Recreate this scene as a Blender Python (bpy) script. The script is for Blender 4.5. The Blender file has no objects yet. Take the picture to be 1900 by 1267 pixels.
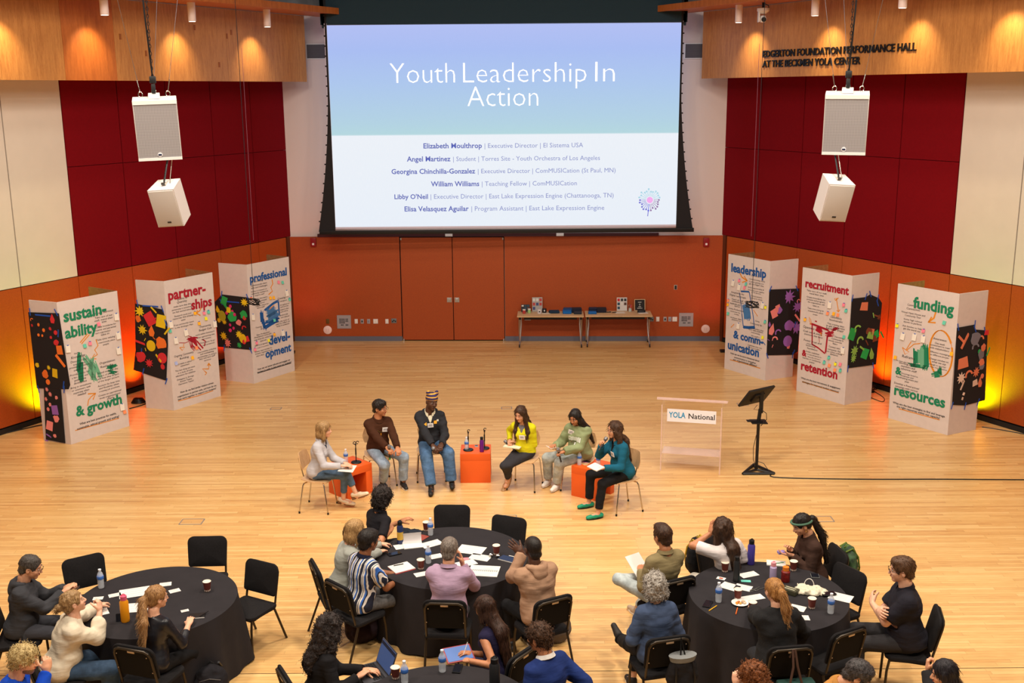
import bpy, bmesh, math, random
import numpy as np
from mathutils import Vector, Matrix

D = bpy.data
SC = bpy.context.scene
COL = SC.collection
rad = math.radians
random.seed(7)

# ------------------------------------------------------------------ camera
CAM_H = 5.75
PITCH = rad(13.0)
ROLL = rad(0.45)
FPX = 2010.0
_f = Vector((0, math.cos(PITCH), -math.sin(PITCH)))
_u0 = Vector((0, math.sin(PITCH), math.cos(PITCH)))
_r0 = Vector((1, 0, 0))
CR = _r0 * math.cos(ROLL) - _u0 * math.sin(ROLL)
CU = _u0 * math.cos(ROLL) + _r0 * math.sin(ROLL)
cam = D.cameras.new('camera')
cam.sensor_fit = 'HORIZONTAL'
cam.sensor_width = 36.0
cam.lens = 36.0 * FPX / 1900.0
cam.clip_end = 200
co = D.objects.new('camera', cam)
COL.objects.link(co)
R = Matrix((CR, CU, -_f)).transposed()
co.matrix_world = Matrix.Translation((0, 0, CAM_H)) @ R.to_4x4()
SC.camera = co

# ------------------------------------------------------------------ world, lights, exposure
SC.view_settings.view_transform = 'Standard'
SC.view_settings.look = 'None'
SC.view_settings.gamma = 1.0
SC.view_settings.use_curve_mapping = False
SC.view_settings.exposure = 0.0
wd = D.worlds.new('world')
SC.world = wd
wd.use_nodes = True
wd.node_tree.nodes['Background'].inputs[0].default_value = (1.0, 0.90, 0.80, 1)
wd.node_tree.nodes['Background'].inputs[1].default_value = 0.17


def light(name, kind, loc, energy, color=(1, 1, 1), target=None, size=1.0, size_y=None, spot=60, blend=0.5):
    l = D.lights.new(name, kind)
    l.energy = energy
    l.color = color
    if kind == 'AREA':
        l.size = size
        if size_y:
            l.shape = 'RECTANGLE'
            l.size_y = size_y
    elif kind == 'SPOT':
        l.spot_size = rad(spot)
        l.spot_blend = blend
        l.shadow_soft_size = size
    else:
        l.shadow_soft_size = size
    o = D.objects.new(name, l)
    COL.objects.link(o)
    o.location = loc
    if target is not None:
        o.rotation_euler = (Vector(target) - Vector(loc)).to_track_quat('-Z', 'Y').to_euler()
    return o


WARM = (1.0, 0.885, 0.745)
# house lights: rows of ceiling fixtures over the floor
for i, x in enumerate((-5.2, 0.0, 5.2)):
    for j, y in enumerate((5.5, 11.0, 16.0)):
        light('overhead_light', 'AREA', (x, y, 9.6), (385, 415, 75)[j], WARM, (x, y, 0), 0.9, 0.9)
light('added_panel_spot', 'SPOT', (-3.0, 8.5, 9.4), 420, WARM, (-1.2, 15.3, 0), 0.25, spot=42, blend=0.8)  # unseen spot added to brighten the left half of the panel area
light('added_panel_spot', 'SPOT', (3.0, 8.5, 9.4), 420, WARM, (1.4, 15.3, 0), 0.25, spot=42, blend=0.8)  # its unseen counterpart, added to brighten the right half
light('overhead_light', 'AREA', (-3.2, 13.0, 9.5), 175, (1, .9, .8), (-7.6, 19.8, 4.3), 0.8, 0.8)  # unseen angled lamp added to lift the left side wall
light('overhead_light', 'AREA', (3.2, 13.0, 9.5), 175, (1, .9, .8), (7.6, 19.8, 4.3), 0.8, 0.8)  # unseen angled lamp added to lift the right side wall


def srgb(c):
    return tuple(((v / 255) / 12.92 if v / 255 <= 0.04045 else (((v / 255) + 0.055) / 1.055) ** 2.4) for v in c)


# ------------------------------------------------------------------ materials
class NT:
    def __init__(s, name):
        s.m = D.materials.new(name)
        s.m.use_nodes = True
        s.t = s.m.node_tree
        s.b = s.t.nodes['Principled BSDF']

    def n(s, kind, **kw):
        o = s.t.nodes.new(kind)
        for k, v in kw.items():
            setattr(o, k, v)
        return o

    def l(s, a, b):
        s.t.links.new(a, b)

    def coord(s, scale=(1, 1, 1), which='Object', rot=(0, 0, 0)):
        tc = s.n('ShaderNodeTexCoord')
        mp = s.n('ShaderNodeMapping')
        mp.inputs['Scale'].default_value = scale
        mp.inputs['Rotation'].default_value = rot
        s.l(tc.outputs[which], mp.inputs[0])
        return mp.outputs[0]

    def noise(s, vec, scale, detail=3, rough=0.55):
        o = s.n('ShaderNodeTexNoise')
        o.inputs['Scale'].default_value = scale
        o.inputs['Detail'].default_value = detail
        o.inputs['Roughness'].default_value = rough
        s.l(vec, o.inputs['Vector'])
        return o.outputs['Fac']

    def ramp(s, fac, stops):
        o = s.n('ShaderNodeValToRGB')
        e = o.color_ramp.elements
        e[0].position, e[0].color = stops[0][0], (*stops[0][1], 1)
        e[1].position, e[1].color = stops[1][0], (*stops[1][1], 1)
        for p, c in stops[2:]:
            x = e.new(p)
            x.color = (*c, 1)
        s.l(fac, o.inputs[0])
        return o.outputs[0]

    def mix(s, fac, a, b, mode='MIX'):
        o = s.n('ShaderNodeMixRGB', blend_type=mode)
        for sock, v in ((o.inputs[0], fac), (o.inputs[1], a), (o.inputs[2], b)):
            if hasattr(v, 'links'):
                s.l(v, sock)
            elif isinstance(v, (int, float)):
                sock.default_value = v
            else:
                sock.default_value = (*v, 1)
        return o.outputs[0]

    def bump(s, h, strength=0.2, dist=0.01):
        o = s.n('ShaderNodeBump')
        o.inputs['Strength'].default_value = strength
        o.inputs['Distance'].default_value = dist
        s.l(h, o.inputs['Height'])
        s.l(o.outputs[0], s.b.inputs['Normal'])


MC = {}


def M(name, c=(128, 128, 128), rough=0.6, metal=0.0, var=0.0, vs=8.0, bump=0.0, bs=60.0, stretch=(1, 1, 1), emit=0, trans=0, ior=1.45, alpha=1, spec=None, sheen=0):
    """plain procedural material: base colour with a fine noise variation and bump"""
    if name in MC:
        return MC[name]
    t = NT(name)
    lc = srgb(c)
    t.b.inputs['Roughness'].default_value = rough
    t.b.inputs['Metallic'].default_value = metal
    t.b.inputs['IOR'].default_value = ior
    t.b.inputs['Transmission Weight'].default_value = trans
    if spec is not None:
        t.b.inputs['Specular IOR Level'].default_value = spec
    if sheen:
        t.b.inputs['Sheen Weight'].default_value = sheen
    if var > 0:
        v = t.coord(stretch)
        f = t.noise(v, vs)
        lo = tuple(max(0, x * (1 - var)) for x in lc)
        hi = tuple(min(1, x * (1 + var)) for x in lc)
        t.l(t.ramp(f, [(0.3, lo), (0.7, hi)]), t.b.inputs['Base Color'])
    else:
        t.b.inputs['Base Color'].default_value = (*lc, 1)
    if bump > 0:
        v = t.coord(stretch)
        t.bump(t.noise(v, bs, 4), bump, 0.004)
    if emit:
        t.b.inputs['Emission Color'].default_value = (*lc, 1)
        t.b.inputs['Emission Strength'].default_value = emit
    if alpha < 1:
        t.b.inputs['Alpha'].default_value = alpha
    MC[name] = t.m
    return t.m


def cloth(name, c, rough=0.9, var=0.12, fold=1.0):
    if name in MC:
        return MC[name]
    t = NT(name)
    lc = srgb(c)
    v = t.coord()
    f = t.noise(v, 6, 4)
    t.l(t.ramp(f, [(0.3, tuple(x * (1 - var) for x in lc)), (0.7, tuple(min(1, x * (1 + var)) for x in lc))]), t.b.inputs['Base Color'])
    t.b.inputs['Roughness'].default_value = rough
    t.b.inputs['Specular IOR Level'].default_value = 0.2
    if fold:
        folds(t, fold)
    MC[name] = t.m
    return t.m


def folds(t, s=1.0):
    '''creases of worn cloth: ridged noise bump'''
    n = t.noise(t.coord((2.2, 2.2, 11)), 1.6, 3, 0.5)
    m = t.noise(t.coord((9, 9, 3)), 1.2, 2, 0.5)
    t.bump(t.mix(0.35, n, m), 0.6 * s, 0.03)


def denim(name, c):
    if name in MC:
        return MC[name]
    t = NT(name)
    lc = srgb(c)
    v = t.coord()
    f = t.noise(v, 9, 6, 0.65)
    t.l(t.ramp(f, [(0.28, tuple(x * 0.62 for x in lc)), (0.5, lc), (0.75, tuple(min(1, x * 1.5 + 0.02) for x in lc))]), t.b.inputs['Base Color'])
    t.b.inputs['Roughness'].default_value = 0.85
    folds(t)
    MC[name] = t.m
    return t.m


def hairmat(name, c, c2=None, curly=False):
    if name in MC:
        return MC[name]
    t = NT(name)
    a = srgb(c)
    b = srgb(c2) if c2 else tuple(min(1, x * 2.0 + 0.012) for x in a)
    v = t.coord((1, 1, 1) if curly else (60, 60, 5))
    f = t.noise(v, 90 if curly else 2.2, 4, 0.75)
    t.l(t.ramp(f, [(0.36, a), (0.66, b)]), t.b.inputs['Base Color'])
    t.b.inputs['Roughness'].default_value = 0.6 if curly else 0.42
    t.b.inputs['Specular IOR Level'].default_value = 0.3
    t.bump(f, 0.6, 0.006)
    MC[name] = t.m
    return t.m


def wood(name, c1, c2, scale=(1, 1, 1), rough=0.4, rot=(0, 0, 0), coat=0.0, ns=3.0):
    if name in MC:
        return MC[name]
    t = NT(name)
    v = t.coord(scale, rot=rot)
    f = t.noise(v, ns, 6, 0.6)
    g = t.noise(v, ns * 5, 3, 0.6)
    c = t.ramp(f, [(0.3, srgb(c1)), (0.68, srgb(c2))])
    c = t.mix(0.35, c, t.ramp(g, [(0.35, srgb(c1)), (0.65, srgb(c2))]))
    t.l(c, t.b.inputs['Base Color'])
    t.b.inputs['Roughness'].default_value = rough
    t.b.inputs['Coat Weight'].default_value = coat
    t.bump(g, 0.12, 0.003)
    MC[name] = t.m
    return t.m


def stripes(name, cols, period, axis=0, rough=0.85):
    """cloth woven or printed in stripes along one object axis"""
    t = NT(name)
    tc = t.n('ShaderNodeTexCoord')
    sp = t.n('ShaderNodeSeparateXYZ')
    t.l(tc.outputs['Object'], sp.inputs[0])
    m = t.n('ShaderNodeMath', operation='DIVIDE')
    t.l(sp.outputs[axis], m.inputs[0])
    m.inputs[1].default_value = period
    fr = t.n('ShaderNodeMath', operation='FRACT')
    t.l(m.outputs[0], fr.inputs[0])
    o = t.n('ShaderNodeValToRGB')
    o.color_ramp.interpolation = 'CONSTANT'
    e = o.color_ramp.elements
    e[0].position, e[0].color = 0, (*srgb(cols[0][1]), 1)
    e[1].position, e[1].color = cols[1][0], (*srgb(cols[1][1]), 1)
    for p, c in cols[2:]:
        e.new(p).color = (*srgb(c), 1)
    t.l(fr.outputs[0], o.inputs[0])
    t.l(o.outputs[0], t.b.inputs['Base Color'])
    t.b.inputs['Roughness'].default_value = rough
    v = t.coord()
    folds(t, 0.6)
    MC[name] = t.m
    return t.m


def floor_mat():
    t = NT('maple_strip_floor')
    v = t.coord((1, 1, 1))
    sp = t.n('ShaderNodeSeparateXYZ')
    t.l(v, sp.inputs[0])
    row = t.n('ShaderNodeMath', operation='DIVIDE')
    t.l(sp.outputs[1], row.inputs[0])
    row.inputs[1].default_value = 0.057
    fl_ = t.n('ShaderNodeMath', operation='FLOOR')
    t.l(row.outputs[0], fl_.inputs[0])
    wn = t.n('ShaderNodeTexWhiteNoise', noise_dimensions='1D')
    t.l(fl_.outputs[0], wn.inputs['W'])
    ma = t.n('ShaderNodeMath', operation='MULTIPLY_ADD')
    t.l(wn.outputs['Value'], ma.inputs[0])
    ma.inputs[1].default_value = 7.0
    t.l(sp.outputs[0], ma.inputs[2])
    cb = t.n('ShaderNodeCombineXYZ')
    t.l(ma.outputs[0], cb.inputs[0])
    t.l(sp.outputs[1], cb.inputs[1])
    v = cb.outputs[0]
    br = t.n('ShaderNodeTexBrick')
    br.offset = 0.0
    br.squash = 1.0
    br.inputs['Scale'].default_value = 1.0
    br.inputs['Brick Width'].default_value = 1.15
    br.inputs['Row Height'].default_value = 0.057
    br.inputs['Mortar Size'].default_value = 0.0011
    br.inputs['Mortar Smooth'].default_value = 0.1
    br.inputs['Bias'].default_value = 0.0
    br.inputs['Color1'].default_value = (0, 0, 0, 1)
    br.inputs['Color2'].default_value = (1, 1, 1, 1)
    br.inputs['Mortar'].default_value = (0.5, 0.5, 0.5, 1)
    t.l(v, br.inputs['Vector'])
    base = t.ramp(br.outputs['Color'], [(0.0, srgb((190, 134, 74))), (0.3, srgb((214, 164, 98))), (0.7, srgb((226, 181, 114))), (1.0, srgb((238, 199, 136)))])
    g = t.noise(t.coord((1.6, 26, 1)), 3.0, 5, 0.6)
    c = t.mix(0.42, base, t.ramp(g, [(0.3, srgb((182, 124, 64))), (0.7, srgb((242, 206, 142)))]))
    big = t.noise(t.coord((0.5, 1.4, 1)), 0.9, 3)
    c = t.mix(0.16, c, t.ramp(big, [(0.3, srgb((206, 148, 82))), (0.7, srgb((248, 214, 150)))]))
    c = t.mix(br.outputs['Fac'], c, srgb((150, 98, 50)))
    t.l(c, t.b.inputs['Base Color'])
    t.b.inputs['Roughness'].default_value = 0.36
    t.b.inputs['Coat Weight'].default_value = 0.25
    t.b.inputs['Coat Roughness'].default_value = 0.22
    t.bump(g, 0.05, 0.002)
    return t.m


def grille_mat():
    t = NT('perforated_white_steel')
    v = t.coord((1, 1, 1), rot=(math.pi / 2, 0, 0))
    vo = t.n('ShaderNodeTexVoronoi', voronoi_dimensions='2D')
    vo.inputs['Scale'].default_value = 56
    vo.inputs['Randomness'].default_value = 0.0
    t.l(v, vo.inputs['Vector'])
    t.l(t.ramp(vo.outputs['Distance'], [(0.25, srgb((112, 108, 110))), (0.5, srgb((160, 155, 156)))]), t.b.inputs['Base Color'])
    t.b.inputs['Roughness'].default_value = 0.6
    return t.m


# ------------------------------------------------------------------ mesh helpers
def setp(o, label=None, cat=None, group=None, kind=None):
    if label:
        o['label'] = label
    if cat:
        o['category'] = cat
    if group:
        o['group'] = group
    if kind:
        o['kind'] = kind
    return o


def empty(name, loc=(0, 0, 0), rz=0.0, label=None, cat=None, group=None):
    o = D.objects.new(name, None)
    COL.objects.link(o)
    o.location = loc
    o.rotation_euler = (0, 0, rz)
    o.empty_display_size = 0.05
    return setp(o, label, cat, group)


class MB:
    """collects shapes and links them as one mesh object"""

    def __init__(s):
        s.v = []
        s.f = []
        s.mi = []
        s.cur = 0

    def add(s, vs, fs, X=None):
        k = len(s.v)
        for p in vs:
            p = Vector(p)
            s.v.append(X @ p if X is not None else p)
        for f in fs:
            s.f.append([k + i for i in f])
            s.mi.append(s.cur)
        return s

    def box(s, c, size, rz=0.0, X=None, ch=0.0):
        sx, sy, sz = (a / 2 for a in size)
        Rm = Matrix.Translation(c) @ Matrix.Rotation(rz, 4, 'Z')
        if X is not None:
            Rm = X @ Rm
        if ch <= 0:
            vs = [(x, y, z) for z in (-sz, sz) for x, y in ((-sx, -sy), (sx, -sy), (sx, sy), (-sx, sy))]
            fs = [(0, 3, 2, 1), (4, 5, 6, 7), (0, 1, 5, 4), (1, 2, 6, 5), (2, 3, 7, 6), (3, 0, 4, 7)]
            return s.add(vs, fs, Rm)
        bm = bmesh.new()
        bmesh.ops.create_cube(bm, size=1.0)
        for v in bm.verts:
            v.co = Vector((v.co.x * 2 * sx, v.co.y * 2 * sy, v.co.z * 2 * sz))
        bmesh.ops.bevel(bm, geom=bm.edges[:], offset=ch, segments=2, profile=0.6, affect='EDGES')
        vs = [v.co.copy() for v in bm.verts]
        fs = [[v.index for v in f.verts] for f in bm.faces]
        bm.free()
        return s.add(vs, fs, Rm)

    def tube(s, pts, r, seg=8, X=None, cap=True, closed=False):
        pts = [Vector(p) for p in pts]
        n = len(pts)
        rs = r if isinstance(r, (list, tuple)) else [r] * n
        vs = []
        prev = None
        for i, p in enumerate(pts):
            if closed:
                tdir = pts[(i + 1) % n] - pts[i - 1]
            else:
                tdir = pts[min(i + 1, n - 1)] - pts[max(i - 1, 0)]
            if tdir.length < 1e-9:
                tdir = Vector((0, 0, 1))
            tdir.normalize()
            if prev is None:
                ref = Vector((0, 0, 1)) if abs(tdir.z) < 0.9 else Vector((1, 0, 0))
                a = tdir.cross(ref).normalized()
            else:
                a = prev - tdir * prev.dot(tdir)
                if a.length < 1e-6:
                    a = tdir.orthogonal()
                a.normalize()
            prev = a
            b = tdir.cross(a)
            for k in range(seg):
                q = 2 * math.pi * k / seg
                vs.append(p + (a * math.cos(q) + b * math.sin(q)) * rs[i])
        fs = []
        for i in range(n if closed else n - 1):
            j = (i + 1) % n
            for k in range(seg):
                k2 = (k + 1) % seg
                fs.append((i * seg + k, i * seg + k2, j * seg + k2, j * seg + k))
        if cap and not closed:
            fs.append(tuple(range(seg))[::-1])
            fs.append(tuple((n - 1) * seg + k for k in range(seg)))
        return s.add(vs, fs, X)

    def lathe(s, prof, seg=20, c=(0, 0, 0), X=None, sx=1, sy=1):
        """prof: (r, z) list, revolved about z"""
        vs = []
        fs = []
        n = len(prof)
        for r, z in prof:
            for k in range(seg):
                q = 2 * math.pi * k / seg
                vs.append((c[0] + r * math.cos(q) * sx, c[1] + r * math.sin(q) * sy, c[2] + z))
        for i in range(n - 1):
            for k in range(seg):
                k2 = (k + 1) % seg
                fs.append((i * seg + k, i * seg + k2, (i + 1) * seg + k2, (i + 1) * seg + k))
        if prof[0][0] > 1e-5:
            fs.append(tuple(range(seg))[::-1])
        if prof[-1][0] > 1e-5:
            fs.append(tuple((n - 1) * seg + k for k in range(seg)))
        return s.add(vs, fs, X)

    def prism(s, out, h, X=None, z0=0.0):
        """outline (x, y) extruded from z0 to z0+h"""
        n = len(out)
        vs = [(x, y, z0) for x, y in out] + [(x, y, z0 + h) for x, y in out]
        fs = [tuple(range(n))[::-1], tuple(range(n, 2 * n))]
        fs += [(i, (i + 1) % n, n + (i + 1) % n, n + i) for i in range(n)]
        return s.add(vs, fs, X)

    def mesh(s, name, mats, smooth=35):
        me = D.meshes.new(name)
        me.from_pydata([tuple(v) for v in s.v], [], s.f)
        mats = mats if isinstance(mats, (list, tuple)) else [mats]
        for m in mats:
            me.materials.append(m)
        if len(mats) > 1:
            me.polygons.foreach_set('material_index', s.mi)
        if smooth:
            me.shade_smooth()
            me.set_sharp_from_angle(angle=rad(smooth))
        me.update()
        return me

    def obj(s, name, mats, parent=None, loc=(0, 0, 0), rot=(0, 0, 0), smooth=35):
        o = D.objects.new(name, s.mesh(name, mats, smooth))
        COL.objects.link(o)
        o.parent = parent
        o.location = loc
        o.rotation_euler = rot
        return o


def link(name, me, parent=None, X=None):
    o = D.objects.new(name, me)
    COL.objects.link(o)
    o.parent = parent
    if X is not None:
        o.matrix_basis = X
    return o


def copy_tree(o, parent=None):
    c = o.copy()
    COL.objects.link(c)
    c.parent = parent
    for ch in KIDS.get(o.name, [x for x in D.objects if x.parent == o]):
        copy_tree(ch, c)
    return c


KIDS = {}


def freeze(o):
    """remember a prototype's tree so copying needs no search"""
    ch = [x for x in D.objects if x.parent == o]
    KIDS[o.name] = ch
    for c in ch:
        freeze(c)


def rrect(w, h, r, seg=5, rb=None):
    """rounded rectangle outline centred on x, from y=0 to h; r top corners, rb bottom corners"""
    rb = r if rb is None else rb
    pts = []
    for cx, cy, rr, a0 in ((w / 2 - rb, rb, rb, -90), (w / 2 - r, h - r, r, 0), (-w / 2 + r, h - r, r, 90), (-w / 2 + rb, rb, rb, 180)):
        for k in range(seg + 1):
            a = rad(a0 + 90 * k / seg)
            pts.append((cx + rr * math.cos(a), cy + rr * math.sin(a)))
    return pts


_TX = {}


def text_mesh(txt, bold=0.0, res=2, ext=0.0):
    """flat lettering mesh, size 1, origin at the left of the baseline; returns verts, faces, width"""
    key = (txt, bold, res, ext)
    if key in _TX:
        return _TX[key]
    cu = D.curves.new('lettering', 'FONT')
    cu.body = txt
    cu.size = 1.0
    cu.offset = bold
    cu.resolution_u = res
    cu.extrude = ext
    o = D.objects.new('lettering', cu)
    COL.objects.link(o)
    dg = bpy.context.evaluated_depsgraph_get()
    me = o.evaluated_get(dg).to_mesh()
    vs = [tuple(v.co) for v in me.vertices]
    fs = [tuple(p.vertices) for p in me.polygons]
    o.evaluated_get(dg).to_mesh_clear()
    D.objects.remove(o)
    D.curves.remove(cu)
    xs = [v[0] for v in vs] or [0, 1]
    r = (vs, fs, min(xs), max(xs))
    _TX[key] = r
    return r


def put_text(mb, txt, u0, u1, v, X, bold=0.0, hscale=None, slant=0.0, thick=0.0, ext=0.0):
    """lettering fitted between u0 and u1 on the plane X (x along, y up, z out)"""
    vs, fs, a, b = text_mesh(txt, bold, 2, ext)
    s = (u1 - u0) / max(b - a, 1e-6)
    hs = s if hscale is None else hscale
    n = len(vs)
    out = [(u0 + (x - a) * s + slant * y * hs, v + y * hs, thick + z) for x, y, z in vs]
    mb.add(out, fs, X)


def W(px, py, z=0.0):
    """the point of the room at height z seen along a sight line of the photograph"""
    d = _f * FPX + CR * (px - 950) - CU * (py - 633.5)
    t = (z - CAM_H) / d.z
    return Vector((0, 0, CAM_H)) + d * t


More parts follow.
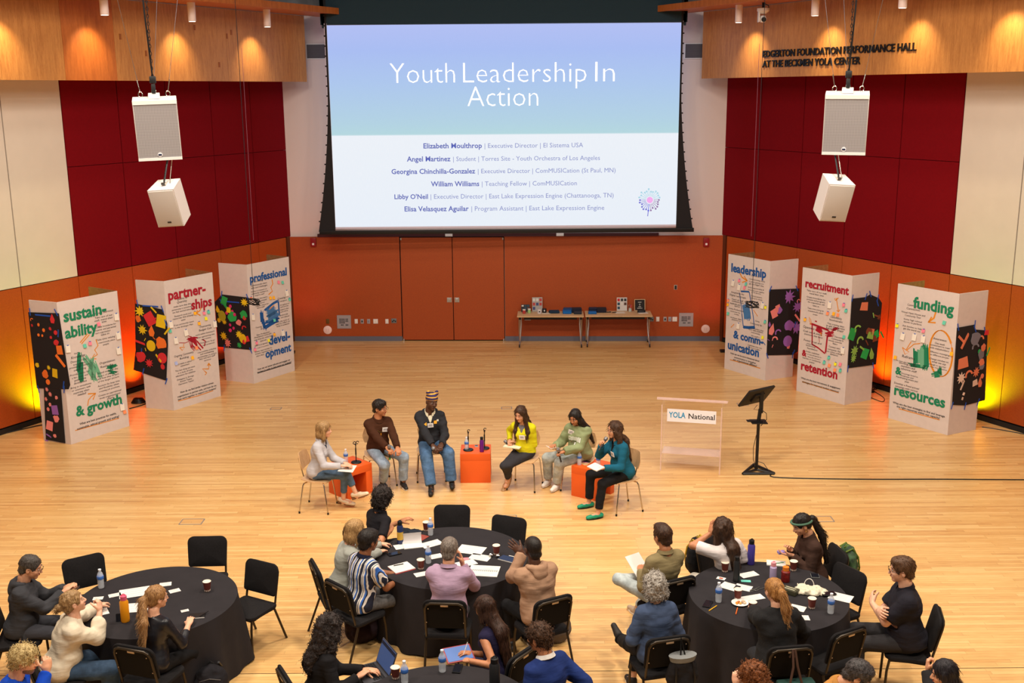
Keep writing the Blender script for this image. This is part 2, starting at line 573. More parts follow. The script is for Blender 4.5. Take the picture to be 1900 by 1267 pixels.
def WY(px, py, y):
    d = _f * FPX + CR * (px - 950) - CU * (py - 633.5)
    return Vector((0, 0, CAM_H)) + d * (y / d.y)
BANNERS = {"S":{"A":[-7.45,17.43],"B":[-6.82,18.46],"S":[-8.02,17.68],"T":[-7.5,18.92],"sd":"L","ti":[["sustain-",0.103,0.943,2.095],["ability",0.098,0.729,1.815],["& growth",0.154,1.09,0.455]],"qu":[["What are best practices for stable,",0.199,0.952,0.29],["sustainable, ethical growth and scaling?",0.138,1.007,0.219]],"hw":[["Prevent Burnout:",0.68,1.088,2.11],["Take care of our",0.7,1.062,2.037],["staff, mend their",0.689,1.068,1.988],["time",0.83,0.926,1.945],["Create boundaries for",0.698,1.119,1.871],["projects and personal",0.654,1.108,1.822],["and organization",0.682,0.993,1.774],["take in",0.789,0.959,1.726],["Take time valuing",0.685,1.072,1.652],["intentionally place",0.724,1.067,1.6],["people",0.814,0.935,1.552],["Staff",0.228,0.31,1.519],["Knowledge",0.167,0.439,1.45],["Document the",0.148,0.458,1.381],["transition",0.19,0.419,1.329],["process for better",0.11,0.509,1.288],["onboarding",0.19,0.43,1.232],["Organization",0.706,1.027,1.238],["Resilience",0.721,0.979,1.17],["Provide clarity for",0.111,0.494,1.163],["a fair, open and",0.14,0.458,1.11],["positive",0.186,0.411,1.058],["development",0.169,0.422,1.009],["Bring in consultants",0.098,0.506,0.946],["or volunteers with",0.115,0.482,0.896],["expertise when",0.138,0.452,0.845],["needed",0.215,0.381,0.797],["Spend more of the",0.647,1.07,1.077],["impact of their roles",0.642,1.07,1.024],["and how they fit part",0.637,1.078,0.978],["of the larger picture",0.637,1.079,0.93],["Account for busy time",0.629,1.084,0.853],["and flexibility when",0.648,1.065,0.805],["creating job positions",0.643,1.073,0.756],["Create an aspirational",0.622,1.097,0.683],["multi-organizational",0.641,1.072,0.633],["chart",0.791,0.928,0.589]],"st":[[0.761,1.939,"p"],[0.447,1.621,"t"],[0.552,1.643,"p"],[0.118,1.636,"w"],[1.134,1.997,"w"],[1.138,1.662,"w"],[1.115,1.395,"w"],[1.083,0.383,"w"],[1.124,0.285,"o"]],"ar":[["o",0.016,[[0.682,1.684],[0.714,1.571],[0.64,1.509],[0.686,1.421],[0.563,1.375]]],["o",0.014,[[0.633,1.442],[0.563,1.375],[0.656,1.35]]],["o",0.016,[[0.367,1.69],[0.53,1.815]]],["o",0.016,[[0.392,1.665],[0.566,1.794]]],["o",0.016,[[0.392,0.581],[0.422,0.679],[0.487,0.726],[0.575,0.758]]],["o",0.02,[[0.421,0.785],[0.575,0.758],[0.51,0.663]]],["o",0.012,[[0.102,0.221],[0.637,0.208],[1.006,0.201]]],["g",0.069,[[0.341,1.509],[0.291,1.217]]],["g",0.089,[[0.343,1.346],[0.319,1.04]]],["G",0.089,[[0.431,1.427],[0.587,1.187],[0.557,1.026]]],["G",0.079,[[0.58,1.376],[0.511,1.158],[0.601,0.984]]],["G",0.059,[[0.616,1.29],[0.703,1.024]]],["g",0.049,[[0.944,1.193],[0.943,1.065]]],["g",0.049,[[0.84,1.152],[1.066,1.155]]],["g",0.049,[[0.882,1.079],[1.026,1.025]]]],"bp":[[[-0.023,2.233],[0.661,2.265],[0.684,1.914],[0.747,1.057],[0.701,0.978],[-0.017,0.922]],[[0.147,0.958],[0.532,0.961],[0.502,0.012],[0.065,0.025]]],"cu":[[0.046,2.107,0.026,"or","a"],[0.039,2.014,0.02,"rd","s"],[0.188,2.037,0.02,"or","c"],[0.288,1.953,0.022,"or","c"],[0.163,1.862,0.018,"or","c"],[0.248,1.857,0.016,"or","c"],[0.511,2.155,0.054,"rd","d"],[0.438,1.988,0.026,"rd","s"],[0.55,1.933,0.028,"rd","c"],[0.433,1.842,0.018,"rd","c"],[0.541,1.759,0.041,"rd","b"],[0.6,1.644,0.059,"or","r"],[0.59,1.457,0.089,"or","l"],[0.058,1.337,0.034,"yl","b"],[0.314,1.315,0.032,"yl","s"],[0.439,1.233,0.059,"yl","r"],[0.221,1.188,0.059,"or","b"],[0.264,1.062,0.034,"or","c"],[0.215,0.927,0.03,"pk","s"],[0.281,0.851,0.034,"pk","s"],[0.176,0.756,0.03,"pk","s"],[0.412,0.805,0.026,"pk","b"],[0.351,0.584,0.064,"vi","r"],[0.256,0.669,0.024,"pk","b"],[0.197,0.579,0.024,"pk","c"],[0.361,0.43,0.049,"pk","b"],[0.197,0.29,0.064,"pk","r"],[0.147,0.103,0.039,"vi","l"],[0.288,0.12,0.026,"pk","b"],[0.086,-0.002,0.024,"vi","b"]]},"P":{"A":[-6.31,19.4],"B":[-5.69,20.38],"S":[-6.9,19.6],"T":[-6.35,20.86],"sd":"L","ti":[["partner-",0.075,0.961,2.077],["ships",0.591,1.092,1.816]],"qu":[["How do we find similar mission-driven",0.178,0.991,0.291],["organizations to partner with, and how do we",0.102,1.056,0.224],["best work together to support our students?",0.11,1.046,0.168]],"hw":[["Quality vs",0.265,0.508,2.048],["Quantity",0.26,0.495,1.989],["make sure that the",0.176,0.582,1.921],["partnership is something",0.132,0.597,1.869],["we feel excited about",0.14,0.598,1.819],["Research tools and",0.178,0.571,1.744],["resources that already",0.135,0.62,1.699],["exist",0.324,0.429,1.649],["If our partnership meets",0.155,0.623,1.579],["is the Strategic Plan",0.169,0.597,1.527],["Overcoming",0.75,1.025,1.432],["Budget Cuts",0.731,1.04,1.371],["work within framework",0.636,1.11,1.298],["when approaching new",0.664,1.105,1.242],["opportunities",0.768,1.01,1.195],["Think about 'let go'",0.728,1.108,1.127],["to be preserved",0.791,1.083,1.077],["Ongoing Community",0.098,0.562,0.994],["Building",0.224,0.437,0.929],["Create a value",0.17,0.496,0.836],["statement",0.227,0.441,0.79],["The last thing we want",0.093,0.57,0.718],["is a lack of arts",0.154,0.508,0.669],["education for children",0.099,0.567,0.619],["Delegate in Strings,",0.12,0.531,0.546],["Autism Teams,",0.182,0.481,0.498],["Operations Teams!",0.144,0.51,0.452],["responsibility of finding",0.656,1.117,0.958],["and maintaining",0.714,1.054,0.912],["partnerships to ensure",0.653,1.115,0.863],["buy out and staff",0.688,1.082,0.822],["turnover",0.8,0.976,0.772]],"st":[[0.658,1.741,"y"],[0.877,1.702,"p"],[0.987,1.704,"t"],[0.915,1.588,"Y"],[0.739,1.529,"y"],[0.413,1.41,"w"],[0.161,1.307,"w"],[0.046,1.512,"t"],[1.123,1.442,"w"],[0.519,0.906,"y"],[0.632,1.074,"o"],[0.126,0.883,"b"],[0.076,1.626,"w"]],"ar":[["o",0.021,[[0.865,1.864],[0.788,1.761],[0.697,1.734]]],["o",0.021,[[0.735,1.78],[0.691,1.735],[0.793,1.669]]],["o",0.013,[[0.348,1.216],[0.336,1.155]]],["o",0.013,[[0.244,1.158],[0.367,1.138],[0.297,1.094],[0.244,1.158]]],["o",0.021,[[0.798,0.506],[0.842,0.533],[0.747,0.637],[0.901,0.603],[0.911,0.703]]],["o",0.021,[[0.873,0.674],[0.911,0.712],[0.953,0.656]]],["o",0.013,[[0.11,0.156],[0.613,0.142],[0.972,0.153]]],["r",0.084,[[0.463,1.31],[0.602,1.23],[0.675,1.14]]],["r",0.063,[[0.521,1.224],[0.539,1.125],[0.608,1.06]]],["r",0.026,[[0.667,1.195],[0.727,1.119],[0.801,1.028]]],["r",0.021,[[0.624,1.172],[0.67,1.087],[0.744,1.007]]],["r",0.026,[[0.581,1.287],[0.686,1.256]]],["r",0.011,[[0.24,1.249],[0.388,1.219],[0.482,1.232]]],["r",0.021,[[0.803,1.201],[0.868,1.155],[0.832,1.065]]]],"bp":[[[-0.035,1.997],[0.556,1.919],[0.636,1.662],[0.61,1.255],[0.511,0.57],[-0.201,0.723],[-0.115,1.103]]],"cu":[[0.065,1.86,0.084,"yl","s"],[0.01,1.718,0.053,"or","b"],[0.273,1.733,0.095,"rd","r"],[0.512,1.701,0.095,"yl","r"],[0.36,1.715,0.042,"rd","l"],[0.084,1.513,0.079,"yl","s"],[0.285,1.49,0.074,"or","d"],[0.018,1.262,0.074,"rd","l"],[0.245,1.219,0.074,"yl","c"],[0.12,1.328,0.021,"yl","l"],[0.115,1.139,0.021,"yl","l"],[0.326,1.365,0.021,"or","l"],[0.472,1.281,0.095,"or","b"],[0.004,0.99,0.084,"rd","b"],[0.171,0.884,0.069,"rd","s"],[0.466,0.999,0.074,"rd","c"],[0.385,0.994,0.063,"yl","l"],[0.464,0.835,0.037,"rd","c"],[0.365,1.901,0.053,"yl","l"],[0.623,1.523,0.063,"yl","l"]]},"D":{"A":[-5.25,21.27],"B":[-4.62,22.31],"S":[-5.89,21.55],"T":[-5.17,22.67],"sd":"L","ti":[["professional",0.069,1.125,2.075],["devel-",0.493,1.121,0.706],["opment",0.371,1.132,0.458]],"qu":[["How can we better educate and engage our",0.124,1.088,0.255],["teachers in order to best serve our students?",0.106,1.119,0.196]],"hw":[["Connecting:",0.165,0.43,2.059],["Systematically share",0.075,0.532,1.989],["wins and challenges",0.077,0.541,1.938],["Invite in trainers or",0.084,0.528,1.869],["community members to",0.08,0.552,1.822],["inspire staff",0.174,0.44,1.778],["Provide alternative",0.115,0.522,1.702],["options around",0.144,0.497,1.651],["professional",0.193,0.433,1.606],["support twice for",0.175,0.544,1.557],["each staff",0.211,0.425,1.516],["Creating",0.814,1.044,1.598],["transport",0.872,1.082,1.54],["throughout our",0.873,1.161,1.462],["staff and the",0.876,1.122,1.417],["support they",0.871,1.125,1.363],["need will be",0.868,1.1,1.318],["receive pay",0.841,1.094,1.247],["and retained",0.879,1.126,1.198],["Training",0.132,0.311,1.121],["to",0.274,0.334,1.071],["have the tools of",0.734,1.121,1.123],["need to reflect on",0.71,1.131,1.08],["what it achieves",0.734,1.121,1.034],["Have Professional",0.152,0.522,0.967],["Development lunch with",0.082,0.573,0.925],["help from the other for",0.077,0.583,0.875],["success",0.246,0.421,0.825],["staff in progress",0.081,0.443,0.757],["a wall of activities",0.129,0.479,0.702],["Create opportunities for",0.077,0.576,0.631],["broader organizations to",0.086,0.573,0.586],["share best",0.108,0.329,0.535]],"st":[[0.864,1.961,"p"],[0.98,1.938,"t"],[0.061,1.756,"o"],[0.601,1.676,"y"],[0.696,1.665,"y"],[1.161,1.553,"t"],[0.678,1.198,"t"],[1.087,1.695,"w"],[0.08,1.37,"w"],[0.654,0.904,"y"],[0.482,0.81,"Y"],[0.133,0.827,"p"],[0.076,0.702,"p"],[0.903,0.881,"w"]],"ar":[["o",0.023,[[0.686,2.046],[0.705,1.951],[0.638,1.884],[0.679,1.8],[0.566,1.75]]],["b",0.079,[[0.339,1.449],[0.345,1.205]]],["b",0.045,[[0.406,1.447],[0.686,1.554],[0.841,1.587]]],["B",0.158,[[0.48,1.366],[0.73,1.419]]],["B",0.135,[[0.5,1.275],[0.808,1.347]]],["b",0.056,[[0.412,1.203],[0.603,1.207],[0.826,1.235]]],["b",0.068,[[0.364,1.269],[0.413,1.045]]],["b",0.068,[[0.403,1.095],[0.598,1.147],[0.823,1.194]]],["b",0.034,[[0.84,1.578],[0.849,1.26]]],["o",0.016,[[0.554,1.441],[0.71,1.511]]],["k",0.014,[[0.112,0.195],[1.112,0.191]]]],"bp":[[[-0.14,1.635],[0.049,1.803],[0.709,1.782],[0.694,0.708],[-0.138,0.703]]],"cu":[[0.102,1.679,0.068,"gr","r"],[0.15,1.538,0.09,"gr","l"],[0.2,1.497,0.045,"yl","r"],[0.283,1.358,0.09,"gr","b"],[0.246,1.574,0.025,"mg","c"],[0.146,1.432,0.025,"mg","c"],[0.284,1.469,0.025,"mg","c"],[0.209,1.374,0.025,"mg","c"],[0.341,1.411,0.025,"mg","c"],[0.252,1.315,0.029,"mg","c"],[0.021,1.36,0.079,"ol","c"],[-0.071,1.488,0.051,"yl","d"],[-0.063,1.264,0.045,"yl","s"],[0.071,1.24,0.045,"yl","s"],[0.596,1.68,0.068,"yl","s"],[0.555,1.423,0.068,"gr","b"],[0.576,1.357,0.034,"rd","b"],[0.43,1.253,0.051,"pk","b"],[0.21,1.188,0.023,"mg","c"],[0.291,1.127,0.023,"mg","c"],[0.206,1.076,0.027,"mg","c"],[0.552,1.144,0.045,"rd","a"],[0.033,0.944,0.073,"yl","s"],[0.416,1.009,0.068,"yl","s"],[0.503,0.927,0.068,"yl","c"],[0.61,0.931,0.045,"rd","r"],[0.533,0.862,0.034,"rd","c"],[0.116,0.804,0.079,"pk","s"],[0.406,0.783,0.051,"gr","s"]]},"L":{"A":[4.49,22.22],"B":[5.12,21.2],"S":[5.76,21.51],"T":[5.11,22.5],"sd":"R","ti":[["leadership",0.106,1.098,2.092],["& comm-",0.244,1.099,0.714],["unication",0.089,0.997,0.454]],"qu":[["How can we be more intentional about",0.176,1.021,0.354],["communication to strengthen",0.287,0.923,0.289],["our organizational affiliates?",0.26,0.955,0.233]],"hw":[["Communicating:",0.679,0.917,2.077],["Communicating clearly",0.637,1.078,2.0],["is about getting one",0.633,1.042,1.947],["get the bigger idea",0.636,1.045,1.902],["Invite opportunities &",0.613,1.056,1.827],["that foster each together",0.609,1.073,1.776],["or the day-time",0.712,0.977,1.738],["Clearly say/post",0.703,1.014,1.665],["asking for details",0.706,1.024,1.619],["Integrating the",0.13,0.503,1.649],["Digital Landscape",0.084,0.553,1.586],["Teach all staff",0.145,0.49,1.507],["communication",0.154,0.499,1.467],["methods and",0.101,0.406,1.411],["devices",0.236,0.395,1.374],["Invite Professional",0.086,0.509,1.3],["information that",0.124,0.416,1.251],["excites",0.238,0.377,1.206],["Accelerate digital",0.127,0.46,1.121],["platforms etc",0.175,0.447,1.081],["Going",0.855,0.972,1.165],["Community be",0.714,1.04,1.095],["in a situation that",0.705,1.096,0.998],["have safe audition",0.678,1.084,0.96],["environment",0.747,1.001,0.911],["All staff is",0.751,0.998,0.842],["Celebrate who rally",0.667,1.076,0.631],["show excellent",0.751,1.028,0.589]],"st":[[0.356,1.936,"p"],[0.553,1.891,"t"],[0.513,1.808,"p"],[0.357,1.795,"w"],[0.175,1.856,"w"],[0.053,1.473,"o"],[0.046,1.387,"y"],[0.064,1.196,"t"],[1.128,1.505,"Y"],[1.133,1.206,"t"],[1.089,0.878,"Y"],[0.378,0.987,"w"],[1.042,1.524,"w"]],"ar":[["o",0.026,[[0.355,2.086],[0.427,2.009],[0.579,1.962]]],["o",0.023,[[0.479,2.045],[0.579,1.962],[0.433,1.908]]],["b",0.016,[[0.363,1.688],[0.424,1.473],[0.481,1.178]]],["b",0.029,[[0.403,1.718],[0.645,1.745]]],["b",0.019,[[0.645,1.745],[0.711,1.538],[0.796,1.232],[0.834,1.037]]],["b",0.047,[[0.519,0.996],[0.674,1.013],[0.841,1.049]]],["b",0.019,[[0.46,1.259],[0.519,1.001]]],["B",0.175,[[0.552,1.484],[0.618,1.28],[0.636,1.161]]],["o",0.014,[[0.786,1.396],[0.913,1.282]]],["o",0.014,[[0.153,0.914],[0.248,1.002]]],["o",0.015,[[0.16,0.224],[0.616,0.231],[1.05,0.226]]],["b",0.017,[[1.01,0.767],[1.095,0.784],[1.163,0.733]]]],"bp":[[[-0.004,1.875],[0.762,1.832],[0.824,1.103],[0.806,0.518],[0.67,0.465],[0.005,0.529]]],"cu":[[0.5,1.685,0.116,"vi","s"],[0.727,1.46,0.093,"vi","s"],[0.748,1.572,0.035,"pk","a"],[0.141,1.379,0.07,"pk","r"],[0.233,1.472,0.058,"pk","r"],[0.264,1.424,0.058,"vi","b"],[0.105,1.043,0.081,"pk","d"],[0.042,1.163,0.035,"vi","d"],[0.537,1.09,0.093,"vi","b"],[0.726,1.025,0.105,"vi","s"],[0.742,1.23,0.07,"pk","l"],[0.263,0.969,0.058,"vi","a"],[0.187,0.829,0.058,"pk","a"],[0.138,0.708,0.023,"pk","l"],[0.515,0.771,0.081,"vi","c"],[0.549,0.674,0.052,"pk","d"],[0.032,0.845,0.023,"vi","l"]]},"R":{"A":[5.555,20.43],"B":[6.19,19.41],"S":[6.8,19.75],"T":[6.14,20.74],"sd":"R","ti":[["recruitment",0.095,1.139,2.079],["&",0.101,0.212,0.734],["retention",0.094,0.994,0.456]],"qu":[["What are the best recruitment & engagement",0.107,1.085,0.272],["strategies for improved student retention?",0.145,1.055,0.204]],"hw":[["Appreciation:",0.243,0.557,2.071],["Take care of our staff,",0.132,0.624,2.005],["mend their time",0.2,0.553,1.955],["Create boundaries for",0.141,0.608,1.881],["projects and programs",0.144,0.599,1.835],["the organization will",0.173,0.585,1.789],["take in",0.299,0.457,1.735],["Take time trying to",0.175,0.575,1.67],["intentionally place",0.191,0.566,1.621],["people",0.317,0.431,1.571],["Community",0.748,1.016,1.59],["Involvement",0.728,1.038,1.534],["That creating ways",0.677,1.081,1.459],["to get the parents",0.656,1.102,1.413],["back to their",0.66,1.076,1.362],["Openness",0.092,0.37,1.283],["Craft new & unique",0.098,0.571,1.207],["situations that leave",0.127,0.587,1.156],["Foster trust and",0.126,0.568,1.033],["clarity about",0.201,0.419,0.983],["fundraising",0.184,0.423,0.942],["foundations",0.221,0.477,0.891],["Invite websites",0.199,0.527,0.823],["or special guests to",0.229,0.587,0.777],["fests like farmer's",0.245,0.565,0.729],["markets or community",0.117,0.575,0.682],["events",0.284,0.42,0.632],["Overcoming",0.864,1.082,1.239],["Community to",0.806,1.086,1.19],["identify potential",0.735,1.053,1.146],["fears",0.837,0.947,1.099],["Connect with",0.75,1.014,1.028],["companies they",0.723,1.054,0.974],["can utilize walking",0.701,1.07,0.931],["distance",0.791,0.976,0.889]],"st":[[0.718,1.824,"w"],[1.047,1.882,"p"],[1.109,1.782,"t"],[0.681,1.662,"o"],[0.827,1.677,"y"],[0.925,1.67,"o"],[0.135,1.45,"y"],[1.1,1.286,"t"],[0.771,0.824,"t"],[0.667,0.713,"t"],[0.795,0.68,"o"],[0.938,0.74,"Y"],[1.053,0.755,"p"],[0.935,0.621,"o"],[1.062,0.639,"t"],[1.093,1.026,"w"]],"ar":[["o",0.017,[[0.907,1.989],[0.838,1.93],[0.812,1.955],[0.86,1.972],[0.926,1.742]]],["o",0.017,[[0.882,1.754],[0.927,1.728],[0.959,1.776]]],["r",0.033,[[0.272,1.4],[0.496,1.375],[0.736,1.345]]],["r",0.026,[[0.311,1.392],[0.332,1.097],[0.335,1.0]]],["r",0.026,[[0.335,1.0],[0.498,0.957],[0.667,0.882]]],["r",0.033,[[0.668,0.872],[0.692,1.212],[0.716,1.278]]],["r",0.087,[[0.423,1.332],[0.565,1.289]]],["r",0.087,[[0.668,1.259],[0.826,1.298]]],["r",0.044,[[0.796,1.361],[0.925,1.433]]],["r",0.011,[[0.494,1.185],[0.515,1.07]]],["r",0.022,[[0.376,1.458],[0.427,1.457]]],["o",0.013,[[0.293,1.369],[0.237,1.438],[0.225,1.516],[0.266,1.473],[0.29,1.408]]],["o",0.022,[[0.529,1.263],[0.559,1.199]]],["o",0.013,[[0.137,0.214],[1.053,0.203]]]],"bp":[[[0.009,2.02],[0.366,2.015],[0.473,2.055],[0.705,1.961],[0.799,1.86],[0.756,0.686],[0.013,0.711]]],"cu":[[0.336,1.848,0.076,"pc","q"],[0.071,1.353,0.087,"gr","r"],[0.203,1.429,0.065,"lg","a"],[0.162,1.02,0.087,"lg","s"],[0.143,0.884,0.065,"lg","s"],[0.287,1.19,0.076,"lg","a"],[0.363,1.042,0.065,"lg","l"],[0.435,0.94,0.076,"gr","r"],[0.612,0.906,0.076,"lg","d"],[0.507,1.348,0.06,"br","b"],[0.587,1.339,0.044,"pc","r"],[0.546,1.275,0.065,"lg","q"],[0.704,1.28,0.055,"gr","r"],[0.85,1.251,0.055,"gr","l"],[0.463,1.145,0.044,"br","l"],[0.67,1.63,0.055,"br","l"],[0.589,1.65,0.033,"lg","l"],[0.736,1.6,0.044,"br","s"],[0.679,1.201,0.055,"br","q"]]},"F":{"A":[6.725,18.58],"B":[7.385,17.56],"S":[8.0,17.87],"T":[7.31,18.88],"sd":"R","ti":[["funding",0.344,1.131,2.074],["&",0.084,0.206,0.843],["resources",0.091,1.118,0.464]],"qu":[["What are the best strategies to find and leverage",0.077,1.135,0.296],["the right resources within our capacity?",0.162,1.045,0.244]],"hw":[["Community",0.224,0.449,2.09],["Connection:",0.213,0.488,2.026],["Virtual Open House and",0.111,0.594,1.952],["Community Tour",0.19,0.516,1.902],["Invite high school",0.173,0.539,1.833],["alumni to perform",0.172,0.537,1.786],["Ask families to help",0.155,0.55,1.712],["get the word out",0.177,0.526,1.665],["Awareness:",0.786,1.049,1.598],["One week",0.825,1.019,1.524],["commitment to meet",0.736,1.118,1.483],["with stakeholders",0.73,1.107,1.433],["Effective messaging",0.753,1.124,1.365],["to different people",0.752,1.113,1.317],["Change mindset on",0.748,1.115,1.243],["what we say",0.796,1.071,1.195],["Reframe",0.197,0.454,1.163],["At least one foundation",0.083,0.496,1.075],["working partner",0.143,0.517,1.042],["members and",0.19,0.475,0.992],["advance staff",0.189,0.515,0.945],["Encourage board to",0.206,0.548,0.867],["fundraise and",0.204,0.458,0.823],["Fundraising event per",0.106,0.561,0.782],["year",0.287,0.382,0.732],["Develop a fixed annual",0.073,0.588,0.661],["campaign with various",0.099,0.566,0.609],["audiences",0.189,0.424,0.567],["enough to say that",0.744,1.074,1.147],["helps their situation",0.768,1.098,1.107]],"st":[[0.052,1.703,"Y"],[0.977,1.914,"t"],[0.589,1.706,"p"],[0.182,1.533,"w"],[0.418,1.563,"w"],[0.597,1.562,"w"],[0.061,1.131,"y"],[1.167,1.417,"y"]],"ar":[["o",0.026,[[0.8,2.088],[0.769,1.959],[0.667,1.874]]],["o",0.023,[[0.724,1.97],[0.662,1.869],[0.808,1.884]]],["o",0.031,[[1.151,1.559],[1.174,1.474],[1.185,1.383],[1.184,1.292],[1.172,1.206],[1.148,1.129],[1.114,1.065],[1.071,1.018],[1.023,0.991],[0.971,0.984],[0.918,1.0],[0.868,1.036],[0.822,1.092],[0.784,1.163],[0.756,1.247],[0.739,1.338],[0.735,1.431],[0.743,1.521],[0.763,1.603],[0.793,1.673],[0.833,1.727],[0.88,1.762],[0.93,1.776],[0.983,1.769],[1.034,1.741],[1.081,1.694],[1.121,1.63],[1.153,1.553]]],["g",0.123,[[0.639,1.463],[0.683,1.101],[0.661,1.049]]],["g",0.082,[[0.465,1.351],[0.49,1.08]]],["g",0.051,[[0.348,1.066],[0.698,1.093]]],["G",0.102,[[0.567,1.4],[0.595,1.092]]],["g",0.092,[[0.83,0.986],[0.985,1.038]]],["g",0.072,[[0.957,1.13],[0.977,1.018]]],["o",0.013,[[0.358,1.473],[0.27,1.313]]],["o",0.013,[[0.538,1.473],[0.418,1.44],[0.282,1.305]]],["o",0.013,[[0.188,1.336],[0.249,1.224],[0.33,1.28],[0.188,1.336]]],["o",0.013,[[0.208,0.226],[1.041,0.23]]]],"bp":[[[-0.004,1.871],[0.414,1.883],[0.424,1.798],[0.741,1.746],[0.836,0.51],[0.355,0.481],[0.04,0.534]]],"cu":[[0.207,1.624,0.102,"pc","l"],[0.125,1.656,0.082,"pc","l"],[0.455,1.642,0.092,"gy","b"],[0.586,1.605,0.061,"pc","a"],[0.475,1.48,0.061,"gy","a"],[0.662,1.463,0.051,"pc","b"],[0.635,1.347,0.072,"gy","b"],[0.581,1.399,0.031,"gr","c"],[0.791,1.375,0.056,"gr","l"],[0.206,1.249,0.092,"pc","q"],[0.376,1.009,0.072,"pc","a"],[0.19,0.987,0.082,"bg","s"],[0.238,0.854,0.061,"bg","l"],[0.288,0.697,0.02,"bg","r"],[0.266,0.618,0.02,"bg","r"],[0.546,1.046,0.072,"pc","s"],[0.662,1.136,0.051,"gy","b"],[0.537,0.861,0.051,"bg","q"],[0.667,0.845,0.061,"pc","d"],[0.701,0.957,0.031,"pc","c"],[0.653,1.206,0.051,"pc","b"],[0.715,1.716,0.041,"rd","q"]]}}
# ------------------------------------------------------------------ the room
m_floor = floor_mat()
m_orange = wood('orange_stained_panel', (142, 54, 9), (176, 76, 16), (2, 2, 2), 0.5, ns=38)
m_redfab = M('crimson_fabric_panel', (112, 3, 14), 0.95, var=0.07, vs=30, bump=0.2, bs=300, spec=0.15)
m_white = M('white_painted_panel', (206, 194, 182), 0.8, var=0.02, vs=3)
m_fir = wood('amber_fir_plywood', (156, 98, 46), (196, 136, 72), (9, 9, 0.9), 0.42, ns=3.2)
m_fir2 = wood('red_brown_fir_plywood', (150, 78, 26), (186, 106, 44), (7, 7, 0.8), 0.42, ns=3.2)
m_dark = M('shadow_gap_black', (18, 14, 14), 0.9)
m_black = M('black_metal', (16, 15, 16), 0.45)
m_grey = M('grey_baseboard_rubber', (98, 98, 112), 0.6)
m_conc = M('grey_concrete', (120, 122, 126), 0.9, var=0.2, vs=4)
m_plaster = M('white_plaster', (214, 198, 192), 0.85)
m_plywhite = M('white_paper_wrap', (214, 200, 194), 0.75, var=0.03, vs=10, bump=0.15, bs=12)
m_alu = M('silver_metal', (190, 190, 192), 0.35, 0.9)
m_chrome = M('chrome', (205, 196, 184), 0.2, 1.0)
m_whitemetal = M('white_enamel', (222, 220, 218), 0.45)

fl = MB().box((0, 14, -0.05), (26, 30, 0.1)).obj('floor', m_floor, smooth=0)
setp(fl, 'pale maple strip floor with a glossy finish', kind='structure')
seam = MB().box((0, 9.98, 0.0005), (26, 0.006, 0.002)).obj('trim_1', m_dark, smooth=0)
setp(seam, 'thin dark seam crossing the front of the wooden floor', kind='structure')
ce = MB().box((0, 12.5, 10.1), (26, 27, 0.1)).obj('ceiling', m_conc, smooth=0)
setp(ce, 'grey ceiling high above the hall', kind='structure')

BL = Vector((-5.18, 25.17, 0))
BR = Vector((4.89, 24.82, 0))


def frame(A, B):
    """wall frame: x along from A towards B, z up, y = into the room"""
    d = (B - A).normalized()
    n = Vector((-d.y, d.x, 0))
    if n.dot(Vector((0, 12, 0)) - A) < 0:
        n = -n
    return Matrix(((d.x, n.x, 0, A.x), (d.y, n.y, 0, A.y), (0, 0, 1, A.z), (0, 0, 0, 1)))


XB = frame(BL, BR)
LB = (BR - BL).length
XL = frame(BL, Vector((-8.91, 17.99, 0)))
XR = frame(BR, Vector((8.73, 17.66, 0)))


def wobj(name, X, mb, mats, parent=None, smooth=0):
    o = mb.obj(name, mats, parent, smooth=smooth)
    if parent is None:
        o.matrix_world = X
    return o


# back wall
wb = wobj('wall_back', XB, MB().box((LB / 2, -0.12, 3.7), (LB + 1.2, 0.2, 7.4)).box((LB / 2, -0.12, 8.8), (LB + 1.2, 0.24, 2.8)), [m_plaster])
setp(wb, 'white plaster back wall with orange wainscot panels below', kind='structure')
wobj('upper_band', XB, MB().box((LB / 2, 0.0, 8.8), (LB + 1.2, 0.04, 2.75)), m_conc, wb)
segs = [(0.0, 2.585), (5.02, LB)]
for a, b in segs:
    wobj('orange_panel', XB, MB().box(((a + b) / 2, 0.005, 1.30), (b - a - 0.012, 0.05, 2.37)), m_orange, wb)
for a, b in ((0.0, 2.58), (5.02, LB)):
    o = wobj('baseboard_back', XB, MB().box(((a + b) / 2, 0.02, 0.058), (b - a - 0.02, 0.045, 0.116)), m_grey)
    setp(o, 'grey rubber baseboard along the orange back wall', kind='structure')
dr = wobj('door_1', XB, MB().box((3.80, -0.03, 1.24), (2.44, 0.03, 2.5)), m_dark)
setp(dr, 'double door clad in the same orange panelling as the back wall', kind='structure')
for k, (a, b) in enumerate(((2.60, 3.805), (3.815, 5.01))):
    lf = wobj('door_leaf', XB, MB().box(((a + b) / 2, 0.005, 1.245), (b - a - 0.008, 0.05, 2.43)), m_orange, dr)
    hx = b - 0.085 if k == 0 else a + 0.085
    h = MB().box((hx, 0.036, 0.99), (0.11, 0.014, 0.11), ch=0.003)
    h.box((hx, 0.052, 0.99), (0.055, 0.022, 0.055), ch=0.004)
    wobj('pull_handle', XB, h, m_alu, lf)
    for hz in (0.02, 2.42):
        wobj('pivot_hinge', XB, MB().box((a + 0.02 if k == 0 else b - 0.02, 0.034, hz + 0.01), (0.03, 0.02, 0.05)), m_alu, lf)

